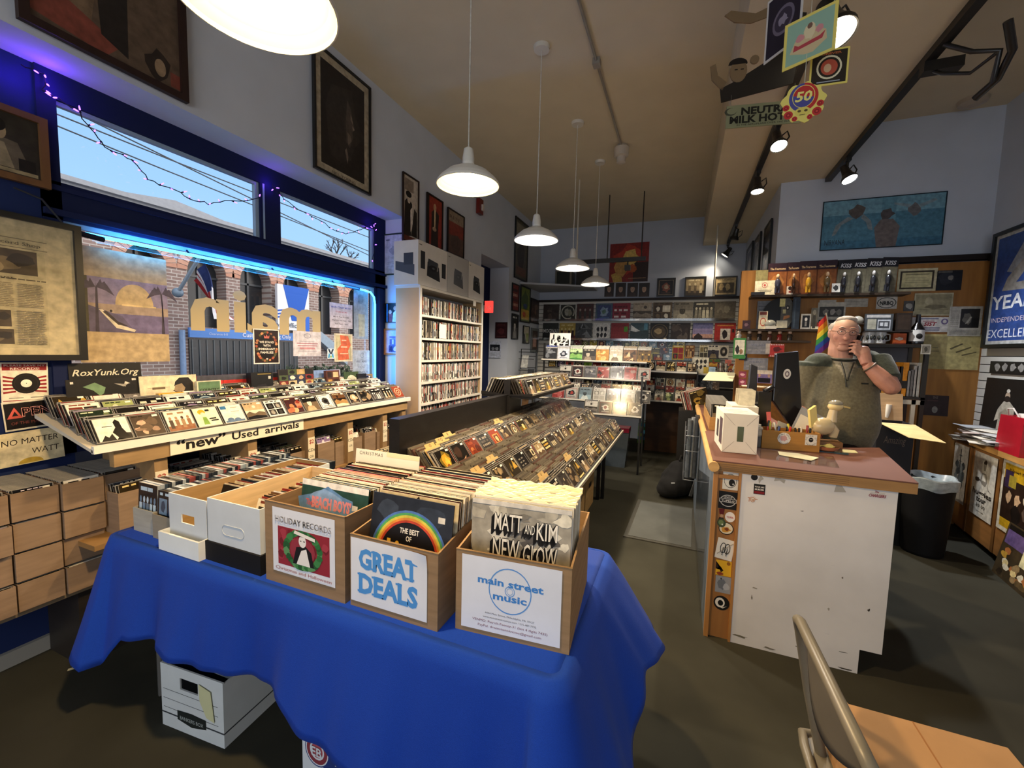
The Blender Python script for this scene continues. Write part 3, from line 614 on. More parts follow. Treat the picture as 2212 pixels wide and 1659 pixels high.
for row in range(4):
    x=LX0-0.035-0.115*row;zb=1.118+0.115*row*0.248+0.004
    for i in range(n):
        y=LY0+0.03+i*pitch
        for k in range(4 if row==0 else 3):
            if row==0 and k==0:
                me=case_mesh(300+i,shapes=custom.get(i),pal=[PALS[5],PALS[9],PALS[0]][i % 3] if i in (5,6,8,9,10,11,14) else PALS[i % 4],style=[0,1,7,3,1,1,5,7,0,8,1,8,7,2,2,4][i])
                lab='CD with '+CW[i]+', '+nth(i+1)+' along the front row of the ledge'
            else:
                me=CDS[(i*5+row*7+k*3) % 30];lab=nth(k+1).capitalize()+' CD back at place '+nth(i+1)+', '+nth(row+1)+' row of the window ledge'
            rr=random.Random(row*1000+i*10+k);tl=-0.62+rr.uniform(-0.04,0.04)
            put(me,'jewel_case',(x-k*0.0165,y+rr.uniform(0,0.004)+(-0.006 if k % 2 else 0),zb+k*0.004),(tl,0,LW),lab,'CD','CDs on the window ledge')
# cubby boxes of CDs beneath
def open_box(name,label,cat,loc,rz,w,d,h,col='a9845a',th=0.004,group=None,inside=None,rot=None,mat_=None):
    t=thing(name,label,cat,loc,rz,group,rot=rot);m=MB(col);inn=inside or mix(col,'000000',0.1)
    m.box((0,0,0),(w,th,h));m.box((0,d-th,0),(w,d,h));m.box((0,th,0),(th,d-th,h));m.box((w-th,th,0),(w,d-th,h));m.box((th,th,0),(w-th,d-th,th),inn)
    m.build('carton',mat_ or CARD,t);return t
def fill_lying(label,name,cat,loc,rz,w,d,h,n,seed,group,t=None,pals=None):
    """cases standing on edge in a box, one object each; box local frame: width w, depth d"""
    rnd=random.Random(seed);q=Matrix.Rotation(rz,3,'Z');pit=(d-0.012)/n
    for i in range(n):
        p=q @ Vector((0.006+rnd.uniform(0,0.002),0.006+i*pit,0.006));me=rnd.choice(CDS)
        put(me,name,Vector(loc)+p,(-0.12 if pit>0.0125 else 0,0,rz),label.replace('#',nth(i+1)),cat,group,scale=((w-0.014)/0.142,min(1.0,pit/0.0125) if pit<0.0125 else 1,h/0.125))
cub=[(340,1.13,0.17),(350,1.31,0.17),(0,1.50,0.2),(0,1.71,0.2),(0,1.92,0.17),(0,2.10,0.17),(0,2.34,0.16),(0,2.51,0.13),(0,2.67,0.14),(0,2.84,0.14),(0,3.0,0.14),(0,3.17,0.14)]
for i,(_,y,w_) in enumerate(cub):
    z=0.645;h_=0.19+(0.02 if i % 3==0 else 0)
    open_box('cardboard_box','cardboard box of CDs on the shelf under the window ledge, '+nth(i+1)+' from the camera end','box',(-2.50,y,z),LW,w_,0.36,h_,'87705a',group='boxes under the window ledge')
    for k in range(7):
        rnd=random.Random(i*31+k);me=rnd.choice(CDS)
        put(me,'jewel_case',(-2.51-k*0.045,y+0.008,z+h_-0.09+rnd.uniform(-0.004,0.012)),(-0.25,0,LW),nth(k+1).capitalize()+' CD from the front in box '+nth(i+1)+' under the window ledge','CD','CDs in boxes under the ledge',scale=((w_-0.016)/0.142,2.2,1))
for i,y in enumerate((0.28,0.78,1.23,1.62,2.05,2.33)):
    t=thing('price_sign','small two-dollar CD price sign on the '+nth(i+1)+' ledge upright from the camera','sign',(-2.468,LY0+y-0.029,0.74),LW,'two-dollar price signs')
    MB('d9cdb0').box((0,-0.0015,0),(0.058,0,0.19)).build('sheet',PAPER,t)
    m=MB();m.text('$2',0.029,0.145,0.04,'9a3328',y=-0.002,bold=0.02);m.text('CDs',0.029,0.085,0.034,'26221e',y=-0.002);m.text('OR',0.029,0.04,0.026,'26221e',y=-0.002);m.build('lettering',FLAT,t)
# records and things standing at the back of the ledge
def standing(name,label,cat,px,x,shapes,depth=0.006,texts=(),tilt=-0.08,z0=1.232,mat_=None):
    l,t_,r_,b=px;pl,pr=at(l,(t_+b)/2,x=x),at(r_,(t_+b)/2,x=x);z1=at((l+r_)/2,t_,x=x).z;w,h=pr.y-pl.y,z1-z0
    t=thing(name,label,cat,(x,pl.y,z0),rot=(tilt,0,LW))
    m=MB('d6cdb9',layer=0.0003);m.box((0,0,0),(w,depth,h),shapes[0][0]);m.art(shapes,w,h);m.build('sleeve',mat_ or PRINT,t)
    if texts:
        m=MB()
        for s_,u,v,sz,c,kw in texts:
            kw=dict(kw)
            if 'wf' in kw: kw['width']=kw.pop('wf')*w
            m.text(s_,u*w,v*h,sz*h,c,y=-0.00006*(len(shapes)*0.5+3),**kw)
        m.build('lettering',FLAT,t)
    return t
standing('poster_card','black card sign with white script standing at the window above a dark record','sign',(152,784,309,850),-2.935,[('14110f',rc(0,0,1,1)),('0e0c0b',rc(0.02,0.02,0.98,0.98))],texts=[('RoxYunk.Org',0.5,0.72,0.2,'d8cfb8',dict(wf=0.92,shear=0.3,bold=0.01))])
standing('record','dark record sleeve with a green fan shape standing at the near end of the ledge','record',(146,818,306,892),-2.88,[('2b2522',rc(0,0,1,1)),('171413',rc(0,0.45,1,1)),('5c4a46',blob(random.Random(3),0.5,0.25,0.4,0.16)),('8a3d3a',blob(random.Random(4),0.35,0.14,0.16,0.08)),('a08448',blob(random.Random(5),0.85,0.3,0.12,0.1)),('6f8a66',[(0.2,0.75),(0.36,0.88),(0.5,0.7),(0.47,0.5),(0.42,0.42),(0.33,0.62)]),('c9c2b2',[(0.62,0.82),(0.75,0.7),(0.78,0.88),(0.9,0.75),(0.82,0.66)]),('0f0d0d',ell(0.85,0.68,0.07,0.12)),('d8d2c4',rc(0.05,0.86,0.09,0.93)),('d8d2c4',rc(0.88,0.9,0.94,0.97))])
standing('record','cream record sleeve with a man in profile, standing beside the dark record','record',(304,811,427,878),-2.87,[('dccfae',rc(0,0,1,1)),('1d1815',[(0.58,0.6),(0.6,0.75),(0.68,0.9),(0.85,0.9),(0.93,0.7),(0.93,0.4),(0.86,0.2),(0.8,0.05),(1,0),(0.78,0.0),(0.72,0.3),(0.6,0.36),(0.55,0.42),(0.62,0.5)]),('9a8466',[(0.6,0.62),(0.72,0.68),(0.78,0.5),(0.74,0.34),(0.6,0.38),(0.57,0.44)]),('6a5940',rc(0.12,0.56,0.5,0.57)),('6a5940',rc(0.2,0.5,0.42,0.58))])
standing('boxed_set','orange and yellow striped small box in front of the cream record','box set',(345,848,399,884),-2.80,[('d9a33a',rc(0,0,1,1)),('a83a1e',[(0.1,0.2),(0.3,0.9),(0.4,0.85),(0.3,0.1)]),('a83a1e',[(0.4,0.2),(0.6,0.9),(0.7,0.8),(0.55,0.1)]),('a83a1e',[(0.7,0.2),(0.8,0.8),(0.95,0.7),(0.8,0.1)])],depth=0.03,z0=1.21)
standing('record','green and yellow boxed country collection standing on the ledge','record',(428,822,480,872),-2.84,[('d8cfb0',rc(0,0,1,1)),('5c7a5a',rc(0.05,0.4,0.95,0.95)),('c9b24a',rc(0.05,0.05,0.95,0.45)),('26231d',blob(random.Random(9),0.3,0.12,0.15,0.12)),('26231d',blob(random.Random(8),0.7,0.12,0.15,0.12))],depth=0.02,texts=[('COUNTRY',0.5,0.5,0.18,'2b2a20',dict(wf=0.8,bold=0.02))],z0=1.215)
standing('display_board','red and grey display board leaning in the window behind the records','board',(427,806,700,900),-2.94,[('c6352f',rc(0,0,1,1)),('4b4a55',rc(0,0.74,1,1)),('4b4a55',rc(0.03,0.52,0.13,0.68)),('4b4a55',rc(0.03,0.25,0.13,0.42)),('8f2620',rc(0.16,0.1,0.165,0.74))],tilt=-0.02)
standing('boxed_set','black box standing upright before the red board','box set',(545,804,592,870),-2.85,[('100f11',rc(0,0,1,1)),('8d7a3a',rc(0.3,0.9,0.92,0.94)),('26242a',blob(random.Random(2),0.5,0.3,0.3,0.2)),('cfc8b8',rc(0.78,0.7,0.9,0.82))],depth=0.05,z0=1.22)
cl=[('3a2f2b',rc(0,0,1,1))]
rnd=random.Random(77)
for i in range(4):
    for j in range(4):
        cl+=[(rnd.choice(['cdbb92','7a2a2a','2d3550','b79a5f','4a5a3a','d8d0bd','1c1a1a']),rc(0.02+i*0.245,0.02+j*0.245,0.25+i*0.245,0.25+j*0.245)),(rnd.choice(['191616','c9a27a','8c3b32','e1d8c4']),blob(rnd,0.13+i*0.245,0.13+j*0.245,0.07,0.08))]
standing('record','collage-covered record sleeve standing in the middle of the window ledge','record',(604,797,679,855),-2.87,cl,depth=0.012,z0=1.222)
standing('record','pale blue and pink record sleeve leaning by the collage sleeve','record',(680,799,737,850),-2.93,[('b9b9d6',rc(0,0,1,1)),('7f9bd0',[(0,0),(0.75,1),(0,1)]),('d6a9c4',[(0.5,0),(1,0.3),(1,0)])],z0=1.225)
standing('boxed_set','brown picture-frame covered record box beside the pale blue sleeve','box set',(707,800,735,845),-2.86,[('5b3327',rc(0,0,1,1)),('2c1a16',rc(0.08,0.6,0.4,0.92)),('cbb98f',rc(0.5,0.62,0.9,0.9)),('c79a55',rc(0.12,0.12,0.42,0.5)),('2c1a16',rc(0.55,0.1,0.9,0.5))],depth=0.03,z0=1.22)
standing('record','green record sleeve with a white cloud shape at the far end of the ledge','record',(745,803,776,842),-2.87,[('3f5236',rc(0,0,1,1)),('d8d3bd',blob(random.Random(6),0.5,0.45,0.36,0.3))],texts=[('FOLK',0.5,0.4,0.2,'3a3a2a',dict(wf=0.5))],z0=1.222)
standing('book','black book standing at the far end of the window ledge','book',(773,807,793,842),-2.86,[('16171a',rc(0,0,1,1)),('5a5a5a',rc(0.1,0.6,0.9,0.64))],depth=0.03,z0=1.22)
standing('cardboard_piece','blank brown cardboard piece behind the black book','cardboard',(786,808,806,842),-2.92,[('a58a66',rc(0,0,1,1))],z0=1.222,mat_=CARD)
# ================================================================ stacked CD cartons at the near end
sh=MB('7a6a52');sh.box((-2.97,0.55,0.385),(-2.62,1.32,0.41));tag(sh.build('wall_shelf',WOODX),'low wall shelf carrying the stacked cartons of CDs','shelf')
rows=[0.412,0.545,0.678,0.811]
cn=0
for ci,(y,yw) in enumerate(((0.66,0.148),(0.815,0.148),(0.97,0.148),(1.125,0.148))):
    for ri,z in enumerate(rows):
        rr=random.Random(ci*10+ri);off=rr.uniform(-0.012,0.012);nm=('nearest column','second column','third column','fourth column')[ci]
        lv=('bottom','second','third','top')[ri]
        if ci==3 and ri==1: off=-0.03
        open_box('cd_carton',lv+' cardboard carton of CDs in the '+nm+' of the stack under the wall posters','box',(-2.60+off,y,z),LW,yw,0.345,0.124,'87705a',group='stacked CD cartons')
        for k in range(22 if ri==3 else 3):
            me=CDS[(ci*7+ri*5+k*11) % 30];pt=0.0148
            dz=0.012 if ri==3 else 0.0
            put(me,'cd_case_in_carton',(-2.612+off-k*pt,y+0.004,z+0.006+dz),(-0.16 if ri==3 else-0.1,0,LW),nth(k+1).capitalize()+' CD from the front in the '+lv+' carton, '+nm+' of the stack','CD','CDs in the stacked cartons',scale=(0.98,0.95,0.94))
# ================================================================ pictures on the window wall
framed('framed_poster','large dark framed poster high above the shop window','poster',('w',0.955,3.75,1.615,2.945),('x',-2.69),[('5a4a3c',rc(0,0,1,1)),('6e5a45',[(0,0.3),(0.35,0.1),(0.5,1),(0,1)]),('7a3f33',[(0,0.05),(0.45,0.0),(0.55,0.1),(0,0.3)]),('221d1b',[(0.42,0.12),(0.6,0.05),(0.62,1),(0.36,1)]),('2a211d',blob(random.Random(1),0.83,0.12,0.1,0.1)),('8a745c',ell(0.84,0.11,0.045,0.06)),('7a3f33',rc(0.92,0.02,1,0.12))],'w' and '2a1a16',fw=0.035,depth=0.03)
pr=[('221e1c',rc(0,0,1,1)),('2e2926',blob(random.Random(2),0.5,0.5,0.4,0.4)),('4a423c',[(0.58,0.78),(0.66,0.72),(0.7,0.62),(0.76,0.52),(0.7,0.48),(0.72,0.43),(0.68,0.38),(0.64,0.3),(0.56,0.34),(0.54,0.55)]),('837568',[(0.66,0.66),(0.71,0.6),(0.72,0.56),(0.66,0.6)]),('837568',[(0.7,0.55),(0.755,0.52),(0.71,0.5)]),('6c6055',[(0.58,0.45),(0.66,0.43),(0.68,0.38),(0.6,0.32)]),('6c6055',[(0.52,0.25),(0.58,0.12),(0.6,0.2),(0.56,0.28)])]
framed('framed_print','framed black and white profile portrait with cream border beside the window','poster',('w',2.50,3.87,3.125,2.95),('x',-2.69),pr,fw=0.018,depth=0.025,matw=0.055,matc='a59a84',texts=())
lt=thing('caption_strip','printed caption under the profile portrait','caption',(-2.69+0.0115,2.50,2.95),LW)
m=MB();m.text('NEIL YOUNG',0.31,0.028,0.035,'5a5044',y=-0.0002,width=0.26);o=m.build('lettering',FLAT,lt)
nw=[('c7b88f',rc(0,0,1,1))]
def newsart(seed,x0,x1,y0,y1,n,col='8d7f60'):
    rnd=random.Random(seed);out=[]
    for i in range(n):
        y=y0+(y1-y0)*i/n;x=x0
        while x<x1-0.01:
            w_=min(rnd.uniform(0.02,0.07),x1-x);out.append((col,rc(x,y,x+w_,y+(y1-y0)/n*0.45)));x+=w_+0.008
    return out
photo=lambda x0,y0,x1,y1,s: [('4a3d2a',rc(x0,y0,x1,y1))]+[(c,blob(random.Random(s+i),x0+(x1-x0)*u,y0+(y1-y0)*v,(x1-x0)*0.13,(y1-y0)*0.26)) for i,(u,v,c) in enumerate(((0.18,0.5,'9a8661'),(0.38,0.35,'2a2118'),(0.55,0.6,'b39d74'),(0.72,0.4,'7a684a'),(0.85,0.62,'2a2118'),(0.6,0.25,'a08b64')))]
nw+=[('bcae86',rc(0.04,0.05,0.80,0.95)),('6a5d42',rc(0.3,0.86,0.82,0.865)),('6a5d42',rc(0.3,0.795,0.82,0.80))]+newsart(1,0.05,0.8,0.56,0.58,1,'5a4e36')+photo(0.05,0.60,0.75,0.78,3)+photo(0.2,0.08,0.58,0.19,9)+photo(0.19,0.21,0.57,0.33,15)
for k in range(4): nw+=newsart(20+k,0.06+k*0.185,0.22+k*0.185,0.36,0.54,14)
nw+=newsart(31,0.05,0.18,0.08,0.34,20)+newsart(32,0.6,0.78,0.08,0.34,20)
framed('framed_newspaper','big black-framed yellowed newspaper page hanging beside the window','framed newspaper',('w',0.62,2.175,1.215,1.49),('x',-2.925),nw,fw=0.028,depth=0.03,glass=True,texts=[('Business',0.2,0.885,0.03,'5a4e36',dict(wf=0.3)),('Record Shop',0.62,0.815,0.035,'3a3222',dict(wf=0.3)),('on Main Street',0.35,0.565,0.02,'3a3222',dict(wf=0.5))])
framed('framed_photograph','wood-framed old photograph of a figure in robes above the newspaper frame','framed photograph',('w',0.78,2.66,1.125,2.33),('x',-2.955),[('2f2a22',rc(0,0,1,1)),('5c5342',[(0.1,0.1),(0.9,0.1),(0.75,0.55),(0.4,0.6)]),('8a7d60',[(0.25,0.1),(0.7,0.1),(0.6,0.5),(0.5,0.5)]),('8f7c5c',ell(0.55,0.68,0.08,0.14)),('1a1612',ell(0.52,0.78,0.11,0.12)),('1c1713',rc(0.75,0.1,0.95,0.3)),('978864',rc(0.03,0.03,0.97,0.09))],frame='6b4a2b',fw=0.03,depth=0.03)
rec=[('e6ddc6',rc(0,0,1,1)),('8d1f22',rc(0.03,0.80,0.97,0.97)),('8d1f22',rc(0.03,0.03,0.97,0.05))]
for s_ in (-1,1):
    for k in range(5): rec.append(('8d1f22',[(0.5+s_*0.46,0.22+k*0.1),(0.5+s_*0.2,0.25+k*0.08),(0.5+s_*0.2,0.29+k*0.08),(0.5+s_*0.46,0.27+k*0.1)]))
rec+=[('17120f',ell(0.52,0.47,0.3,0.26,28)),('3a302a',ell(0.52,0.47,0.25,0.215,28)),('17120f',ell(0.52,0.47,0.245,0.21,28)),('efe6cf',ell(0.52,0.47,0.12,0.10,20)),('17120f',ell(0.52,0.47,0.012,0.012,8)),('4a4036',rc(0.15,0.1,0.45,0.115)),('4a4036',rc(0.6,0.1,0.9,0.115))]
def wallcard(name,label,cat,px,x,shapes,texts=(),rot=0.0,th=0.002):
    l,t_,r_,b=px;p0,p1=at(l,b,x=x),at(r_,(t_+b)/2,x=x);z0,z1=at((l+r_)/2,b,x=x).z,at((l+r_)/2,t_,x=x).z;y0=at(l,(t_+b)/2,x=x).y
    w,h=p1.y-y0,z1-z0;t=thing(name,label,cat,(x,y0,z0),LW);m=MB(shapes[0][0],layer=0.0003)
    m.M=Matrix.Translation((w/2,0,h/2)) @ Matrix.Rotation(rot,4,'Y') @ Matrix.Translation((-w/2,0,-h/2))
    m.box((0,-th,0),(w,0,h));m.art(shapes,w,h,org=(0,-th,0))
    for s_,u,v,sz,c,kw in texts:
        kw=dict(kw);
        if 'wf' in kw: kw['width']=kw.pop('wf')*w
        m.text(s_,u*w,v*h,sz*h,c,y=-th-0.00006*(len(shapes)*0.5+3),**kw)
    m.build('sheet',PRINT,t);return t
wallcard('poster','red, black and cream vinyl record poster beside the window ledge','poster',(1,783,104,868),-2.962,rec,[('PLEASE SAVE MY',0.5,0.9,0.07,'e8d8c8',dict(wf=0.86)),('RECORDS!',0.5,0.815,0.085,'e8d8c8',dict(wf=0.62,bold=0.02))],0.02)
wallcard('poster','black poster with red outlined OPEN lettering under the record poster','poster',(6,864,118,926),-2.955,[('d8cfb8',rc(0,0,1,1)),('140f0e',rc(0.03,0.06,0.97,0.94)),('c4574a',[(0.06,0.42),(0.22,0.8),(0.36,0.42)]),('140f0e',[(0.16,0.5),(0.22,0.66),(0.28,0.5)])],[('PEN',0.65,0.46,0.42,'d8968a',dict(wf=0.6,bold=0.03)),('PEN',0.65,0.47,0.4,'8e2b24',dict(wf=0.57,bold=0.0)),('OF THE MAKERS',0.5,0.2,0.14,'7d4038',dict(wf=0.75))],-0.06)
wallcard('handwritten_sign','torn cream handwritten sign behind the stacked cartons','sign',(-40,932,137,1003),-2.93,[('d9cba4',rc(0,0,1,1)),('b99a3a',ell(0.55,0.02,0.16,0.16,12,0,PI))],[('NO MATTER',0.58,0.62,0.25,'2e2720',dict(wf=0.72,shear=0.1)),('WATT',0.76,0.28,0.25,'2e2720',dict(wf=0.36,shear=0.1))],-0.05)
# sheets stuck on the glass
GX=-2.975
pal_=[('b7a07a',rc(0,0,1,1)),('6f6488',rc(0.1,0.27,1,0.75)),('8c7f98',rc(0.1,0.45,1,0.75)),('c9ad7c',ell(0.6,0.52,0.22,0.2,22,0,PI)),('a8927f',rc(0.1,0.44,1,0.52)),('e0c48a',rc(0.45,0.515,0.85,0.53)),('5f5670',[(0.1,0.27),(0.6,0.27),(0.45,0.42),(0.1,0.5)]),('4a4530',rc(0.0,0.27,0.1,0.75)),('b3a05f',rc(0.03,0.55,0.07,0.72)),('b3a05f',rc(0.03,0.32,0.07,0.5))]
for sx_,cx in ((1,0.18),(-1,0.93)):
    pal_.append(('3f3644',[(cx-0.02,0.27),(cx+0.02,0.27),(cx+0.02*sx_,0.66),(cx,0.66)]))
    for k in range(7):
        a=0.2+k*0.45;pal_.append(('4a3f50',[(cx,0.66),(cx+0.12*math.cos(a),0.66+0.06*math.sin(a)+0.02),(cx+0.2*math.cos(a),0.63+0.08*math.sin(a)-0.05),(cx+0.1*math.cos(a),0.65+0.04*math.sin(a)-0.02)]))
pal_+=[('d8cbb0',[(0.2,0.47),(0.24,0.47),(0.42,0.34),(0.6,0.3),(0.58,0.28),(0.38,0.31)]),('3a3030',[(0.24,0.45),(0.28,0.46),(0.4,0.37),(0.52,0.33),(0.4,0.34)]),('2a2222',ell(0.33,0.46,0.015,0.012))]
wallcard('window_poster','tan poster with a beach sunset and palms taped to the window','poster',(168,545,362,782),GX,pal_,th=0.0015)
a,b=at(411,715,x=-2.985),at(692,600,x=-2.985)
wl=thing('window_lettering','big tan reversed letters spelling main on the shop window','window lettering',(-2.985,at(411,660,x=-2.985).y,at(550,716,x=-2.985).z),LW)
wid=at(692,660,x=-2.985).y-at(411,660,x=-2.985).y
v,f,x0,x1=text_polys('main',bold=0.032)
hgt=at(510,612,x=-2.985).z-at(550,716,x=-2.985).z
m=MB('b5a47c')
m._add([(wid-(p[0]-x0)/(x1-x0)*wid,0,p[1]*hgt/0.78) for p in v],f);m.build('letters',FLAT,wl)
ims=[('241512',rc(0,0,1,1))];rnd=random.Random(4)
for k in range(46):
    a=rnd.uniform(0,2*PI);ims.append((rnd.choice(['b4583a','8a3a2a','c98a5a','55552c','9a6a4a']),blob(rnd,0.5+0.42*math.cos(a),0.5+0.44*math.sin(a),0.055,0.035,7)))
ims+=[('120d0c',ell(0.5,0.5,0.34,0.36)),('c4685a',[(0.4,0.75),(0.38,0.85),(0.45,0.8),(0.5,0.87),(0.55,0.8),(0.62,0.85),(0.6,0.75)]),('cfc7b8',rc(0.46,0.1,0.54,0.15))]
wallcard('window_flyer','black flowered flyer with white lettering taped on the window','flyer',(547,711,603,786),GX,[('e8e4da',rc(0,0,1,1))]+[(c,[(0.04+0.92*u,0.03+0.94*v) for u,v in p]) for c,p in ims],[('WE STAND',0.5,0.6,0.085,'eee6d6',dict(wf=0.56,bold=0.025)),('WITH',0.5,0.5,0.085,'eee6d6',dict(wf=0.28,bold=0.025)),('IMMIGRANT',0.5,0.4,0.085,'eee6d6',dict(wf=0.64,bold=0.025)),('FAMILIES',0.5,0.3,0.085,'eee6d6',dict(wf=0.5,bold=0.025))])
wallcard('window_flyer','white flyer with pink print lines taped at the middle of the window','flyer',(633,716,693,769),GX,[('c9c6cf',rc(0,0,1,1)),('7f7f98',ell(0.5,0.82,0.13,0.1)),('c9c6cf',ell(0.5,0.82,0.11,0.08)),('a06a78',rc(0.12,0.49,0.88,0.53)),('b07d88',rc(0.15,0.40,0.85,0.44)),('c08a92',rc(0.22,0.27,0.78,0.35)),('9a97a8',rc(0.15,0.18,0.85,0.2)),('9a97a8',rc(0.25,0.58,0.75,0.6))])
wallcard('window_flyer','white store hours sheet taped high on the window','flyer',(712,656,761,709),GX,[('bdb9c6',rc(0,0,1,1))],[('MAIN STREET MUSIC',0.5,0.8,0.1,'4a5aa0',dict(wf=0.86,bold=0.02)),('STORE HOURS',0.5,0.63,0.08,'a04450',dict(wf=0.5,bold=0.02)),('Mon & Tues CLOSED',0.5,0.43,0.07,'26222c',dict(wf=0.7,bold=0.02)),('Wed thru Sat 11am - 7pm',0.5,0.29,0.07,'26222c',dict(wf=0.84,bold=0.02)),('Sun 11pm - 5pm',0.5,0.15,0.07,'26222c',dict(wf=0.56,bold=0.02))])
wallcard('window_flyer','orange and cream flyer taped low on the window','flyer',(722,721,761,781),GX,[('d6cdb6',rc(0,0,1,1)),('b9b08a',rc(0.06,0.05,0.94,0.95)),('c8623f',[(0.2,0.05),(0.8,0.08),(0.75,0.4),(0.9,0.6),(0.75,0.92),(0.3,0.95),(0.35,0.6),(0.15,0.45)]),('e0c0a0',rc(0.35,0.5,0.7,0.55)),('e0c0a0',rc(0.3,0.27,0.75,0.3)),('e0c0a0',rc(0.4,0.75,0.65,0.78))])
wallcard('window_flyer','grey dog friendly sign taped in the corner of the window','flyer',(762,757,798,815),GX,[('a9b4c4',rc(0,0,1,1)),('8592a6',ell(0.55,0.82,0.12,0.1)),('a9b4c4',ell(0.55,0.82,0.09,0.075))],[('WE ARE',0.5,0.55,0.11,'3c4454',dict(wf=0.62)),('DOG',0.5,0.35,0.11,'3c4454',dict(wf=0.36)),('FRIENDLY',0.5,0.15,0.11,'3c4454',dict(wf=0.78))])
wallcard('window_sticker','small blue, black and green sticker between the flyers on the window','sticker',(707,753,722,775),GX,[('d8e4ee',rc(0,0,1,1)),('1c2e44',[(0.05,0.95),(0.35,0.95),(0.5,0.6),(0.65,0.95),(0.95,0.95),(0.6,0.45),(0.4,0.45)]),('3f93c4',[(0.05,0.1),(0.3,0.1),(0.4,0.4),(0.2,0.6)]),('3f93c4',[(0.95,0.1),(0.7,0.1),(0.6,0.4),(0.8,0.6)]),('8fb04a',ell(0.5,0.2,0.12,0.12))])
wallcard('window_decal','pale decal of a round-faced figure on the far side of the window','decal',(764,625,795,732),GX,[('8f9aa6',[(0.3,0.0),(0.85,0.0),(0.9,0.6),(0.6,0.64),(0.2,0.6)]),('8f9aa6',ell(0.45,0.8,0.34,0.16)),('a9a894',[(0.35,0.05),(0.75,0.05),(0.75,0.5),(0.3,0.5)]),('76838f',ell(0.45,0.8,0.2,0.1))])
# pictures on the window reveal
def revealcard(name,label,cat,px,y,shapes,fw,frame,texts=(),tilt=0):
    return framed(name,label,cat,px,('y',y),shapes,frame,fw,0.018,texts=texts)
framed('framed_certificate','white certificate in a dark frame on the window reveal','certificate',(829,505,873,594),('y',3.675),[('b9bdc9',rc(0,0,1,1)),('9298aa',blob(random.Random(3),0.5,0.6,0.2,0.1)),('9298aa',rc(0.15,0.3,0.85,0.31)),('9298aa',rc(0.15,0.25,0.85,0.26)),('9298aa',rc(0.15,0.2,0.7,0.21)),('5c6478',rc(0.1,0.86,0.3,0.89))],'22352c',0.012)
framed('photograph','glossy black photograph of two people on the window reveal','photograph',(830,655,871,697),('y',3.675),[('1c1e26',rc(0,0,1,1)),('c9c4bd',[(0.45,0),(0.9,0),(0.85,0.55),(0.65,0.65),(0.5,0.5)]),('b08a78',ell(0.6,0.75,0.09,0.12)),('7a4a58',rc(0.25,0.0,0.45,0.45)),('b7a49a',ell(0.33,0.55,0.09,0.12)),('3aa0ff',rc(0.13,0.0,0.19,1.0))],'101010',0.006)
framed('framed_photograph','wood-framed violet group photograph on the window reveal','framed photograph',(831,710,872,767),('y',3.675),[('b9b6d8',rc(0,0,1,1)),('4a4a78',rc(0.2,0.05,0.85,0.35)),('5c5c8c',rc(0.25,0.35,0.8,0.62)),('d8c8d8',rc(0.4,0.4,0.5,0.6)),('7a6a9c',blob(random.Random(8),0.5,0.7,0.3,0.06)),('2c2c58',blob(random.Random(9),0.35,0.2,0.1,0.12)),('d6b0c8',blob(random.Random(10),0.6,0.2,0.1,0.12))],'9a6a45',0.018)
# ================================================================ the bookcase of DVDs
BY0,BY1,BXF=3.535,4.955,-2.42
bc=thing('bookcase','tall pale wooden bookcase full of DVDs against the wall by the door','bookcase',(BXF,BY0,0))
dp=BXF-XL+0.004
MB('b99a70').box((-dp,0,0),(-0.012,0.028,2.19)).build('side_panel',SCUFF,bc);MB('b99a70').box((-dp,BY1-BY0-0.028,0),(-0.012,BY1-BY0,2.19)).build('side_panel',WOOD,bc)
MB('8d6f48').box((-dp,0.028,0),(-dp+0.01,BY1-BY0-0.028,2.16)).build('back_panel',WOODX,bc)
MB('cfc8ba').box((-dp,0,2.19),(0,BY1-BY0,2.215)).build('top_panel',SCUFF,bc)
m=MB('d6d0c4');m.box((-0.012,0,0),(0,0.034,2.19));m.build('edging',SCUFF,bc);MB('d6d0c4').box((-0.012,BY1-BY0-0.034,0),(0,BY1-BY0,2.19)).build('edging',SCUFF,bc)
SHZ=[0.60,0.815,1.03,1.25,1.475,1.70,1.932]
for z in SHZ: MB('d3ccbe').box((-dp+0.01,0.03,z-0.022),(0,BY1-BY0-0.03,z)).build('shelf',SCUFF,bc)
MB('e6e0d0').box((0.001,1.13,2.13),(0.004,1.2,2.19)).build('price_tag',PAPER,bc)
SPC=['1c1a19','2d2a29','d9d3c6','c8bda6','5b2a26','8a3a30','3b4350','7c7264','a59a85','464038','e4ded2','2a2e26','6b6f76']
SPM=[]
for i in range(26):
    rnd=random.Random(500+i);c=rnd.choice(SPC);hh=0.182 if i % 5 else 0.172;m=MB(c,layer=0.0002);m.box((0,0,0),(0.0135,0.13,hh),mix(c,'8a8880',0.25))
    m.art([(c,rc(0.05,0.02,0.95,0.98)),(rnd.choice(SPC),rc(0.1,rnd.uniform(0.05,0.2),0.9,rnd.uniform(0.25,0.5))),(rnd.choice(['e8e2d4','17150f','c44a3a','d9b84a']),rc(0.3,0.55,0.7,rnd.uniform(0.7,0.9)))],0.0135,hh)
    o=m.build('dvd_case',CASE);SPM.append((o.data,c));bpy.data.objects.remove(o)
def cname(c):
    r_,g,b=hexrgb(c)
    if max(r_,g,b)-min(r_,g,b)<40: return 'black' if r_<60 else 'grey' if r_<150 else 'tan' if r_-b>25 else 'pale'
    return 'red' if r_>g+30 else 'brown' if r_>b else 'blue'
rest=MB();ROWN={6: 'top',5: 'second',4: 'third',3: 'fourth',2: 'fifth',1: 'sixth'}
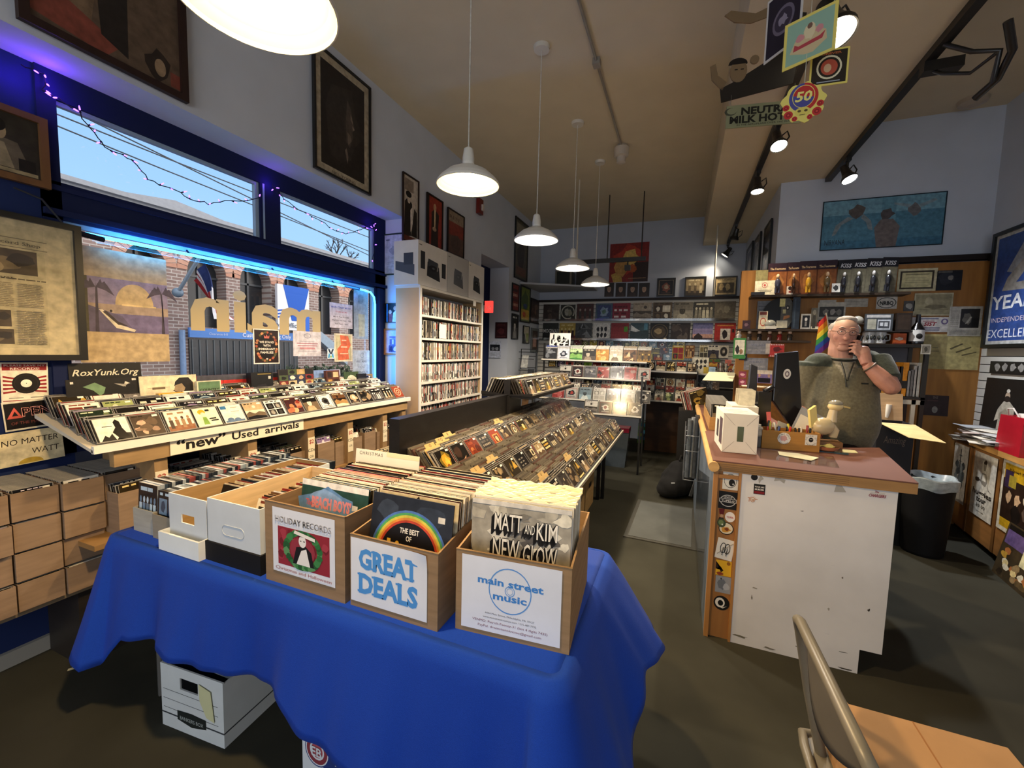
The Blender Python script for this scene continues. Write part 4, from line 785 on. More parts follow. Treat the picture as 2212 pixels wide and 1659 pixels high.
for ri in (6,5,4,3,2,1):
    rnd=random.Random(900+ri);y=BY0+0.036;k=0
    while y<BY1-0.05:
        me,c=SPM[rnd.randrange(26)];th=0.0142*(1.0 if rnd.random()<0.85 else 1.6);k+=1
        if ri>=4 and not (ri==4 and k>92):
            put(me,'dvd_case',(BXF-0.025-rnd.uniform(0,0.02),y,SHZ[ri]+0.0005),(0,rnd.uniform(-0.015,0.015)*0,LW),cname(c)+'-spined DVD, '+nth(k)+' along the '+ROWN[ri]+' shelf of the bookcase from the window end','DVD','DVDs on the '+ROWN[ri]+' bookcase shelf',scale=(th/0.0142*0.98,1,1))
        else:
            rest.M=Matrix.Translation((BXF-0.03,y,SHZ[ri]+0.0005)) @ Matrix.Rotation(LW,4,'Z');h_=rnd.choice((0.18,0.182,0.172));rest.box((0,0,0),(th*0.94,0.12,h_),c);rest.art([(rnd.choice(SPC),rc(0.1,0.1,0.9,rnd.uniform(0.3,0.5))),(rnd.choice(['e8e2d4','17150f','c44a3a']),rc(0.3,0.55,0.7,0.85))],th*0.94,h_)
        y+=th
o=tag(rest.build('dvd_row',CASE),'close-packed rows of DVD cases on the three lower bookcase shelves','DVDs','DVDs on the lower bookcase shelves');stuff(o)
tag(MB('e0dac8').box((-2.4425,3.93,1.705),(-2.4405,4.07,1.86),'e0dac8').build('price_card',PAPER),'cream price card standing before the DVDs on the second bookcase shelf','card')
# record player cartons on top
def turntable_art(two):
    o=[('cfcac2',rc(0,0,1,1)),('6a6660',rc(0.03,0.9,0.12,0.92)),('26282b',[(0.28,0.25),(0.74,0.18),(0.7,0.52),(0.3,0.58)]),('3a3d42',[(0.3,0.5),(0.7,0.44),(0.66,0.62),(0.33,0.66)]),('15171a',ell(0.5,0.46,0.15,0.07)),('55585c',ell(0.5,0.46,0.05,0.022)),('8d8a86',[(0.62,0.42),(0.66,0.6),(0.68,0.6),(0.65,0.42)])]
    if two: o+=[('2a2c30',rc(0.08,0.38,0.22,0.78)),('2a2c30',rc(0.8,0.3,0.95,0.66))]
    return o
for i,(y0,y1,lab) in enumerate(((3.49,4.03,'longest white turntable carton, showing two speakers, at the window end of the bookcase top'),(4.04,4.52,'plastic-wrapped white turntable carton in the middle of the bookcase top'),(4.53,4.95,'white turntable carton at the door end of the bookcase top'))):
    h_=0.425
    t=thing('turntable_carton',lab,'carton',(-2.415+0.0,y0,2.216),LW,'turntable cartons on the bookcase')
    m=MB('d2cdc4');m.box((0,0,0),(y1-y0,0.285,h_));m.build('carton',PAPER,t)
    m=MB('cfcac2',layer=0.0004);m.art(turntable_art(i==0)[1:],y1-y0,h_);m.build('print',FLAT,t)
    if i==0:
        m=MB();m.M=Matrix.Rotation(PI/2,4,'Z') @ Matrix.Scale(-1,4,(1,0,0));m.M=Matrix(((0,1,0,-0.0006),(1,0,0,0),(0,0,1,0),(0,0,0,1)))
        m.art([('4a4e58',[(0.15,0.2),(0.95,0.35),(0.95,0.55),(0.15,0.45)]),('3a3e48',rc(0.2,0.45,0.6,0.72))],0.28,h_);m.build('side_print',FLAT,t)
    if i==1: MB().box((-0.004,-0.004,-0.0),(y1-y0+0.004,0.2,h_+0.004)).build('plastic_wrap',POLY,t)
# tall posters above the cartons
framed('tall_poster','tall black and white poster of hatted men, nearest of the three above the bookcase','poster',('w',3.60,3.35,3.875,2.68),('x',-2.69),[('b9afa2',rc(0,0,1,1)),('7d7064',rc(0.1,0.78,0.7,0.96)),('1d1815',[(0.05,0.05),(0.55,0.1),(0.6,0.6),(0.35,0.7),(0.1,0.6)]),('1d1815',[(0.55,0.1),(0.95,0.1),(0.95,0.5),(0.75,0.55)]),('d9cfc2',[(0.5,0.15),(0.65,0.3),(0.6,0.55),(0.48,0.5)]),('c3b4a4',ell(0.38,0.66,0.12,0.07)),('1d1815',ell(0.36,0.73,0.2,0.05)),('c3b4a4',ell(0.72,0.6,0.1,0.06)),('6b2f22',rc(0,0,1,0.08))],'2a1a14',0.014)
framed('tall_poster','tall red poster with a dark standing man, middle of the three above the bookcase','poster',('w',4.03,3.30,4.36,2.68),('x',-2.69),[('8d2f22',rc(0,0,1,1)),('2c201b',[(0.25,0),(0.75,0),(0.72,0.4),(0.8,0.72),(0.5,0.8),(0.28,0.72)]),('b08a6a',ell(0.5,0.83,0.1,0.07)),('cbb28d',[(0.46,0.45),(0.54,0.45),(0.56,0.78),(0.46,0.78)]),('a58a6f',ell(0.48,0.42,0.14,0.04)),('1a1411',rc(0,0,0.12,1))],'1d120e',0.016)
framed('tall_poster','tall brown and cream poster, farthest of the three above the bookcase','poster',('w',4.47,3.28,4.88,2.68),('x',-2.69),[('5b4337',rc(0,0,1,1)),('8a7a66',rc(0,0.78,1,1)),('7a2f25',rc(0,0.5,1,0.78)),('3d302a',rc(0,0.0,1,0.14)),('4a3a33',blob(random.Random(5),0.5,0.35,0.3,0.18))],'1d120e',0.014,texts=[('REN',0.4,0.84,0.1,'5b4337',dict(wf=0.6))])
tag(MB('7d3422').box((-2.68,4.08,2.645),(-2.66,4.9,2.75),'1c1310').build('poster_strip',PRINT),'dark lettered strip along the foot of the tall posters','poster strip')
t=thing('strip_lettering','orange lettering on the dark strip under the tall posters','lettering',(-2.6585,4.08,2.645),LW);m=MB();m.text('LEON',0.2,0.02,0.085,'9a4a32',y=-0.0005,width=0.3,bold=0.02);m.text('THE NEIGHBORHOODS',-0.2+0.2,0.085,0.02,'8a6a4a',y=-0.0005,width=0.34);m.build('lettering',FLAT,t)
b_=thing('alarm_bell','small red fire alarm on the wall beyond the tall posters','alarm',tuple(at(1033,447,x=-2.70)),LW);m=MB('6a1d16');m.box((-0.06,-0.05,-0.1),(0.06,0,0.1));m.build('housing',GLOSS,b_);MB('c9bfb4').box((0.0,-0.07,-0.05),(0.05,-0.05,0.03)).build('strobe',GLOSS,b_)
# ================================================================ the cloth-covered table
TZ,TX0,TX1,TY0,TY1=0.75,-2.285,-0.235,0.985,1.765
tb=thing('folding_table','folding table hidden under the blue cloth','table',((TX0+TX1)/2,(TY0+TY1)/2,0))
m=MB('8c8880');m.box((-1.0,-0.36,TZ-0.03),(1.0,0.36,TZ-0.004));m.build('tabletop',METAL,tb)
for sx_ in (-1,1):
    for sy_ in (-1,1): MB('5c5a56').tube([(sx_*0.85,sy_*0.3,0),(sx_*0.85,sy_*0.3,TZ-0.03)],0.014).build('leg',METAL,tb)
def cloth():
    m=MB('123c9e');cr=0.05
    per=[]
    def seg(a,b,n): return [(a[0]+(b[0]-a[0])*i/n,a[1]+(b[1]-a[1])*i/n) for i in range(n)]
    def arc(cx,cy,a0,n=7): return [(cx+cr*math.cos(a0+PI/2*i/n),cy+cr*math.sin(a0+PI/2*i/n)) for i in range(n)]
    x0,x1,y0,y1=TX0,TX1,TY0,TY1
    per+=seg((x0+cr,y0),(x1-cr,y0),120)+arc(x1-cr,y0+cr,-PI/2)+seg((x1,y0+cr),(x1,y1-cr),44)+arc(x1-cr,y1-cr,0)+seg((x1-cr,y1),(x0+cr,y1),50)+arc(x0+cr,y1-cr,PI/2)+seg((x0,y1-cr),(x0,y0+cr),44)+arc(x0+cr,y0+cr,PI)
    N=len(per);nr=16
    fd=[(-2.30,0.29),(-2.2,0.25),(-2.06,0.40),(-1.8,0.41),(-1.5,0.40),(-1.19,0.43),(-1.12,0.38),(-0.85,0.31),(-0.5,0.2),(-0.2,0.10)]
    def hem(x,y):
        if y<y0+0.06:
            for (a,za),(b,zb) in zip(fd,fd[1:]):
                if a<=x<=b: return za+(zb-za)*(x-a)/(b-a)
            return fd[0][1] if x<fd[0][0] else fd[-1][1]
        if x>x1-0.06:
            k=(y-y0)/(y1-y0);return 0.10+0.42*min(1,k*1.7) if k<0.6 else 0.52-0.1*(k-0.6)
        if x<x0+0.06: k=(y-y0)/(y1-y0);return 0.29+0.12*k
        return 0.40
    nv=[];L=[0.0]
    for i in range(N):
        a,b=per[i-1],per[(i+1) % N];t_=Vector((b[0]-a[0],b[1]-a[1])).normalized();nv.append(Vector((t_.y,-t_.x)))
    for i in range(1,N): L.append(L[-1]+math.hypot(per[i][0]-per[i-1][0],per[i][1]-per[i-1][1]))
    vs=[];
    for j in range(nr+1):
        t_=max(0,(j-1)/(nr-1))
        for i in range(N):
            x,y=per[i];s_=L[i];z1=hem(x,y);n_=nv[i]
            right=x>x1-0.07;left=x<x0+0.07;corner=(right or left) and (y<y0+0.07)
            fold=0.55*math.sin(s_*10.5+1.9*math.sin(s_*2.3)+0.5*t_)+0.3*math.sin(s_*23+2+2*math.sin(s_*3.1))*(0.4+0.6*t_)+0.4*math.sin(s_*4.7+0.7)+0.12*math.sin(s_*47+3*t_)
            out=(0.012+0.035*t_)+0.042*fold*t_**1.1+(0.15*t_ if right else 0.09*t_ if left else 0.0)-(0.03*t_ if corner and left else 0)
            rr=0.016;drop=(TZ+0.004-z1)*t_
            if j==0: px_,py_,pz_=x-n_.x*0.02,y-n_.y*0.02,TZ+0.004
            elif j==1: px_,py_,pz_=x+n_.x*0.004,y+n_.y*0.004,TZ-0.001
            else: px_,py_,pz_=x+n_.x*(out),y+n_.y*(out),TZ-0.012-drop*1.0-0.004*math.sin(s_*13)*t_
            vs.append((px_,py_,pz_))
    fs=[(j*N+i,(j+1)*N+i,(j+1)*N+(i+1) % N,j*N+(i+1) % N) for j in range(nr) for i in range(N)]
    m._add(vs,fs,None,True)
    m._add(vs[:N],[tuple(range(N))],None,True)
    o=m.build('tablecloth',CLOTH);md=o.modifiers.new('thick','SOLIDIFY');md.thickness=0.002;md.offset=1
    return o
tag(cloth(),'royal blue cloth draped over the table of record boxes','tablecloth')
TB=TZ+0.006
# paper trays of DVDs at the table's window end
DV=[]
for i in range(24):
    rnd=random.Random(700+i);c=rnd.choice(['1a2230','141a24','26303f','b9cfe0','d5e0ea','8fb0cc','3b4a5c','6d88a4','20262e','a9433f','7b86b0','cfd4d8']);m=MB(c,layer=0.0002)
    m.box((0,0,0),(0.136,0.0138,0.192),mix(c,'30363c',0.4),top=c);m.poly([(0.02,0.001,0.1924),(0.11,0.001,0.1924),(0.11,0.013,0.1924),(0.02,0.013,0.1924)],rnd.choice([c,mix(c,'ffffff',0.3),mix(c,'000000',0.4)]))
    m.art(cover(720+i,[('1c1a22','3a3f58','8f86a0','cfc8d0'),('141821','33455e','6d88a4','b9cfe0')][i % 2]),0.136,0.192)
    o=m.build('dvd',CASE);DV.append(o.data);bpy.data.objects.remove(o)
for ri,(x,y0,n,lab,col) in enumerate(((-2.225,1.07,47,'outer','a8a498'),(-2.065,1.06,47,'middle','8f8676'),(-1.905,1.42,24,'inner','8f8676'))):
    ang=-0.03
    if ri<2: open_box('cardboard_tray',lab+' grey cardboard tray of DVDs at the window end of the blue table','tray',(x-0.004,y0-0.012,TB),ang*0,0.148,0.70,0.105,col)
    else: open_box('cardboard_tray','low grey tray of DVDs behind the white handled box','tray',(x-0.004,y0-0.012,TB+0.2-0.2),0,0.148,0.36,0.105,col)
    for k in range(n):
        rnd=random.Random(ri*100+k);me=DV[(k*5+ri*9+rnd.randrange(3)) % 24]
        put(me,'film_disc_case',(x+rnd.uniform(0,0.003),y0+k*0.0143,TB+0.008+rnd.uniform(0,0.004)+(0.012 if ri==0 else 0)),(-0.06,0,0),nth(k+1).capitalize()+' DVD from the front in the '+lab+' tray on the blue table','DVD','DVDs in trays on the blue table')
# second and third visible rows behind the white boxes
for ri,(x,y0,n) in enumerate(((-1.745,1.77,0),(-1.58,1.60,10))):
    for k in range(n): put(DV[(k*7+ri) % 24],'film_disc_case',(x,y0+k*0.0143,TB+0.006),(-0.06,0,0),nth(k+1).capitalize()+' DVD of the short row behind the plain white box','DVD','DVDs behind the white boxes')
# white boxes
def white_box(name,label,loc,w,d,h,hole,lidcol,lidh,lidx,inner):
    t=thing(name,label,'box',loc);th=0.005;m=MB('c6ccd1')
    z0=0.012
    if hole:
        a0,a1,b0,b1=w*0.33,w*0.68,h*0.5,h*0.66
        m.box((0,0,z0),(w,th,b0));m.box((0,0,b1),(w,th,h));m.box((0,0,b0),(a0,th,b1));m.box((a1,0,b0),(w,th,b1))
    else: m.box((0,0,z0),(w,th,h))
    m.box((0,d-th,z0),(w,d,h));m.box((0,th,z0),(th,d-th,h));m.box((w-th,th,z0),(w,d-th,h));m.box((th,th,z0),(w-th,d-th,z0+th))
    m.build('carton',PAPER,t)
    m=MB(inner);m.box((th,th+0.0005,z0+th),(th+0.001,d-th,h-0.001));m.box((w-th-0.001,th,z0+th),(w-th,d-th,h-0.001));m.box((th,d-th-0.001,z0+th),(w-th,d-th,h-0.001));m.build('lining',CARD,t)
    if lidh:
        m=MB(lidcol);e_=0.008;m.box((-e_,-e_-lidx,0),(w+e_,-lidx,lidh));m.box((-e_,d,0),(w+e_,d+e_,lidh));m.box((-e_,-lidx,0),(0,d,lidh));m.box((w,-lidx,0),(w+e_,d,lidh));m.box((0,-lidx,0),(w,d,0.008));m.build('lid',PAPER,t)
    if not hole:
        m=MB('b9c0c6');pts=[(w*0.5+w*0.2*math.cos(a)*(1.0 if True else 1),-0.0015,h*0.6+0.02*math.sin(a)) for a in [2*PI*k/20 for k in range(20)]];m.tube([(w*0.5+(w*0.14 if math.cos(2*PI*k/20)>0 else-w*0.14)+0.02*math.cos(2*PI*k/20),-0.0008,h*0.55+0.02*math.sin(2*PI*k/20)) for k in range(20)],0.0012,n=4,closed=True);m.build('handle_crease',PAPER,t)
    return t
white_box('comic_box','white carton with an open handle slot standing in its lid on the blue table',(-1.925,1.035,TB),0.235,0.62,0.225,True,'dfe3e2',0.075,0.03,'95774f')
white_box('comic_box','plain white carton with a closed handle standing in a black lid',(-1.675,1.03,TB),0.29,0.50,0.245,False,'141416',0.075,0.0,'cdb189')
m7=[]
for i in range(10):
    rnd=random.Random(820+i);c=rnd.choice(['b9b7b8','8f95a0','d8d3c4','6b6a70','c9a77a','a33f36','d9cfb0','3b3c44']);m=MB(c,layer=0.0002);m.box((0,0,0),(0.178,0.004,0.178),c);m.art(cover(830+i),0.178,0.178)
    o=m.build('single',PRINT);m7.append(o.data);bpy.data.objects.remove(o)
for bi,(x,y0,n,pit,z,lab) in enumerate(((-1.90,1.18,40,0.011,TB+0.03,'handled white carton'),(-1.62,1.14,34,0.010,TB+0.03,'plain white carton'))):
    for k in range(n):
        rnd=random.Random(bi*77+k);put(m7[(k*3+bi) % 10],'seven_inch_single',(x+rnd.uniform(0,0.01),y0+k*pit,z+rnd.uniform(-0.006,0.012)),(-0.32,0,rnd.uniform(-0.03,0.03)),nth(k+1).capitalize()+' sleeved disc from the front in the '+lab,'record','sleeved discs in the white cartons')
# brown record boxes with their signs
def record_box(name,label,loc,w,d,hf,hb,rz=0.0,col='8f7457',drop=0.0):
    """carton whose front wall is hf high and whose sides climb to hb at the back"""
    t=thing(name,label,'box',loc,rz);th=0.006;m=MB(col)
    m.box((0,0,0),(w,th,hf));m.box((0,d-th,0),(w,d,hb));m.box((th,th,0),(w-th,d-th,th))
    for x in (0,w-th):
        m.prism([(x,th,0),(x,d-th,0),(x,d-th,hb),(x,d*0.35,hb),(x,th,hf)],(th,0,0))
    m.build('carton',CARD,t)
    m=MB(mix(col,'000000',0.18));m.box((-0.001,-0.001,hf),(w+0.001,th+0.001,hf+0.0012));m.build('cut_edge',CARD,t)
    return t
def box_sign(name,label,t,x,z,w,h,texts,shapes=(),col='d9dbe2',curl=0.0):
    s_=thing(name,label,'sign',t.location+Vector((x*math.cos(t.rotation_euler.z),x*math.sin(t.rotation_euler.z)-0.0012,z)),t.rotation_euler.z)
    m=MB(col,layer=0.0002)
    n=10;m.grid(lambda u,v: (w*u,-0.0006-curl*0.008*(u*v)**8,h*v),n,n,col);m.build('sheet',PAPER,s_)
    if shapes: m=MB(layer=0.0002);m.art(shapes,w,h,org=(0,-0.0008,0));m.build('picture',FLAT,s_)
    if texts:
        m=MB()
        for s2,u,v,sz,c,kw in texts:
            kw=dict(kw)
            if 'wf' in kw: kw['width']=kw.pop('wf')*w
            m.text(s2,u*w,v*h,sz*h,c,y=-0.0010-0.00006*0.5*len(shapes),**kw)
        m.build('lettering',FLAT,s_)
    return s_
r1=record_box('record_box','brown carton of holiday records with a wreath sign on the front',(-1.345,1.02,TB),0.365,0.52,0.292,0.292)
r2=record_box('record_box','brown carton of records with the great deals sign on the front',(-0.962,1.025,TB),0.33,0.47,0.24,0.262)
r3=record_box('record_box','brown carton at the table corner with the shop payment sign on the front',(-0.592,1.062,TB),0.346,0.40,0.25,0.262,0.085,'947858')
wr=[('8d2a36',rc(0.09,0.13,0.92,0.72))]
rnd=random.Random(12)
for k in range(16): wr.append(('a13a46' if k % 2 else '70202a',blob(rnd,rnd.uniform(0.13,0.88),rnd.uniform(0.18,0.68),0.05,0.06)))
for k in range(34):
    a=2*PI*k/34;wr.append((rnd.choice(['2f6b3a','3f7f48','24552f','5a8f5c']),blob(rnd,0.5+0.27*math.cos(a),0.42+0.26*math.sin(a),0.05,0.05,8)))
wr+=[('8f3440',ell(0.5,0.42,0.2,0.2)),('1b191b',[(0.34,0.2),(0.68,0.2),(0.64,0.42),(0.55,0.5),(0.4,0.46)]),('e3dfda',[(0.4,0.2),(0.62,0.2),(0.56,0.46),(0.48,0.42)]),('e3dfda',ell(0.5,0.56,0.06,0.09)),('1b191b',ell(0.5,0.63,0.07,0.06,12,0,PI)),('1b191b',rc(0.46,0.56,0.485,0.575)),('1b191b',rc(0.515,0.56,0.54,0.575)),('e8e2d8',[(0.36,0.66),(0.7,0.6),(0.7,0.65),(0.38,0.71)])]
box_sign('paper_sign','wreath sign reading holiday records on the brown carton nearest the white boxes',r1,0.04,0.045,0.285,0.232,[('HOLIDAY RECORDS',0.5,0.78,0.14,'a9a9b4',dict(wf=0.9)),('HOLIDAY RECORDS',0.5,0.785,0.125,'d0d2da',dict(wf=0.88)),('Christmas and Halloween',0.5,0.045,0.07,'a8707c',dict(wf=0.9))],wr)
def serif_sign(t,txt,cx,z,size,width,col,y):
    """block capitals given slab feet"""
    m=MB();v,f,a,b=text_polys(txt,bold=0.045);kx=width/(b-a)
    m._add([(cx+(p[0]-(a+b)/2)*kx,y,z+p[1]*size) for p in v],f,col)
    cells={}
    k_=0
    for ch_i,ch in enumerate(txt):
        v0,f0,a0,b0=text_polys(txt[:ch_i+1],bold=0.045);w0=text_polys(ch,bold=0.045)
        xr=b0;xl=xr-(w0[3]-w0[2])
        st={'R': (0.12,0.9),'E': (0.12,),'A': (0.06,0.94),'T': (0.5,),'D': (0.12,),'L': (0.12,)}.get(ch,())
        for q in st:
            X=xl+(xr-xl)*q;hw=0.15
            k_+=1
            for zz in ((0.0,) if ch in 'AT' or q>0.8 else (0.0,0.64)):
                m._add([(cx+(X-hw-(a+b)/2)*kx,y-1.5e-4-3e-5*k_,z+zz*size),(cx+(X+hw-(a+b)/2)*kx,y-1.5e-4-3e-5*k_,z+zz*size),(cx+(X+hw-(a+b)/2)*kx,y-1.5e-4-3e-5*k_,z+(zz+0.07)*size),(cx+(X-hw-(a+b)/2)*kx,y-1.5e-4-3e-5*k_,z+(zz+0.07)*size)],[(0,1,2,3)],col)
    return m.build('lettering',FLAT,t)
s2=box_sign('paper_sign','white sign reading great deals in blue on the middle brown carton',r2,0.004,0.02,0.29,0.212,[],curl=1.0)
serif_sign(s2,'GREAT',0.145,0.118,0.088,0.225,'4d8fd0',-0.0011);serif_sign(s2,'DEALS',0.145,0.036,0.088,0.225,'4d8fd0',-0.0011)
ring=[]
def annulus(cx,cy,r0,r1,asp,col,n=30):
    out=[]
    for k in range(n):
        a0,a1=2*PI*k/n,2*PI*(k+1)/n;out.append((col,[(cx+r0*math.cos(a0),cy+r0*asp*math.sin(a0)),(cx+r1*math.cos(a0),cy+r1*asp*math.sin(a0)),(cx+r1*math.cos(a1),cy+r1*asp*math.sin(a1)),(cx+r0*math.cos(a1),cy+r0*asp*math.sin(a1))]))
    return out
def flat_art(shapes,w,h,y,name,parent,mat_=None):
    m=MB(layer=0.0)
    for c,p in shapes: m.poly([(u*w,y,v*h) for u,v in p],c)
    return m.build(name,mat_ or FLAT,parent)
s3=box_sign('paper_sign','white sign with a blue record logo and payment lines on the corner carton',r3,0.02,0.015,0.30,0.225,[('main street',0.5,0.655,0.13,'3f7fc4',dict(wf=0.66,bold=0.03)),('music',0.5,0.465,0.13,'3f7fc4',dict(wf=0.34,bold=0.03)),('4444 Main Street, Philadelphia, PA 19127',0.5,0.245,0.035,'55535c',dict(wf=0.5)),('www.mainstreetmusicpa.com / 215-487-7732',0.5,0.19,0.035,'55535c',dict(wf=0.54)),('VENMO: Patrick-Feeney-31 (last 4 digits 7435)',0.5,0.125,0.045,'7a3a52',dict(wf=0.76)),('PayPal: drwinstonoknows@gmail.com',0.5,0.06,0.045,'7a3a52',dict(wf=0.64))])
flat_art(annulus(0.5,0.60,0.205,0.216,1.42,'5a8fcc')+annulus(0.5,0.60,0.043,0.05,1.42,'5a8fcc')+annulus(0.5,0.60,0.028,0.032,1.42,'5a8fcc',18),0.30,0.225,-0.0009,'record_logo',s3)
# the records in them
LPS=[lp_mesh(900+i,pal=PALS[i % 12]) for i in range(22)]
def lps(t,x,z,y0,n,pit,lab,front=None,tilt=-0.10,grp='records',pale=False,seed=0):
    rz=t.rotation_euler.z;q=Matrix.Rotation(rz,3,'Z')
    for k in range(n):
        rnd=random.Random(seed+k);me=LPS[rnd.randrange(22)]
        p=t.location+q @ Vector((x+rnd.uniform(-0.004,0.004),y0+k*pit,z+rnd.uniform(-0.003,0.003)))
        put(me,'vinyl_record',p,(tilt+0.004*k*(0 if pit>0.012 else 0.3),0,rz),nth(k+2).capitalize()+' record from the front in the '+lab,'record',grp)
def cover_lp(name,label,t,x,y,z,shapes,texts,tilt,w=0.315,h=0.315,col=None,extra=None,sleeve=False,group=None):
    rz=t.rotation_euler.z;q=Matrix.Rotation(rz,3,'Z');p=t.location+q @ Vector((x,y,z))
    r_=thing(name,label,'record',p,rot=(tilt,0,rz),group=group)
    m=MB(col or shapes[0][0],layer=0.0001);m.box((0,0,0),(w,0.004,h),col or shapes[0][0]);m.art(shapes,w,h);m.build('jacket',PRINT,r_)
    if texts:
        m=MB()
        for s_,u,v,sz,c,kw in texts:
            kw=dict(kw)
            if 'wf' in kw: kw['width']=kw.pop('wf')*w
            m.text(s_,u*w,v*h,sz*h,c,y=-0.00006*(len(shapes)*0.5+3)-kw.pop('up',0)*0.00003,**kw)
        m.build('lettering',FLAT,r_)
    if sleeve:
        m=MB();m.box((-0.006,-0.006,-0.0),(w+0.006,0.0055,h+0.008));m.build('poly_sleeve',POLY,r_)
    return r_
bb=[('24463f',rc(0,0,1,1)),('e6e2dc',rc(0,0.93,1,1)),('5f86b4',blob(random.Random(3),0.45,0.72,0.42,0.2)),('7f9fc8',blob(random.Random(4),0.4,0.78,0.28,0.12)),('1d3a34',rc(0,0.5,1,0.58)),('c04a50',rc(0.35,0.4,0.95,0.5)),('e4e0da',rc(0.78,0.73,0.86,0.79))]
cover_lp('vinyl_record','blue and green record with pink lettering at the front of the holiday carton',r1,0.03,0.10,0.025,bb,[('The',0.13,0.70,0.1,'cc5a5e',dict(wf=0.1,bold=0.02)),('BEACH BOYS\u2019',0.47,0.69,0.17,'d98a92',dict(wf=0.6,bold=0.05)),('LITTLE SAINT NICK',0.22,0.6,0.05,'d8d4c4',dict(wf=0.36))],-0.12)
lps(r1,0.022,0.012,0.125,34,0.0108,'holiday carton',grp='records in the holiday carton',seed=5)
dv=thing('divider_card','white divider card reading Christmas among the records in the holiday carton','divider card',r1.location+Vector((0.0,0.42,0.04)),0,rot=(-0.1,0,0))
MB('e0dccf').box((0,0,0),(0.34,0.0015,0.345)).build('card',PAPER,dv);m=MB('d8d2b0');m.box((0.17,-0.0006,0.325),(0.34,0,0.345));m.text('CHRISTMAS',0.085,0.322,0.02,'55524a',y=-0.001,space=1.3);m.build('lettering',FLAT,dv)
cs=[('20242e',rc(0,0,1,1)),('343c4a',blob(random.Random(7),0.2,0.85,0.15,0.1)),('2c3340',blob(random.Random(8),0.75,0.85,0.2,0.1))]
for r_,c in ((0.47,'4a6fb0'),(0.445,'4f9a5a'),(0.42,'c9c04a'),(0.395,'d98a3a'),(0.37,'b8402c'),(0.345,'15151a')): cs.append((c,ell(0.5,0.40,r_,r_,40)))
cs.append(('cfcac0',rc(0.83,0.8,0.91,0.86)))
rnd=random.Random(3);
cover_lp('vinyl_record','shrink-wrapped dark record with a rainbow ring at the front of the great deals carton',r2,0.008,0.055,0.038,cs,[('THE BEST',0.5,0.63,0.075,'e6e2da',dict(wf=0.24,bold=0.02)),('OF',0.5,0.555,0.075,'e6e2da',dict(wf=0.07,bold=0.02)),('chi',0.26,0.40,0.2,'d6a83a',dict(wf=0.25,bold=0.06)),('sound',0.6,0.39,0.17,'c03a2a',dict(wf=0.42,bold=0.06))],-0.16)
lps(r2,0.010,0.036,0.095,26,0.0125,'great deals carton',grp='records in the great deals carton',seed=60,tilt=-0.13)
mk=[('9a9486',rc(0,0,1,1))];rnd=random.Random(21)
for k in range(46): mk.append((rnd.choice(['c8c2b2','b0a998','55504a','2f2c2a','7a7468','d8d2bf','bdb272']),blob(rnd,rnd.uniform(0.05,0.95),rnd.uniform(0.05,0.95),rnd.uniform(0.03,0.13),rnd.uniform(0.02,0.09),9,0.5)))
mk=clip(mk)+[('cfcac0',rc(0,0.955,1,1))]
mt=[]
for s_,u,v,sz,wf in (('MATT',0.38,0.72,0.24,0.28),('AND',0.60,0.72,0.13,0.10),('KIM',0.77,0.68,0.24,0.20),('NEW',0.37,0.44,0.29,0.27),('GLOW',0.71,0.42,0.29,0.33)):
    for d in range(5): mt.append((s_,u-0.012*d*0.7,v-0.012*d,sz,'1c1a19',dict(wf=wf,bold=0.03,up=0)))
    mt.append((s_,u,v,sz,'e2ddd0',dict(wf=wf,bold=0.005,up=4)))
cover_lp('vinyl_record','grey mottled record with tall white shadowed lettering in the corner carton',r3,0.012,0.07,0.062,mk,mt,-0.08,sleeve=False)
for k in range(15):
    rnd=random.Random(300+k);q=Matrix.Rotation(r3.rotation_euler.z,3,'Z');p=r3.location+q @ Vector((0.014+rnd.uniform(-0.003,0.003),0.084+k*0.0115,0.066+rnd.uniform(-0.003,0.004)))
    r_=thing('vinyl_record',nth(k+2).capitalize()+' clear-sleeved record from the front in the corner carton','record',p,rot=(-0.08-0.002*k,0,r3.rotation_euler.z),group='records in the corner carton')
    c=rnd.choice(['d8d2c4','cfc8b6','c2bba8','b0a590']);MB(c).box((0,0,0),(0.315,0.005,0.315),c).build('jacket',PAPER,r_)
    m=MB('d9d6c6');m.grid(lambda u,v: (-0.005+0.325*u,0.001+0.006*v+0.002*math.sin(u*23+k),0.3155+0.012*math.sin(v*PI)*(0.6+0.4*math.sin(u*31+k*2))),16,4,mix('d9d6c6','e8dfae',rnd.random()));m.build('poly_flap',GLOSS,r_)
# ================================================================ under the table
bk=thing('storage_box','white cardboard storage box with a handle hole under the blue table','box',(-1.935,0.985,0),0.08)
w,d,h=0.345,0.42,0.275;th=0.006;m=MB('c9cdcb')
a0,a1,b0,b1=0.11,0.21,0.185,0.235
m.box((0,0,0),(w,th,b0));m.box((0,0,b1),(w,th,h));m.box((0,0,b0),(a0,th,b1));m.box((a1,0,b0),(w,th,b1))
m.box((0,d-th,0),(w,d,h));m.box((0,th,0),(th,d-th,h));m.box((w-th,th,0),(w,d-th,h-0.005));m.box((th,th,0),(w-th,d-th,th));m.build('carton',PAPER,bk)
m=MB('3c3f42');
for z in (0.165,0.125,0.085): m.box((0.012,-0.0006,z),(w-0.03,0,z+0.0015))
m.box((0,-0.0006,0.058),(0.09,0,0.064));m.box((0.25,-0.0006,0.058),(w,0,0.064));m.box((w,0,0.058),(w+0.0006,d,0.064));m.build('printed_lines',FLAT,bk)
m=MB('1f2422');m.poly([(0.09,-0.001,0.05),(0.17,-0.001,0.035),(0.25,-0.001,0.05),(0.25,-0.001,0.09),(0.17,-0.001,0.095),(0.09,-0.001,0.09)]);m.text('BANKERS BOX',0.17,0.055,0.022,'a9b0ac',y=-0.0016,width=0.13);m.build('maker_badge',FLAT,bk)
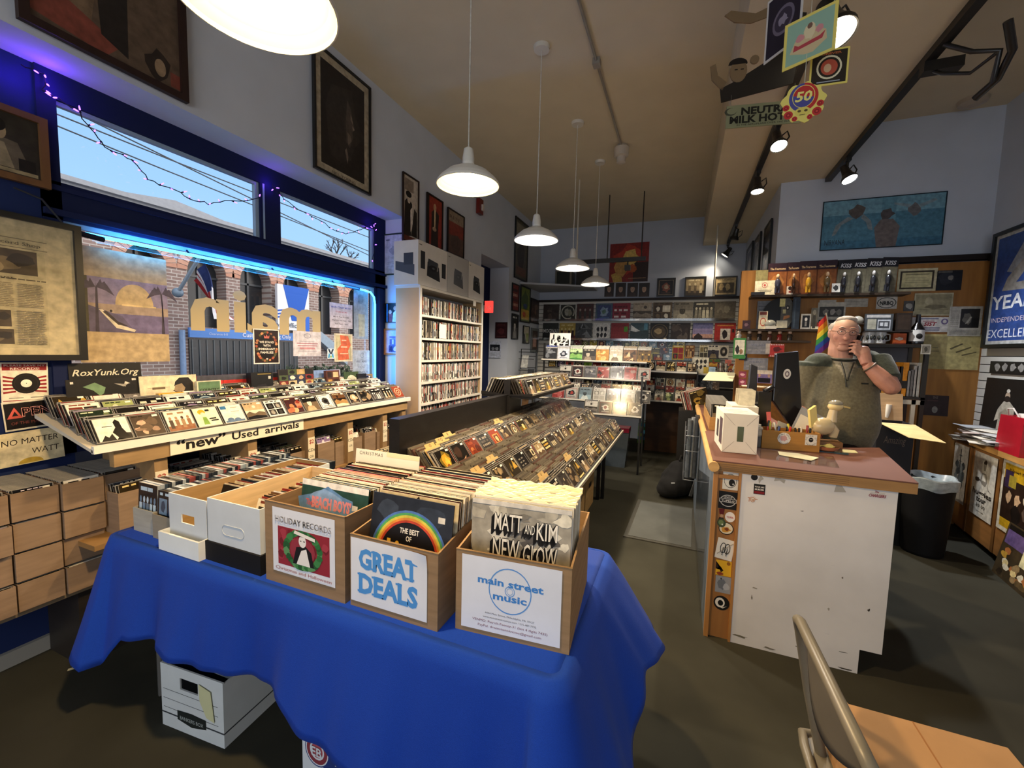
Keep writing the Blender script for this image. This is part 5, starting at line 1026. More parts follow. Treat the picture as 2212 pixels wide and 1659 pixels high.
m=MB('23304a');m.prism([(0.05,0.01,h-0.02),(w-0.01,0.01,h-0.06),(w-0.01,d-0.03,h-0.03),(0.05,d-0.03,h+0.004)],(0,0,0.003));m.prism([(0.15,0.03,h+0.005),(w,0.05,h-0.03),(w,d-0.1,h+0.0),(0.16,d-0.1,h+0.02)],(0,0,0.003),'b9c2c0');m.build('loose_flap',PAPER,bk)
tag(MB('c9c79a').prism([(-1.935+0.22,0.985+0.014,0.24),(-1.935+0.285,0.985+0.018,0.225),(-1.935+0.30,0.985+0.02,0.10),(-1.935+0.26,0.985+0.016,0.11),(-1.935+0.225,0.985+0.014,0.17)],(0,-0.0015,0)).build('sticky_note',PAPER),'torn yellow note stuck on the white storage box','note')
eb=thing('egg_carton_box','white and navy carton standing under the near corner of the blue cloth','box',(-1.245,1.075,0),-0.0)
MB('dcdedf').box((0,0,0),(0.56,0.3,0.25),'dcdedf').build('carton',PAPER,eb)
m=MB(layer=0.0002);ww,hh=0.56,0.25
m.art([('2b3c78',[(0.18,0.2),(1,0.2),(1,0.62),(0.2,0.62)]),('2b3c78',ell(0.13,0.42,0.105,0.25,26)),('dcdedf',ell(0.13,0.42,0.098,0.232,26)),('8a3a42',ell(0.13,0.42,0.09,0.212,26)),('dcdedf',ell(0.13,0.42,0.062,0.145,26)),('b0555c',ell(0.13,0.42,0.05,0.115,26))],ww,hh)
m.text('EB',0.13*ww,0.34*hh,0.05,'dcdedf',y=-0.003,bold=0.02);m.text('EGG-LAND',0.29*ww,0.34*hh,0.06,'e6e8ea',y=-0.003,align='L',bold=0.02,width=0.27);m.build('printed_label',FLAT,eb)
tag(MB('d8cfa8').poly([(-2.68,0.985,0.003),(-2.655,1.02,0.003),(-2.64,1.01,0.003),(-2.665,0.975,0.003)]).build('paper_scrap',PAPER),'tiny cream paper scrap lying on the carpet by the window wall','paper')
# ================================================================ the black CD rack in the middle of the shop
RY0,RY1=1.95,5.02
rk=thing('cd_rack','long black stepped rack of CDs standing in the middle of the shop','CD rack',(-1.0,RY0,0))
def rb(a,b): return (a[0]+1.0,a[1]-RY0,a[2]),(b[0]+1.0,b[1]-RY0,b[2])
BKC='120f0d'
MB(BKC).box(*rb((-1.50,RY0-0.05,0.55),(-1.43,3.72,1.20))).build('centre_board',BLACKP,rk)
MB(BKC).box(*rb((-1.52,3.45,0.55),(-1.41,3.75,1.185))).build('upper_post',BLACKP,rk)
TIER=[(-1.18,0.885,'top'),(-0.90,0.785,'middle'),(-0.61,0.685,'lowest')]
for x,z,n_ in TIER:
    m=MB(BKC);p0=(x+1.0+0.012,0,z-0.012);
    m.prism([(x+1.0+0.015,0,z-0.02),(x+1.0+0.015,0,z+0.006),(x+1.0-0.28,0,z+0.03),(x+1.0-0.28,0,z+0.0)],(0,RY1-RY0,0));m.build('shelf_board',BLACKP,rk)
    m=MB('b5a892');m.box((x+1.0+0.01,0,z-0.012),(x+1.0+0.022,RY1-RY0,z+0.012));m.build('shelf_lip',METAL,rk)
for y in (RY0-0.012,3.44,RY1):
    m=MB(BKC);m.prism([(-0.45,y-RY0,0.62),(0.39,y-RY0,0.62),(0.39,y-RY0,0.67),(0.1,y-RY0,0.79),(-0.18,y-RY0,0.9),(-0.45,y-RY0,0.95)],(0,0.022,0));m.build('end_panel',BLACKP,rk)
for x,y in ((-0.70,2.2),(-0.77,4.5),(-0.73,4.56),(-1.4,2.2),(-1.4,4.6)): MB('120f0d').box(*rb((x-0.017,y-0.017,0),(x+0.017,y+0.017,0.66))).build('leg',METAL,rk)
SC_=(1.17,1.0,1.17)
PITCH=0.180;NS=17;left=MB()
RK=[case_mesh(1500+i,pal=[DARKP[i % 6],('2a221b','5c4a38','a08a66','cdbf9f'),('3a332b','8a7a60','c2b28c','1d1915')][i % 3],style=i % 9,top=['a89b80','8d8169','b5a98d'][i % 3]) for i in range(26)]
HERO={(0,0): [('17130f',rc(0,0,1,1)),('6a5a22',blob(random.Random(1),0.5,0.5,0.36,0.4)),('b98a2c',blob(random.Random(2),0.5,0.5,0.26,0.3)),('d9ab45',blob(random.Random(3),0.55,0.4,0.14,0.22)),('8a4a1c',blob(random.Random(4),0.5,0.22,0.12,0.1))],
        (0,1): [('1a1714',rc(0,0,1,1)),('3a2a22',blob(random.Random(5),0.3,0.6,0.24,0.26)),('b08a6c',[(0.4,0.2),(0.75,0.35),(0.7,0.28),(0.5,0.1)])],
        (0,2): cover(11,('6a2a17','8a3c20','a8683a','3a1a10'),7),(0,3): cover(12,('26221f','332e2a','4a443d','8a8070'),6),
        (0,4): [('8a3418',rc(0,0,1,1)),('c98a4a',rc(0.2,0.2,0.8,0.75)),('5c1f10',rc(0.27,0.27,0.73,0.68)),('d9b27a',blob(random.Random(5),0.5,0.45,0.12,0.16))],
        (1,0): [('201b18',rc(0,0,1,1)),('a02a24',rc(0.5,0.05,0.8,0.35))],(1,3): [('1b1917',rc(0,0,1,1))]+[('7a7368',rc(0.2+0.3*i,0.15+0.17*j,0.38+0.3*i,0.22+0.17*j)) for i in range(2) for j in range(4)],
        (2,0): [('1c2230',rc(0,0,1,1)),('6a6a2c',blob(random.Random(6),0.7,0.2,0.2,0.14)),('c8c2b0',rc(0.5,0.7,0.62,0.95))]}
for ti,(x,z,n_) in enumerate(TIER):
    for i in range(NS):
        y=RY0+0.02+i*PITCH
        for k in range(14):
            rr=random.Random(ti*900+i*20+k);tl=-0.66+rr.uniform(-0.05,0.05)
            loc=(x-0.004-k*0.0172,y+rr.uniform(0,0.012),z+0.012+k*0.0014);me=RK[(i*5+ti*11+k*7) % 26]
            if k<4:
                if k==0 and (ti,i) in HERO: me=case_mesh(1600+ti*20+i,shapes=HERO[(ti,i)],top='a89b80')
                put(me,'cd_case',loc,(tl,0,LW),nth(k+1).capitalize()+' CD case from the front at place '+nth(i+1)+' on the '+n_+' tier of the rack','CD','CDs on the rack\u2019s '+n_+' tier',scale=SC_)
            else:
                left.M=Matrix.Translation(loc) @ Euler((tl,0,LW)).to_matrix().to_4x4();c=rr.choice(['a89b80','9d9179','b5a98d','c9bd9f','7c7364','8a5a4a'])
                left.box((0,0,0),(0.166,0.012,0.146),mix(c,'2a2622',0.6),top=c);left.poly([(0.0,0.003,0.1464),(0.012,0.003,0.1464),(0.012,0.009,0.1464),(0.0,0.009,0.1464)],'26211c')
# upper shelf riding on the far half of the rack
UY0,UY1=3.48,5.02
up=thing('top_rack','two-sided black top rack of CDs riding on the far half of the long rack','CD rack',(-1.45,UY0,1.17))
for s_ in (-1,1):
    m=MB(BKC);m.prism([(0.02*s_,0,0.03),(0.02*s_,0,0.0),(0.25*s_,0,-0.0),(0.25*s_,0,0.035),(0.235*s_,0,0.035),(0.235*s_,0,0.02)],(0,UY1-UY0,0));m.build('tray',BLACKP,up)
    MB(BKC).prism([(0.02*s_,0.0,0.02),(0.25*s_,0.0,0.02),(0.25*s_,0.0,0.05),(0.02*s_,0.0,0.03)],(0,-0.01,0)).build('end_panel',BLACKP,up)
MB(BKC).box((-0.03,0.01,0.0),(0.03,0.06,0.16)).build('divider_post',BLACKP,up);MB('b5a892').box((0.24,0,0.03),(0.252,UY1-UY0,0.045)).build('shelf_lip',METAL,up)
for si,s_ in enumerate((1,-1)):
    for i in range(9):
        y=UY0+0.02+i*0.168
        for k in range(7):
            rr=random.Random(si*500+i*20+k);loc=(-1.45+s_*(0.225-k*0.026),y+(0 if s_>0 else 0.15)+rr.uniform(0,0.006),1.20);me=RK[(i*3+si*11+k*5) % 26]
            if k<(4 if s_>0 else 2): put(me,'cd_case',loc,(-0.42+rr.uniform(-0.05,0.05),0,LW if s_>0 else RW),nth(k+1).capitalize()+' CD from the front at place '+nth(i+1)+' on the top rack\u2019s '+('aisle','bookcase')[si]+' side','CD','CDs on the top rack',scale=(1.1,1,1.2))
            else:
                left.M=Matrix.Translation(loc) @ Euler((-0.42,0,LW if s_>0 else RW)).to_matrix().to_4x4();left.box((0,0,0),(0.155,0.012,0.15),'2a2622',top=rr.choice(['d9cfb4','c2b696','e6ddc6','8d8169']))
# the window-side slope of the rack
m=MB(BKC);m.box(*rb((-1.85,RY0,0.78),(-1.5,3.6,0.81)));m.build('side_shelf',BLACKP,rk)
for i in range(9):
    for k in range(8):
        rr=random.Random(7000+i*10+k);loc=(-1.83+k*0.03,RY0+0.18+i*0.178,0.812);
        if i<2 and k<5: put(RK[(i*3+k*5) % 26],'cd_case',loc,(-0.45,0,RW),nth(k+1).capitalize()+' CD from the window in slot '+nth(i+1)+' on the rack\u2019s window side','CD','CDs on the window side of the rack',scale=(1.15,1,1.2))
        else:
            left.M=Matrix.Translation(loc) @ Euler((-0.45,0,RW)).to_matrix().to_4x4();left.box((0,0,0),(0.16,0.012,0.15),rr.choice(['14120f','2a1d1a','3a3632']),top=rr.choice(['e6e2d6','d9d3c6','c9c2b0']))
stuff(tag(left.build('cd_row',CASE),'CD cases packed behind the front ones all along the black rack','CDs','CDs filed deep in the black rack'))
# tan divider cards with letters
for i,(ti,sl,k,s_,lab) in enumerate(((0,0.02,2,'O','letter O'),(0,0.95,4,'P-Q','letters P and Q'),(0,1.9,7,'R','letter R'),(1,0.0,1,'S','letter S'),(1,1.5,3,'T','letter T'),(2,2.2,3,'U','letter U'),(0,5.5,3,'M','letter M'),(2,5.2,2,'V','letter V'))):
    x,z,n_=TIER[ti]
    t=thing('divider_card','tan divider card marked with '+lab+' standing up in the black rack','divider card',(x-0.005-k*0.0172,RY0+0.02+sl*PITCH,z+0.016),rot=(-0.66,0,LW),group='divider cards in the black rack')
    m=MB('b39662');m.box((0,-0.001,0),(0.16,0.001,0.16));m.prism([(0.02,-0.001,0.16),(0.12,-0.001,0.16),(0.117,-0.001,0.186),(0.023,-0.001,0.186)],(0,0.002,0));m.build('card',CARD,t)
    m=MB();m.text(s_,0.07,0.161,0.028,'4a3a20',y=-0.0016);m.build('lettering',FLAT,t)
for i,(y,h_) in enumerate(((3.55,0.33),(4.0,0.36))):
    t=open_box('cardboard_box',('nearer','farther')[i]+' brown carton on the floor under the black rack','box',(-0.80,y,0),LW,0.4,0.4,h_,'b08d5c');MB('2a2018').poly([(0.14,-0.001,h_*0.62),(0.26,-0.001,h_*0.62),(0.26,-0.001,h_*0.76),(0.14,-0.001,h_*0.76)]).build('handle_hole',FLAT,t)
tag(MB('17140f').box((-1.38,2.1,0),(-1.2,4.8,0.5),'17140f').build('storage_crate',BLACKP),'dark crate stored on the floor under the black rack','crate')
# ================================================================ the wire rack beyond it
wr_=thing('wire_rack','open black wire rack of boxed CDs standing before the back wall','rack',(-1.2,5.9,0))
WX0,WX1=-1.95,-0.44
ROW=[(6.02,779,1290,'top',8,26.5,1177,0.17),(5.88,818,1310,'second',7,26.6,1206,0.165),(5.72,868,1330,'third',7,28.5,1190,0.165),(5.58,896,1330,'bottom',4,30.5,1260,0.165)]
def zat(px,py,y): return at(px,py,y=y).z
KEEP=[]
for i in range(20):
    rnd=random.Random(2100+i);me=case_mesh(2100+i,w=0.165,h=0.16,t=0.012,pal=[('a8a59c','8a8780','3a3836','6f6c66'),('9a978f','6a6864','26262a','8a3a32'),('4c4c50','6d6d70','9d9a92','1c1c1e'),('3a3a3c','5a5654','a8a49c','1c1a1a'),('5a6a72','7a9098','a8b0ae','2a3034'),('7f2f2a','9a4a44','b89a90','241414'),('2a2a2c','8a8784','b0ada5','5a2a28')][i % 7],style=[7,0,2,8,3][i % 5] if i % 2 else i % 9,top='a8a59c',edge='8a8882',sticker=i % 3==0);KEEP.append(me)
for y,py,pxm,n_,n,pit,px0,h_ in ROW:
    z=zat(pxm,py,y)
    m=MB('15130f');m.box((WX0+1.2,y-5.9-0.01,z-0.028),(WX1+1.2,y-5.9+0.10,z-0.012));m.build('shelf',METAL,wr_)
    MB('d8d2c4').box((WX0+1.2,y-5.9-0.014,z-0.014),(WX1+1.2,y-5.9-0.008,z+0.004)).build('shelf_edge',METAL,wr_)
    xa,xb=at(px0,py,y=y).x,at(px0+pit,py,y=y).x;pw=xb-xa
    for i in range(n):
        if n_=='top':
            pal=[('2a2c30','55585c','8d9094','c9c9c6'),('d8dade','8a8f98','2e3440','b9bcc4'),('3f7a3a','7fae5a','b9cf9a','24401f'),('1d1b19','4a4038','8a7a66','b9ab94'),('a8742a','c9973f','e0bf7a','5c3a14'),('b5a890','d6c8ac','7a6c58','efe6d0'),('6a4a30','a87a4c','d6b486','2e1e12'),('5c4420','9a7434','cfaa5c','2a1e10')][i]
            t=thing('sleeved_record',('black','white and slate','green landscape','dark face','golden','pale face','brown patterned','dark golden')[i]+' sleeved record on the top shelf of the wire rack','record',(xa+i*pw,y,z),rot=(-0.12,0,0),group='sleeved records on the wire rack')
            w=pw*0.95;m=MB(layer=0.0003);m.box((0,0,0),(w,0.02,0.185),'b9b6ae');m.art(cover(2300+i,pal,[7,8,1,0,7,0,3,2][i]),w,0.165);m.build('sleeve',PRINT,t)
            m=MB('d6d4cc');m.grid(lambda u,v: (w*u,0.002+0.16*v,0.185+0.055*math.sin(v*1.5)+0.003*math.sin(u*20+i)),10,5,['5a68a8','c9ccd4','c9d2c0','d6d4cc','d8d4c4','d6d4cc','b9ab94','c4c0b4'][i]);m.build('stack_top',CASE,t)
        else:
            for k in range(2): put(KEEP[(i*3+len(n_)*5+k*7) % 20] if not (n_=='bottom' and i==3 and k==0) else KEEP[3],'boxed_cd',(xa+i*pw,y+k*0.03,z+0.004+k*0.012),(-0.28,0,0),('Front','Rear')[k]+' boxed CD at place '+nth(i+1)+' on the '+n_+' shelf of the wire rack','CD','boxed CDs on the wire rack',scale=(pw*0.96/0.165,1,1))
SM=[(6.12,797,1290,'upper',11,18.5,1183),(6.0,836,1310,'middle',9,19.5,1200),(5.93,848,1310,'lower',9,20.5,1190)]
for y,py,pxm,n_,n,pit,px0 in SM:
    z=zat(pxm,py,y);xa,xb=at(px0,py,y=y).x,at(px0+pit,py,y=y).x;pw=xb-xa
    MB('15130f').box((WX0+1.2,y-5.9-0.004,z-0.016),(WX1+1.2,y-5.9+0.06,z-0.004)).build('shelf',METAL,wr_)
    for i in range(n):
        if n_=='upper' and i in (2,4): me=case_mesh(2500+i,shapes=[(('b5504a','ffffff')[0] if i==2 else '7fa03a',rc(0,0,1,1)),('2a1a1a' if i==2 else '5a7a2a',rc(0.3,0.3,0.7,0.7))],top='c9c6bd')
        else: me=CDS[(i*7+len(n_)*3) % 30]
        put(me,'small_cd',(xa+i*pw,y,z),(-0.2,0,0),'CD at place '+nth(i+1)+' in the '+n_+' small row of the wire rack','CD','small CDs on the wire rack',scale=(pw*0.95/0.142,1,0.95))
for x in (WX0,WX1-0.02):
    for y in (5.66,6.14): MB('15130f').box((x+1.2-0.012,y-5.9-0.012,0),(x+1.2+0.012,y-5.9+0.012,1.72 if y>6 else 1.3)).build('post',METAL,wr_)
m=MB('15130f');m.box((WX1-0.02+1.19,-0.24,0.55),(WX1-0.02+1.21,0.24,0.575));m.build('cross_bar',METAL,wr_)
jz=zat(1210,752,6.1);j0,j1=at(1187,735,y=6.1),at(1232,735,y=6.1)
jt=thing('jazz_sign','white sign with black dancing shapes reading jazz above the wire rack','sign',(j0.x,6.1,jz-0.02),rot=(-0.06,0,0));jw,jh=j1.x-j0.x,j0.z-jz+0.13
js=[('f0ede4',rc(0,0,1,1))];rnd=random.Random(9)
for k in range(12): js.append(('14120f',blob(rnd,0.12+0.07*k,0.45+0.2*math.sin(k*1.7),0.05,0.24,8,0.5)))
m=MB('f0ede4',layer=0.0004);m.box((0,0,0),(jw,0.006,jh));m.art(clip(js),jw,jh);m.text('JAZZ',jw/2,jh*0.36,jh*0.34,'f4f1e8',y=-0.006,bold=0.04,width=jw*0.8);m.build('sheet',PAPER,jt)
t=thing('tote_bag','green and blue patterned shopping bag on the floor under the back racks','bag',tuple(at(1400,953,z=0)-Vector((0,0.15,0))))
m=MB('7fae3a');cs_=['7fae3a','3a6f8a','a8c24a','2e5f3a','8fb84a','4a86a0','b5c860','2a4a5c']
for i in range(5):
    for j in range(6):
        x0,x1=-0.17+0.068*i,-0.17+0.068*(i+1);f_=lambda x,z: (x*(1-0.1*z),-0.08-0.03*math.sin((x+0.17)*9),z)
        m.poly([f_(x0,j*0.06),f_(x1,j*0.06),f_(x1,(j+1)*0.06),f_(x0,(j+1)*0.06)],cs_[(i*3+j*5+i*j) % 8])
m.prism([(-0.17,-0.08,0),(0.17,-0.08,0),(0.16,-0.085,0.36),(-0.16,-0.085,0.36)],(0,0.2,0),'4a7a3a');m.build('body',GLOSS,t)
m=MB('2e5f3a');m.tube([(-0.09,-0.1,0.3),(-0.08,-0.1,0.42),(0.06,-0.1,0.42),(0.08,-0.1,0.3)],0.008);m.build('handle',CLOTH,t)
t=thing('storage_tub','grey plastic tub with a crimson lid on the floor under the wire rack','tub',(-0.9,5.9,0));MB('8e2440').box((-0.25,0,0.50),(0.28,0.25,0.56)).build('lid',GLOSS,t);MB('4a5258').prism([(-0.2,0.02,0.0),(0.24,0.02,0.0),(0.28,0.02,0.5),(-0.24,0.02,0.5)],(0,0.2,0)).build('tub_body',GLOSS,t)
# ================================================================ back wall
st_=thing('slatwall','white slatted display wall across the back of the shop','display wall',(-2.69,8.02,0))
m=MB('c9c7bf');k=0;z=0.98
while z<2.52: m.box((0,0.012,z),(3.56,0.07,z+0.066),'cfccc2');z+=0.076
m.box((0,0.045,0.95),(3.56,0.075,2.56),'2c2a26');m.build('slats',PAINT,st_)
MB('1c120d').box((-0.0,-0.02,2.555),(3.58,0.075,2.60)).build('top_rail',WOODX,st_)
PR={0: [('3a2e2a','5a4a42','8a7a6c','2a201c'),('2a2a26','4a4a42','b5b3a6','d8d6c8'),('4a2a28','6a4a44','9a8f86','3a3634'),('3a4a78','4a6a98','8aa0b8','5a7a6a'),('8a2a3a','b06a74','e6dcd8','5a1a24'),('6a5f52','8a7f70','a89c8a','4a4238'),('5a4c38','6a5a42','c9c4b4','3a3024'),('6a6458','8a8474','a8a290','3c382e'),('2a2822','4c483c','7a7464','b5ae98'),('5a5244','7a7260','9a927c','3a342a')],
      1: [('1c1e1c','3a3e3a','4a4e4a','d6d6d0'),('b59a4a','7a2a2a','3a1a1a','d8c88a'),('4a4e50','6a6e70','8a8e90','2a2e30'),('e0ded8','2a2a2e','4a4a52','1a1a1e'),('9a2a2e','a8343a','8a2026','b5444a'),('2a4048','3a5660','b9c8cc','e8eef0'),('1c1a16','8a7a52','4a4232','b5a67a'),('2a201c','3a2e28','4a3e36','6a6258'),('5a5a8a','8a7aa0','c98a7a','3a2a26'),('a02a22','8a1f1a','d8cfc4','2a1a18')]}
PXS={0: [1173,1209,1245.6,1286,1322.6,1367,1410,1454,1498,1543],1: [1173,1209,1243.6,1282,1321,1363,1406,1451,1498.5,1546]}
for r_ in (0,1):
    z0=at(1400,692 if r_==0 else 736,y=7.97).z
    for i in range(10):
        x0=at(PXS[r_][i],680,y=7.97).x
        if r_==1 and i==4: sh_=[('a02c30',rc(0,0,1,1)),('8a2428',rc(0.1,0.8,0.8,0.86)),('5fae2e',rc(0.74,0.5,0.95,0.8))]
        elif r_==1 and i==6: sh_=[('161412',rc(0,0,1,1)),('6a5a3c',ell(0.5,0.5,0.45,0.45,28)),('1c1814',ell(0.5,0.5,0.41,0.41,28)),('4a3c28',ell(0.5,0.5,0.33,0.33,24)),('a8926a',blob(random.Random(3),0.45,0.55,0.2,0.16)),('d8d2c4',ell(0.82,0.12,0.08,0.05))]
        elif r_==1 and i==8: sh_=[('6a6a98',rc(0,0,1,1)),('8f84ac',rc(0,0.35,1,0.7)),('c99a8a',rc(0,0.2,1,0.4)),('4a3a48',rc(0,0,1,0.2)),('2c1c18',[(0.08,0.1),(0.5,0.1),(0.5,0.28),(0.28,0.46),(0.08,0.28)])]
        elif r_==1 and i==9: sh_=[('a82a20',rc(0,0,1,1)),('c07a3a',rc(0.12,0.84,0.9,0.9)),('d8d2c6',rc(0.28,0.1,0.76,0.7)),('231c1a',blob(random.Random(4),0.5,0.4,0.14,0.22)),('2a1512',rc(0.84,0.5,0.94,0.68))]
        elif r_==1 and i==5: sh_=[('2c4048',rc(0,0,1,1)),('3f5a64',rc(0,0.55,1,1)),('eef2f2',[(0.02,0.9),(0.3,0.7),(0.55,0.55),(0.3,0.5),(0.02,0.55)]),('eef2f2',[(0.05,0),(0.3,0.1),(0.6,0.06),(0.95,0.12),(0.9,0)]),('5a90a8',rc(0.74,0.62,0.94,0.98))]
        elif r_==1 and i==3: sh_=[('e4e2dc',rc(0,0,1,1))]+[('26262a',blob(random.Random(k),0.3+0.22*(k % 3),0.3+0.34*(k//3),0.08,0.14)) for k in range(6)]
        elif r_==0 and i==1: sh_=[('d6d4c8',rc(0,0,1,1)),('2e2e28',rc(0.04,0.04,0.96,0.96)),('b9b7a8',ell(0.5,0.5,0.42,0.42,26)),('34342e',ell(0.5,0.5,0.36,0.36,26)),('9c9a8c',blob(random.Random(5),0.42,0.5,0.12,0.22)),('84826f',blob(random.Random(6),0.62,0.46,0.12,0.2)),('26261f',ell(0.8,0.2,0.1,0.08))]
        else: sh_=cover(2700+r_*40+i,PR[r_][i],[[7,4,2,8,6,1,5,0,2,7],[6,2,3,5,3,1,4,7,1,0]][r_][i])
        if r_==1 and i==0: sh_=[('20221f',rc(0,0,1,1)),('2e322e',rc(0,0.5,1,0.95))]
        desc=[['murky brown','white-ringed round emblem','maroon and grey','blue','crimson and white','grey-brown','plain khaki','pale group','dark figure','tan crowd'],['black lettered','yellow and red','grey abstract','white photo-grid','plain red green-stickered','teal and white','round gilt emblem','dark brown','violet sunset barn','red picture']][r_][i]
        t=thing('wall_record',desc+' record, '+nth(i+1)+' from the corner in the '+('upper','lower')[r_]+' row of the back wall','record',(x0,7.975,z0),rot=(-0.05,0,0),group='records on the back wall, '+('upper','lower')[r_]+' row')
        m=MB(layer=0.0008);m.box((0,0,0),(0.318,0.006,0.318),sh_[0][0]);m.art(sh_,0.318,0.318)
        if r_==1 and i==0: m.text('MOGWAI',0.159,0.13,0.1,'cfcfc8',y=-0.004,bold=0.02,width=0.29)
        m.build('jacket',PRINT,t)
    MB('b9b6ac').prism([(0.0,-0.10,z0-0.012),(0.0,-0.10,z0+0.03),(0.0,-0.096,z0+0.03),(0.0,-0.096,z0-0.006),(0.0,0.012,z0-0.006),(0.0,0.012,z0-0.012)],(3.55,0,0)).build('clear_ledge',gmat('ledge_plastic',(0.85,0.85,0.83),0.1,0.25),st_)
# pictures above the rail
YP=YB-0.005
framed('red_poster','big red and gold portrait poster high on the back wall','poster',(1317,525,1401,609),('y',YP),[('7e1c14',rc(0,0,1,1)),('2a1410',rc(0.62,0,1,0.5)),('a8321a',blob(random.Random(1),0.5,0.6,0.36,0.34)),('b99a4a',[(0.05,0.2),(0.3,0.3),(0.35,0.0),(0.12,0.0)]),('cfae5c',blob(random.Random(2),0.55,0.6,0.2,0.24)),('a8521e',blob(random.Random(3),0.6,0.35,0.12,0.1)),('26100c',blob(random.Random(4),0.72,0.45,0.08,0.06)),('b58a4a',blob(random.Random(5),0.3,0.35,0.16,0.2)),('8a6a4a',rc(0.5,0.08,0.95,0.1))],None,0,0.006)
for i,(a,b) in enumerate(((1306,1326),(1330,1352),(1355,1378),(1380,1403))):
    framed('portrait_photo',nth(i+1)+' from the corner of four dark portraits in a row under the red poster','photograph',(a,611,b,641),('y',YP),[('221a17',rc(0,0,1,1)),('3a2a24',[(0.1,0),(0.9,0),(0.75,0.28),(0.25,0.28)]),('a88a76',ell(0.5,0.55,0.2,0.24)),('17110f',ell(0.5,0.7,0.28,0.2,14,0,PI)),('17110f',rc(0.38,0.56,0.46,0.59)),('17110f',rc(0.54,0.56,0.62,0.59)),('5c3a30',rc(0.43,0.42,0.57,0.445)),('7d6454',rc(0.48,0.47,0.52,0.55))],None,0,0.004,group='four portraits under the red poster')
framed('framed_record','black-framed dark record sleeve above the back rail, nearest the portraits','framed picture',(1419,601,1459,641),('y',YP),cover(31,('1a1614','3a2a24','6a3a2a','8a7a66'),8),'101010',0.02)
framed('framed_record','black-framed sepia picture of people dancing above the back rail','framed picture',(1479,598,1525,640),('y',YP),cover(32,('8a7a5c','3a3024','5c4e3a','b5a684'),2),'101010',0.02)
framed('framed_record','black-framed sepia band picture above the back rail, nearest the lowered ceiling','framed picture',(1543,597,1592,639),('y',YP),[('a8946c',rc(0,0,1,1)),('4a3e2c',rc(0.08,0.1,0.92,0.7)),('8a7752',blob(random.Random(6),0.3,0.45,0.12,0.2)),('9c8860',blob(random.Random(7),0.6,0.45,0.14,0.2)),('2c2418',blob(random.Random(8),0.45,0.3,0.1,0.16))],'101010',0.02,texts=[('THE FLATLANDERS',0.5,0.83,0.1,'2a2218',dict(wf=0.8,bold=0.02))])
# corner shelf with an old television
p=at(1148,622,x=-2.65);sz=at(1200,622,y=7.75).z
cs2=tag(MB('a9adb3').prism([(-2.70,6.95,sz),(-2.70,8.08,sz),(-1.55,8.08,sz),(-1.55,7.62,sz)],(0,0,-0.03)).build('corner_shelf',PAINT),'grey corner shelf high at the back carrying an old television','shelf')
tv=thing('television','small old tube television on the corner shelf','television',(-2.13,7.72,sz),0.0)
m=MB('6c675a');m.box((-0.16,0,0.02),(0.16,0.06,0.32));m.prism([(-0.15,0.06,0.03),(0.15,0.06,0.03),(0.15,0.06,0.31),(-0.15,0.06,0.31)],(0,0.24,0));m.build('case',GLOSS,tv,bevel=0.008)
MB('23261f').box((-0.125,-0.004,0.065),(0.125,0.004,0.29)).build('screen',GLOSS,tv);MB('2c2a24').box((-0.12,0.0,0),(0.12,0.2,0.02)).build('stand',GLOSS,tv)
tag(MB('26241f').box((-1.90,7.78,sz),(-1.60,8.05,sz+0.3)).build('speaker',GLOSS),'dark box-shaped speaker beside the television on the corner shelf','speaker')
# beam hung from the ceiling by rods
bmz=at(1330,562,y=6.6).z;b0_,b1_=at(1246,568,y=6.6),at(1395,556,y=6.6)
hb_=thing('hanging_track','black light track hung on thin rods before the red poster','light track',(b0_.x,6.6,bmz))
MB('1a1712').box((0,-0.02,-0.03),(b1_.x-b0_.x,0.02,0.03)).build('track',METAL,hb_)
for px in (1314,1388): x=at(px,500,y=6.6).x-b0_.x;MB('2a2620').tube([(x,0,0.03),(x,0,ZC-bmz)],0.009).build('rod',METAL,hb_)
x=at(1356,570,y=6.6).x-b0_.x;m=MB('1a1712');m.tube([(x,0,-0.03),(x,0,-0.09)],0.012);m.box((x-0.04,-0.05,-0.16),(x+0.04,0.05,-0.09));m.build('lamp_head',METAL,hb_)
for i,(px,y) in enumerate(((1245,5.9),(1541,6.9))):
    a=at(px,640 if i else 580,y=y);b=at(px,425 if i else 463,y=y);tag(MB('b9b3a4').tube([(a.x,y,a.z),(a.x,y,ZC if i==0 else ZS)],0.012).build('ceiling_pole',METAL),('pale pole dropping from the ceiling behind the fourth pendant lamp','pale pole dropping from the lowered ceiling at the back')[i],'pole')
# CDs on the slats and the bins on the far side
binr=thing('cd_bin','black stepped bin of CDs against the back wall beside the wire rack','CD bin',(-0.5,6.6,0))
za,zb_=zat(1446,802,6.6),zat(1446,866,6.6);bx1=at(1506,800,y=6.6).x+0.5
MB('17140f').prism([(0,0,za-0.03),(0,0,za-0.012),(0,0.4,za+0.05),(0,1.3,za+0.05),(0,1.3,za-0.1),(0,0.3,za-0.12)],(bx1,0,0)).build('upper_shelf',BLACKP,binr);MB('d8d2c4').box((0,-0.008,za-0.022),(bx1,0,za)).build('shelf_edge',METAL,binr)
MB('17140f').prism([(0,0,zb_-0.03),(0,0,zb_-0.01),(0,0.5,zb_+0.22),(0,0.5,zb_-0.03)],(bx1,0,0)).build('lower_shelf',BLACKP,binr);MB('d8d2c4').box((0,-0.008,zb_-0.022),(bx1,0,zb_)).build('shelf_edge',METAL,binr)
MB('4a3018').box((0,0.6,0),(bx1+0.1,1.35,zb_-0.05)).build('wooden_base',WOODX,binr);MB('17140f').box((bx1,0.0,0),(bx1+0.02,1.3,za)).build('end_panel',BLACKP,binr)
n=5
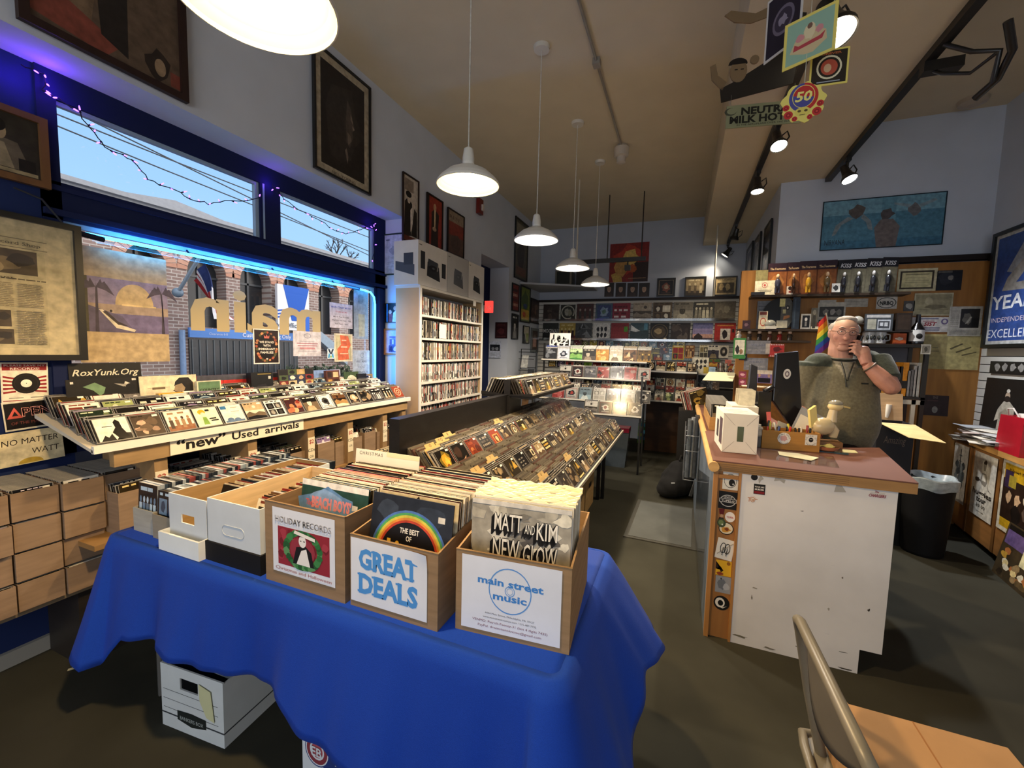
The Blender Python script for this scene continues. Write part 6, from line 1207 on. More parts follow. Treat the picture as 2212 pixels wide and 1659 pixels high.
for ri,(y,z,n_,h_,cnt) in enumerate(((6.60,za,'upper',0.15,5),(6.60,zb_,'lower front',0.13,5),(6.74,zb_+0.095,'lower middle',0.12,5),(6.88,zb_+0.19,'lower rear',0.14,5))):
    pw=bx1/cnt
    for i in range(cnt): put(case_mesh(2900+ri*9+i,pal=[PALS[(i*3+ri) % 12],('e6ddc4','b8a888','8a3a2a','2a2420')][i % 2]),'bin_cd',(-0.5+i*pw,y,z),(-0.22,0,0),'CD at place '+nth(i+1)+' in the '+n_+' row of the back wall bin','CD','CDs in the back wall bin',scale=(pw*0.95/0.142,1,h_/0.125))
for ri,(py,px0,px1,n,n_) in enumerate(((752,1238,1480,13,'top'),(765,1390,1480,5,'second'),(778,1390,1496,5,'third'))):
    y=7.98;z=at(1430,py,y=y).z;xa,xb=at(px0,py,y=y).x,at(px1,py,y=y).x;pw=(xb-xa)/n
    for i in range(n): put(case_mesh(3000+ri*20+i,pal=[('2a2a3a','8a8a9a','d8d0c0','7a2a2a'),PALS[7],('b5a43a','6a5a20','e0d8b0','2a2a1a'),PALS[3],('6a8aa0','a8c0d0','e8e8e8','2a3a4a')][(i+ri) % 5]),'slatwall_cd',(xa+i*pw,y,z),(-0.05,0,0),'CD at place '+nth(i+1)+' in the '+n_+' row hung on the white slats','CD','CDs hung on the slat wall',scale=(pw*0.95/0.142,1,(0.135 if ri else 0.12)/0.125))
# right end of the back wall: shelf with records, books and a card
zs_=zat(1550,808,6.9);x0=at(1495,806,y=6.9).x
rs=thing('wall_shelf','black-fronted shelf of records and books at the end of the back wall','shelf',(x0,6.9,zs_))
MB('d8d2c4').box((0,0,-0.025),(0.62,0.5,0)).build('board',SCUFF,rs);MB('17140f').prism([(0,0.02,-0.2),(0,0.02,-0.025),(0,0.5,-0.025),(0,0.5,-0.2)],(0.62,0,0)).build('apron',BLACKP,rs)
def stand(name,label,cat,px,y,shapes,depth=0.006,texts=(),tilt=-0.06,z0=None,group=None,mt_=None):
    l,t_,r_,b=px;pl,pr=at(l,(t_+b)/2,y=y),at(r_,(t_+b)/2,y=y);z1=at((l+r_)/2,t_,y=y).z;zb=at((l+r_)/2,b,y=y).z if z0 is None else z0;w,h=pr.x-pl.x,z1-zb
    t=thing(name,label,cat,(pl.x,y,zb),rot=(tilt,0,0),group=group);m=MB(layer=0.0004);m.box((0,0,0),(w,depth,h),shapes[0][0]);m.art(shapes,w,h)
    for s_,u,v,sz,c,kw in texts:
        kw=dict(kw)
        if 'wf' in kw: kw['width']=kw.pop('wf')*w
        m.text(s_,u*w,v*h,sz*h,c,y=-0.00006*(len(shapes)*0.5+3),**kw)
    m.build('sheet',mt_ or PRINT,t);return t
stand('record','cream record sleeve with a grid of dark photos on the end shelf','record',(1495,772,1531,807),6.93,[('e6dcc0',rc(0,0,1,1))]+[('26221e',blob(random.Random(k),0.3+0.24*(k % 3),0.4+0.34*(k//3),0.09,0.13)) for k in range(6)]+[('d0b040',rc(0.7,0.0,1,0.4))],z0=zs_)
stand('shelf_card','small pale blue printed card on the end shelf','card',(1531,793,1545,807),6.92,[('b5cfe0',rc(0,0,1,1)),('6a8aa0',rc(0.15,0.7,0.85,0.75)),('6a8aa0',rc(0.15,0.5,0.85,0.55)),('6a8aa0',rc(0.15,0.3,0.85,0.35))],z0=zs_)
for i in range(14):
    x=at(1550,800,y=6.95).x+i*0.0145;rnd=random.Random(i);put(SPM[rnd.randrange(26)][0],'shelf_disc',(x,6.95,zs_),(0,0.0 if i<9 else 0.25,0),nth(i+1).capitalize()+' upright disc case from the cream sleeve on the end shelf','CD','disc cases on the end shelf',scale=(1,1,0.9))
for i,(px,c) in enumerate((((1452,746,1478,777),('c9a83a','a02a2a','2a2a2a','e0d8b0')),((1480,746,1500,774),('8a5a2a','c08a4a','4a2a1a','e0c08a')),((1511,745,1530,774),('d8cfae','b8a87a','4a4434','8a7a52')),((1529,745,1554,774),('d8d0c0','3a3640','8a7a5a','26222a')),((1553,745,1574,773),('cfc8b8','26221e','4a443c','8a8070')),((1532,776,1556,792),('c98a2a','e0b04a','4a6a3a','a03a2a')))):
    stand('slatwall_record',('yellow and red','brown crowd','cream two-panel','white dark-haired portrait','round dark portrait','orange small')[i]+' sleeve hung on the white slats above the end shelf','record',px,7.95,cover(3100+i,c,[5,2,5,0,4,1][i]),group='sleeves above the end shelf')
stand('paper_ornament','small coral paper star above the end shelf','ornament',(1566,777,1580,790),7.95,[('d87a6a',[(0.5,1),(0.62,0.65),(1,0.6),(0.7,0.4),(0.8,0),(0.5,0.22),(0.2,0),(0.3,0.4),(0,0.6),(0.38,0.65)])])
zt=zat(1520,838,6.3)
for i in range(5):
    stand('record',('white-bordered','black','dark grey','charcoal','brown')[i]+' record sleeve in the low bin under the end shelf','record',(1487+i*13,820+i*1.2,1502+i*13,842),6.9,cover(3200+i,[('d8d6d0','26262a','8a8a8c','b0b0ae'),('1c1c1c','3a3a38','5a5854','8a8680'),('2c2a28','4c4844','6a6660','9a968c'),('2a2a2c','4a4a4c','6a6a6a','b0b0b0'),('4a3a2c','6a5440','8a745a','b8a488')][i],8 if i==0 else 7),group='records in the low bin')
tag(MB('17140f').box((at(1485,842,y=6.85).x,6.85,0.3),(at(1590,842,y=6.85).x,7.4,zat(1530,842,6.85)),'17140f').build('record_bin',BLACKP),'black bin of records under the end shelf','bin')
# left wall pictures toward the back
LP_=('x',-2.70)
framed('framed_poster','tall narrow framed poster high on the wall behind the third pendant lamp','poster',(1111,476,1139,606),LP_,[('5c5646',rc(0,0,1,1)),('8a836e',rc(0.1,0.7,0.9,0.95)),('3a352b',blob(random.Random(1),0.5,0.4,0.3,0.3)),('6b4a3a',rc(0.1,0.05,0.9,0.2))],'101010',0.025)
framed('framed_poster','small framed red poster on the wall by the door','poster',(1105,613,1120,673),LP_,cover(41,('7a2f2a','a8655a','c9a08a','3a1a18'),6),'101010',0.02)
framed('framed_poster','framed green and yellow poster on the wall by the door','poster',(1123,619,1144,697),LP_,[('7a8a3a',rc(0,0,1,1)),('4a5f2c',blob(random.Random(3),0.5,0.6,0.35,0.3)),('c9a84a',rc(0.05,0.05,0.95,0.35)),('b5523a',blob(random.Random(4),0.4,0.2,0.2,0.08)),('3a4a78',blob(random.Random(5),0.5,0.45,0.2,0.08))],'101010',0.025)
framed('framed_poster','dark brown poster in the back corner of the window wall','poster',(1145,646,1164,699),LP_,cover(43,('3a2a24','52403a','7a5a4c','2a1e1a'),7),'1c1613',0.02)
framed('framed_poster','framed black and white figure poster under the red poster by the door','poster',(1104.5,678,1118,733),LP_,cover(44,('1c1c1e','4a4a4c','8a8a88','d0d0cc'),0),'101010',0.02)
framed('framed_poster','small framed pale picture under the green poster','poster',(1129,704,1142,742),LP_,[('b9b5a4',rc(0,0,1,1)),('2c2c2c',[(0.05,0),(0.5,0),(0.3,0.5),(0.05,0.6)]),('8a9a5a',rc(0.5,0.1,0.9,0.6))],'101010',0.015)
framed('wall_mirror','tall grey-framed picture low in the back corner','framed picture',(1146,709,1162,761),LP_,[('4a3a30',rc(0,0,1,1)),('b08a7c',rc(0.2,0.15,0.8,0.6)),('6a5a52',ell(0.5,0.7,0.2,0.1))],'6c7274',0.05)
framed('poster','dark maroon poster on the pale wall beside the navy door','poster',(1070,696,1096,731),('y',6.475),[('3a1a1e',rc(0,0,1,1)),('7a4a4c',rc(0.15,0.85,0.85,0.88)),('6a3a3c',rc(0.1,0.78,0.9,0.8)),('5a2c30',blob(random.Random(3),0.5,0.45,0.3,0.2)),('7a4a4c',rc(0.1,0.08,0.9,0.1))],'1a1012',0.008,0.006)
framed('paper_notice','white notice with a dark photo stuck beside the navy door','notice',(1056,737,1082.5,773),('y',6.46),[('b9c2d4',rc(0,0,1,1)),('1c2026',rc(0.1,0.42,0.9,0.8)),('7a7f88',blob(random.Random(4),0.35,0.55,0.14,0.1)),('8a8f98',blob(random.Random(5),0.65,0.55,0.12,0.1)),('8a94a8',rc(0.1,0.3,0.9,0.32)),('8a94a8',rc(0.1,0.22,0.9,0.24)),('8a94a8',rc(0.1,0.14,0.7,0.16))],None,0,0.003)
ex=thing('exit_sign','glowing red exit sign over the navy door beyond the bookcase','exit sign',(-2.66,5.30,at(1055,675,x=-2.5).z),0)
e0,e1=at(1047,662,y=5.28),at(1063,662,y=5.28);MB().box((e0.x+2.66,-0.02,0),(e1.x+2.66,0.02,at(1055,650,y=5.28).z-at(1055,675,y=5.28).z)).build('lit_face',emat('exit_red','ff4038',1.6),ex)
MB('b9b5ac').box((-0.047,-0.015,0.02),(e0.x+2.66,0.015,0.1)).build('bracket',METAL,ex)
m=MB();m.text('EXIT',(e0.x+e1.x)/2+2.66,0.04,0.07,'ffd8d0',y=-0.021,width=(e1.x-e0.x)*0.8);m.build('lettering',FLAT,ex)
# literature stand by the door
ls=thing('magazine_stand','black wire stand of leaflets by the back corner of the window wall','magazine stand',(-2.5,6.95,0))
m=MB('15161a')
for x in (-0.14,0.14): m.tube([(x,0,0),(x,0.02,1.62)],0.008)
for z in (0.8,1.05,1.3,1.5,1.62): m.tube([(-0.14,0,z),(0.14,0,z)],0.006);m.tube([(-0.14,-0.1,z-0.05),(0.14,-0.1,z-0.05)],0.005)
m.build('wire_frame',METAL,ls)
for i,(x,z,c) in enumerate(((-0.05,1.3,'cfcfc6'),(-0.08,1.05,'8a8a84'),(0.06,1.06,'4a4e52'),(-0.06,0.82,'6a5f50'),(0.05,0.8,'3a4468'),(-0.02,0.6,'7a5a3a'))):
    tag(MB(c).prism([(-2.5+x-0.06,6.88,z),(-2.5+x+0.06,6.88,z),(-2.5+x+0.06,6.95,z+0.22),(-2.5+x-0.06,6.95,z+0.22)],(0,0.01,0)).build('leaflet',PRINT),('white','grey','charcoal','brown','navy blue','tan')[i]+' leaflet in the wire stand by the back corner','leaflet','leaflets in the wire stand')
# ================================================================ the sales counter
ct=thing('sales_counter','white-panelled sales counter with a worn maroon top and plywood edge','counter',(0.2,2.534,0))
def cb(m): m.M=Matrix.Translation((-0.2,-2.534,0));return m
m=cb(MB('6a4538'));out=[(0.19,2.535),(1.07,2.525),(1.235,3.43),(0.86,3.22),(0.80,5.3),(0.20,5.3)]
m.prism([(x,y,1.016) for x,y in out],(0,0,0.006));m.build('worktop',SCUFF,ct)
m=cb(MB('9a7445'));m.prism([(x,y,0.965) for x,y in out],(0,0,0.05));m.build('plywood_edge',WOODX,ct)
m=cb(MB('7d5c36'))
for z in (0.975,0.985,0.995,1.005): m.box((0.195,2.528,z),(1.066,2.5305,z+0.003))
m.build('ply_lines',WOODX,ct)
m=cb(MB('c39a5e'));m.tube([(0.195,2.51,0.99),(0.197,3.5,0.995),(0.2,5.3,1.0)],0.028,n=12);m.build('bullnose_rail',WOODX,ct)
m=cb(MB('d6d1cb'));m.prism([(0.336,2.54,0.0),(0.915,2.54,0.0),(0.915,2.54,0.13),(1.005,2.54,0.13),(1.005,2.54,0.965),(0.336,2.54,0.965)],(0,0.02,0));m.build('front_panel',SCUFF,ct)
m=cb(MB('c9c3bb'));m.box((0.985,2.56,0.13),(1.005,3.1,0.965));m.box((0.895,2.56,0),(0.915,3.1,0.13));m.build('side_panel',SCUFF,ct)
m=cb(MB('9b6a38'));m.box((0.222,2.555,0.0),(0.336,2.57,0.965));m.build('wood_strip',WOOD,ct)
m=cb(MB('a9763f'));m.box((0.3235,2.535,0.0),(0.336,2.56,0.965));m.box((0.2,2.535,0),(0.222,2.57,0.965));m.box((0.222,2.54,0.925),(0.325,2.57,0.945));m.build('wood_trim',WOOD,ct)
m=cb(MB('6a7684'));m.box((0.2,2.57,0),(0.215,5.28,0.965));m.build('end_board',STREAK,ct)
m=cb(MB('2a2420'));m.box((0.7,3.15,0),(0.72,5.28,0.96));m.box((0.35,3.05,0.0),(0.9,3.07,0.96));m.build('back_panel',WOOD,ct)
# marks and stickers on the panel
def sticker(label,px,shapes,texts=(),y=2.5535,name='sticker',rot=0):
    l,t_,r_,b=px;k=dict(y=y);x0,x1=at(l,(t_+b)/2,**k).x,at(r_,(t_+b)/2,**k).x;z1,z0=at((l+r_)/2,t_,**k).z,at((l+r_)/2,b,**k).z;w,h=x1-x0,z1-z0
    t=thing(name,label,'sticker',(x0,y,z0),group='stickers on the counter');m=MB(layer=0.0002)
    m.M=Matrix.Translation((w/2,0,h/2)) @ Matrix.Rotation(rot,4,'Y') @ Matrix.Translation((-w/2,0,-h/2))
    for i,(c,p) in enumerate(shapes): m.poly([(u*w,-0.0006-0.0002*i,v*h) for u,v in p],c)
    for s_,u,v,sz,c,kw in texts:
        kw=dict(kw)
        if 'wf' in kw: kw['width']=kw.pop('wf')*w
        m.text(s_,u*w,v*h,sz*h,c,y=-0.001-0.0002*len(shapes),**kw)
    m.build('print',FLAT,t);return t
F_=rc(0,0,1,1)
sticker('white sticker with a black circle drawing, topmost on the wood strip',(1561,1020,1595,1058),[('d9d4c6',F_),('1a1816',ell(0.5,0.5,0.4,0.4,24)),('d9d4c6',ell(0.5,0.5,0.37,0.37,24)),('1a1816',ell(0.6,0.4,0.2,0.2,18)),('1a1816',rc(0.2,0.6,0.4,0.64)),('d9d4c6',ell(0.68,0.33,0.05,0.05,8))])
sticker('black square sticker with a silver badge on the wood strip',(1552,1062,1593,1100),[('121111',F_),('b9b6b0',ell(0.5,0.48,0.42,0.34,24)),('121111',ell(0.5,0.48,0.38,0.3,24)),('b9b6b0',rc(0.04,0.38,0.96,0.6)),('121111',rc(0.08,0.41,0.92,0.57))],[('UNCLE',0.5,0.64,0.13,'c9c6c0',dict(wf=0.44,bold=0.02)),('TUPELO',0.5,0.43,0.14,'c9c6c0',dict(wf=0.7,bold=0.02))])
sticker('dark red figure sticker on the wood strip',(1551,1098,1566,1126),[('5a1418',[(0.2,0.55),(0.8,0.55),(0.9,1),(0.1,0.95)]),('b08a6a',ell(0.55,0.42,0.22,0.14)),('2a1a18',[(0.0,0.0),(1,0.05),(0.8,0.3),(0.2,0.3)])])
sticker('round white sticker with red lettering on the wood strip',(1566,1106,1588,1128),[('e4dcd2',ell(0.5,0.5,0.5,0.5,22))],[('TOPIA',0.5,0.38,0.26,'b0423a',dict(wf=0.7,bold=0.03))])
sticker('round yellow and black picture sticker on the wood strip',(1552,1128,1585,1155),[('15120f',ell(0.5,0.5,0.5,0.5,24)),('d8c9a8',ell(0.5,0.5,0.44,0.44,24)),('c58a30',blob(random.Random(2),0.5,0.4,0.3,0.22)),('7a3a1c',blob(random.Random(3),0.55,0.45,0.14,0.12))])
sticker('small round green sticker overlapping the yellow round one',(1549,1120,1568,1139),[('3f4a30',ell(0.5,0.5,0.5,0.5,20)),('6a7a4c',ell(0.45,0.55,0.3,0.3,16)),('d8dcc8',ell(0.6,0.35,0.1,0.1,8))],y=2.553)
sg_=[('dcd8cc',F_)]
for cx in (0.38,0.62):
    for k in range(14): a0,a1=2*PI*k/14,2*PI*(k+1)/14;sg_.append(('16140f',[(cx+0.13*math.cos(a0),0.55+0.22*math.sin(a0)),(cx+0.17*math.cos(a0),0.55+0.26*math.sin(a0)),(cx+0.17*math.cos(a1),0.55+0.26*math.sin(a1)),(cx+0.13*math.cos(a1),0.55+0.22*math.sin(a1))]))
sg_+=[('16140f',rc(0.36,0.2,0.4,0.6)),('16140f',rc(0.6,0.2,0.64,0.6)),('8a8478',[(0.1,0.2),(0.9,0.86),(0.9,0.9),(0.1,0.24)])]
sticker('cream sticker with a black looped signature, halfway down the wood strip',(1547,1164,1585,1209),sg_,rot=0.12)
sticker('yellow and black sticker below the signature sticker',(1546,1211,1580,1244),[('d9a825',F_),('2a1c10',[(0,0.4),(0.3,0.6),(0.5,0.35),(0.35,0.2),(0,0.9)]),('8a3a1c',blob(random.Random(4),0.3,0.12,0.25,0.1)),('8a5a1c',ell(0.8,0.85,0.12,0.12))])
sticker('worn silver-grey sticker near the foot of the wood strip',(1545,1245,1579,1281),[('8f9296',F_),('6a6e74',blob(random.Random(5),0.4,0.5,0.25,0.3)),('a8abb0',blob(random.Random(6),0.7,0.4,0.2,0.2)),('3a3c40',blob(random.Random(7),0.35,0.85,0.06,0.06))])
sticker('black oval sticker with a white swirl, lowest on the wood strip',(1541,1287,1576,1318),[('14120f',ell(0.5,0.5,0.5,0.5,26)),('e4dccc',ell(0.4,0.52,0.3,0.34,24)),('14120f',ell(0.44,0.5,0.17,0.2,20)),('e4dccc',[(0.3,0.22),(0.6,0.15),(0.85,0.35),(0.6,0.22)])])
Y2=2.5395
sticker('black and red sticker reading rock like murder on the white panel',(1628,1046,1653,1068),[('16130f',F_),('7a1a1e',rc(0.05,0.06,0.95,0.3))],[('ROCK LIKE',0.5,0.66,0.2,'d8cfc4',dict(wf=0.8,bold=0.03)),('MURDER',0.5,0.4,0.22,'d8cfc4',dict(wf=0.8,bold=0.04))],Y2)
sun=[('b5703c',ell(0.5,0.42,0.24,0.36,20)),('d6cdbf',ell(0.5,0.42,0.19,0.28,20)),('b5703c',rc(0.0,0.6,0.3,0.68)),('b5703c',rc(0.12,0.1,0.18,0.62)),('b5703c',rc(0.72,0.5,0.98,0.58))]+[('b5703c',[(0.5+0.28*math.cos(a),0.45+0.42*math.sin(a)),(0.5+0.28*math.cos(a+0.1),0.45+0.42*math.sin(a+0.1)),(0.5+0.38*math.cos(a+0.05),0.45+0.55*math.sin(a+0.05))]) for a in [0.4+0.33*k for k in range(8)]]
sticker('small orange sun-shaped sticker on the white panel',(1615,1070,1637,1086),sun,[('18',0.5,0.28,0.36,'b5703c',dict(wf=0.2,bold=0.03))],Y2)
sticker('red script sticker high on the far side of the white panel',(1876,1057,1916,1078),[('c9c2b8',rc(0.1,0.3,0.9,0.7))],[('The',0.45,0.62,0.3,'8a2438',dict(wf=0.22,shear=0.3,bold=0.02)),('CHARGERS',0.5,0.18,0.42,'8a2438',dict(wf=0.95,shear=0.35,bold=0.03))],Y2)
for i,(px,ps) in enumerate((((1672,1031,1697,1045),[(0,0.3),(0.1,1),(1,0.7),(0.9,0.1),(0.5,0.5)]),((1801,1044,1829,1064),[(0.05,0),(0.2,0.95),(0.5,1),(1,0.1)]),((1638,1026,1650,1046),[(0.2,0),(0.0,0.5),(0.4,1),(1,0.6),(0.5,0.4)]))):
    sticker('torn grey tape scar, '+('second','third','first')[i]+' from the wood strip along the top of the white panel',px,[('a39c90',ps)],(),Y2,'tape_scar')
m=MB('120f0d');p=at(1629.5,1031,y=Y2);m.M=Matrix.Translation(p) @ Matrix.Rotation(PI/2,4,'X');m.lathe([(0.0,0.0006),(0.0165,0.0006)],n=20,capb=False,capt=False);o=m.build('cable_hole',FLAT,ct);o.location=(-0.2,-2.534,0)
m=cb(MB());rnd=random.Random(6)
for px,py,w,h,c in ((1733,1104,10,4,'6a645a'),(1800,1222,18,3,'9a9488'),(1820,1248,5,6,'6a6052'),(1877,1318,7,10,'3a3228'),(1786,1369,14,3,'4a4438'),(1822,1409,26,4,'4a443a'),(1720,1396,5,4,'4a4238'),(1630,1270,14,8,'8f8676'),(1624,1290,3,14,'6a6254'),(1600,1375,40,2,'6f6856'),(1660,1400,34,2,'7a7262'),(1825,1445,40,4,'3c362c'),(1790,1316,6,8,'9a9282')):
    a,b=at(px-w/2,py-h/2,y=Y2),at(px+w/2,py+h/2,y=Y2);m.poly([(a.x+(b.x-a.x)*(0.5+0.5*math.cos(t_)*(0.7+0.3*math.sin(t_*3+px))),Y2-0.0004,(a.z+b.z)/2+(a.z-b.z)*0.5*math.sin(t_)*(0.7+0.3*math.cos(t_*2+py))) for t_ in [2*PI*k/10 for k in range(10)]],c)
m.build('scuff_marks',FLAT,ct)
# ---------------------------------------------------------------- on the counter
Z1=1.023
bx=thing('ballot_box','box wrapped in white paper with slots cut in the top, on the counter corner','box',(0.25,2.773,Z1),0.05)
m=MB('d9d3c6');m.box((0,0,0),(0.187,0.34,0.235));m.build('wrapped_carton',PAPER,bx,bevel=0.003)
m=MB('8a8376',layer=0.0002)
for a,b in (((0,0),(0.065,0.07)),((0.187,0),(0.125,0.07)),((0,0.235),(0.065,0.165)),((0.187,0.235),(0.125,0.165))):
    d=Vector((b[0]-a[0],b[1]-a[1])).normalized();n_=Vector((-d.y,d.x))*0.0008;m.poly([(a[0]+n_.x,-0.0006,a[1]+n_.y),(a[0]-n_.x,-0.0006,a[1]-n_.y),(b[0]-n_.x,-0.0006,b[1]-n_.y),(b[0]+n_.x,-0.0006,b[1]+n_.y)])
m.build('paper_folds',FLAT,bx)
MB('4a5230').poly([(0.078,-0.0008,0.07),(0.112,-0.0008,0.07),(0.112,-0.0008,0.16),(0.078,-0.0008,0.16)]).build('green_window',GLOSS,bx)
m=MB('2c2822');m.poly([(0.03,0.2,0.2356),(0.13,0.2,0.2356),(0.13,0.208,0.2356),(0.03,0.208,0.2356)]);m.poly([(0.04,0.13,0.2356),(0.15,0.13,0.2356),(0.15,0.139,0.2356),(0.04,0.139,0.2356)]);m.poly([(0.06,0.06,0.2356),(0.15,0.06,0.2356),(0.15,0.066,0.2356),(0.06,0.066,0.2356)]);m.build('slot',FLAT,bx)
m=MB('4a4448');m.poly([(-0.0008,0.25,0.06),(-0.0008,0.17,0.06),(-0.0008,0.17,0.17),(-0.0008,0.25,0.17)]);m.poly([(-0.0008,0.13,0.04),(-0.0008,0.02,0.04),(-0.0008,0.02,0.2),(-0.0008,0.13,0.2)],'5a4a52');m.build('side_picture',PRINT,bx)
b2=thing('ballot_box','second white paper-covered box directly behind the slotted one','box',(0.33,3.16,Z1),0.03);m=MB('d5cfc0');m.box((0,0,0),(0.16,0.3,0.24));m.build('wrapped_carton',PAPER,b2,bevel=0.003)
for i in range(7): tag(MB(('cfc8b0','b8b09a','d9d3bf')[i % 3]).prism([(0.37,3.2+i*0.03,Z1+0.245),(0.47,3.2+i*0.03,Z1+0.245),(0.475,3.225+i*0.03,Z1+0.345),(0.375,3.225+i*0.03,Z1+0.345)],(0,0.003,0)).build('loose_sleeve',CASE),nth(i+1).capitalize()+' loose clear sleeve from the front on top of the rear white box','sleeve','loose sleeves on the rear white box')
open_box('cardboard_box','brown carton of sleeved CDs on the far end of the counter','box',(0.225,3.55,Z1),0.0,0.17,0.9,0.10,'a8804e')
for i in range(26): put(CDS[(i*7) % 30],'sleeved_cd',(0.234,3.58+i*0.032,Z1+0.012+0.06),(-0.45,0,0),nth(i+1).capitalize()+' sleeved CD from the front in the carton on the counter','CD','sleeved CDs on the counter',scale=(1.05,0.6,1.1))
tag(MB('dcd6b4').prism([(0.22,5.0,Z1+0.3),(0.52,5.05,Z1+0.3),(0.58,5.4,Z1+0.38),(0.30,5.35,Z1+0.38)],(0,0,0.004)).build('paper_sheet',PAPER),'pale yellow notice lying across the records at the far end of the counter','paper')
for i in range(9): put(LPS[(i*5) % 22],'small_record',(0.06+i*0.012,5.35,Z1-0.08),(0,-0.3,0.5),nth(i+1).capitalize()+' record of the leaning pile past the counter\u2019s far end','record','leaning records past the counter',scale=(0.7,1.5,0.7))
tag(MB('17140f').box((0.0,5.33,0.0),(0.4,5.75,0.93)).build('record_stand',BLACKP),'black stand under the leaning records past the counter','stand')
pb=open_box('pen_box','long cardboard box of pens and tools on the counter','box',(0.497,3.02,Z1),0.1,0.315,0.15,0.115,'a8793f')
def decal_on(parent,label,x,z,shapes,texts,w,h):
    q=Matrix.Rotation(parent.rotation_euler.z,3,'Z');t=thing('sticker',label,'sticker',parent.location+q @ Vector((x,-0.0008,z)),parent.rotation_euler.z)
    m=MB(layer=0.0002)
    for i,(c,p) in enumerate(shapes): m.poly([(u*w,-0.0004-0.0002*i,v*h) for u,v in p],c)
    for i,(s_,u,v,sz,c,kw) in enumerate(texts): m.text(s_,u*w,v*h,sz*h,c,y=-0.002,**kw)
    m.build('print',FLAT,t)
def ringtext(s,r,w,h,size,col,a0=PI*0.95,a1=PI*0.05):
    return [(ch,0.5+r*math.cos(a0+(a1-a0)*i/max(1,len(s)-1)),0.5+r*math.sin(a0+(a1-a0)*i/max(1,len(s)-1))-size*0.3,size,col,dict(rot=(a0+(a1-a0)*i/max(1,len(s)-1))-PI/2)) for i,ch in enumerate(s) if ch != ' ']
decal_on(pb,'round white sticker with a pink centre on the pen box',0.085,0.035,[('ddd6cc',ell(0.5,0.5,0.5,0.5,26)),('c99a94',blob(random.Random(3),0.5,0.5,0.26,0.26,14,0.3))],ringtext('RED HOT CHILI',0.37,0.07,0.07,0.17,'26201c')+ringtext('PEPPERS',0.37,0.07,0.07,0.17,'26201c',PI*1.25,PI*1.75),0.072,0.072)
decal_on(pb,'square white sticker with a black face ring on the pen box',0.235,0.04,[('d8d2c6',rc(0,0,1,1)),('16130f',ell(0.5,0.5,0.2,0.22,16)),('8a8478',rc(0.38,0.5,0.62,0.58))],ringtext('UNION OF',0.38,0.06,0.06,0.17,'16130f')+ringtext('RECORDS',0.38,0.06,0.06,0.17,'16130f',PI*1.2,PI*1.8),0.062,0.066)
rnd=random.Random(14)
for i in range(16):
    x,y=0.03+0.017*i,0.03+rnd.uniform(0,0.09);q=Matrix.Rotation(0.1,3,'Z') @ Vector((x,y,0.02));c=['c0392b','d98a2a','c9c23a','26221e','3a4a78','d8d2c4','8a2a26','1d1b1a'][i % 8]
    t=thing('pen',('red','orange','yellow','black','blue','white','maroon','dark')[i % 8]+' pen sticking up in the pen box, '+nth(i+1)+' from the wrapped box','pen',pb.location+q,rot=(rnd.uniform(-0.5,0.1),rnd.uniform(-0.3,0.3),0),group='pens in the box')
    L_=rnd.uniform(0.11,0.155);MB(c).tube([(0,0,0),(0,0,L_*0.75)],0.0055).build('barrel',GLOSS,t);MB(c if i % 3 else '1c1a19').tube([(0,0,L_*0.75),(0,0,L_)],0.0065).build('cap',GLOSS,t)
t=thing('scissors','orange-handled tool standing in the pen box','tool',(0.56,3.12,Z1+0.05),rot=(-0.2,-0.1,0));MB('b5431f').box((-0.012,-0.006,0.06),(0.012,0.006,0.17)).build('handle',GLOSS,t);MB('8a8a88').box((-0.006,-0.003,0),(0.006,0.003,0.06)).build('blade',STEEL,t)
t=thing('glass_jar','small clear glass jar between the wrapped box and the pen box','jar',(0.47,3.05,Z1+0.07));MB('a8a294').lathe([(0.03,0),(0.035,0.01),(0.035,0.05),(0.028,0.06)],n=18).build('jar_body',CASE,t);MB('d8d2c0').lathe([(0.022,0.06),(0.022,0.075)],n=16).build('lid',ENAMEL,t)
tag(MB('4a4640').box((0.455,3.02,Z1),(0.492,3.09,Z1+0.07)).build('small_box',PRINT),'small dark box under the glass jar','box')
tag(MB().prism([(0.442,2.70,Z1),(0.80,2.66,Z1),(0.86,2.98,Z1),(0.45,2.98,Z1)],(0,0,0.004)).build('acrylic_sheet',CLEAR),'clear acrylic sheet on the counter top','sheet')
tag(MB('cfc9a8').prism([(0.56,2.83,Z1+0.0045),(0.70,2.76,Z1+0.0045),(0.76,2.86,Z1+0.0045),(0.68,2.93,Z1+0.0045),(0.57,2.93,Z1+0.0045)],(0,0,0.001)).build('paper_slip',PAPER),'pale paper slip lying on the clear acrylic sheet','paper')
tag(MB('d9d2a0').prism([(0.90,3.10,Z1),(1.03,3.14,Z1),(1.04,3.22,Z1),(0.88,3.2,Z1)],(0,0,0.004)).build('note_pad',PAPER),'yellow note sheet by the back edge of the counter','paper')
t=thing('bowl','terracotta bowl holding yellow scraps at the back of the counter','bowl',(0.865,3.13,Z1));MB('a8694a').lathe([(0.04,0),(0.062,0.012),(0.07,0.032),(0.064,0.032),(0.05,0.012)],n=24,capt=True).build('dish',CERAM,t)
m=MB('d8c878');rnd=random.Random(3)
m.grid(lambda u,v: (0.058*(u*2-1)*0.8,0.058*(v*2-1)*0.8,0.03+0.022*math.sin(u*PI)*math.sin(v*PI)+0.006*math.sin(u*9+v*7)),8,8,'d8c878',smooth=False);m.build('scraps',PAPER,t)
tag(MB('3a5866').prism([(0.80,3.08,Z1),(0.96,3.06,Z1),(0.97,3.10,Z1),(0.80,3.12,Z1)],(0,0,0.003)).build('blue_folder',GLOSS),'thin blue folder under the terracotta bowl','folder')
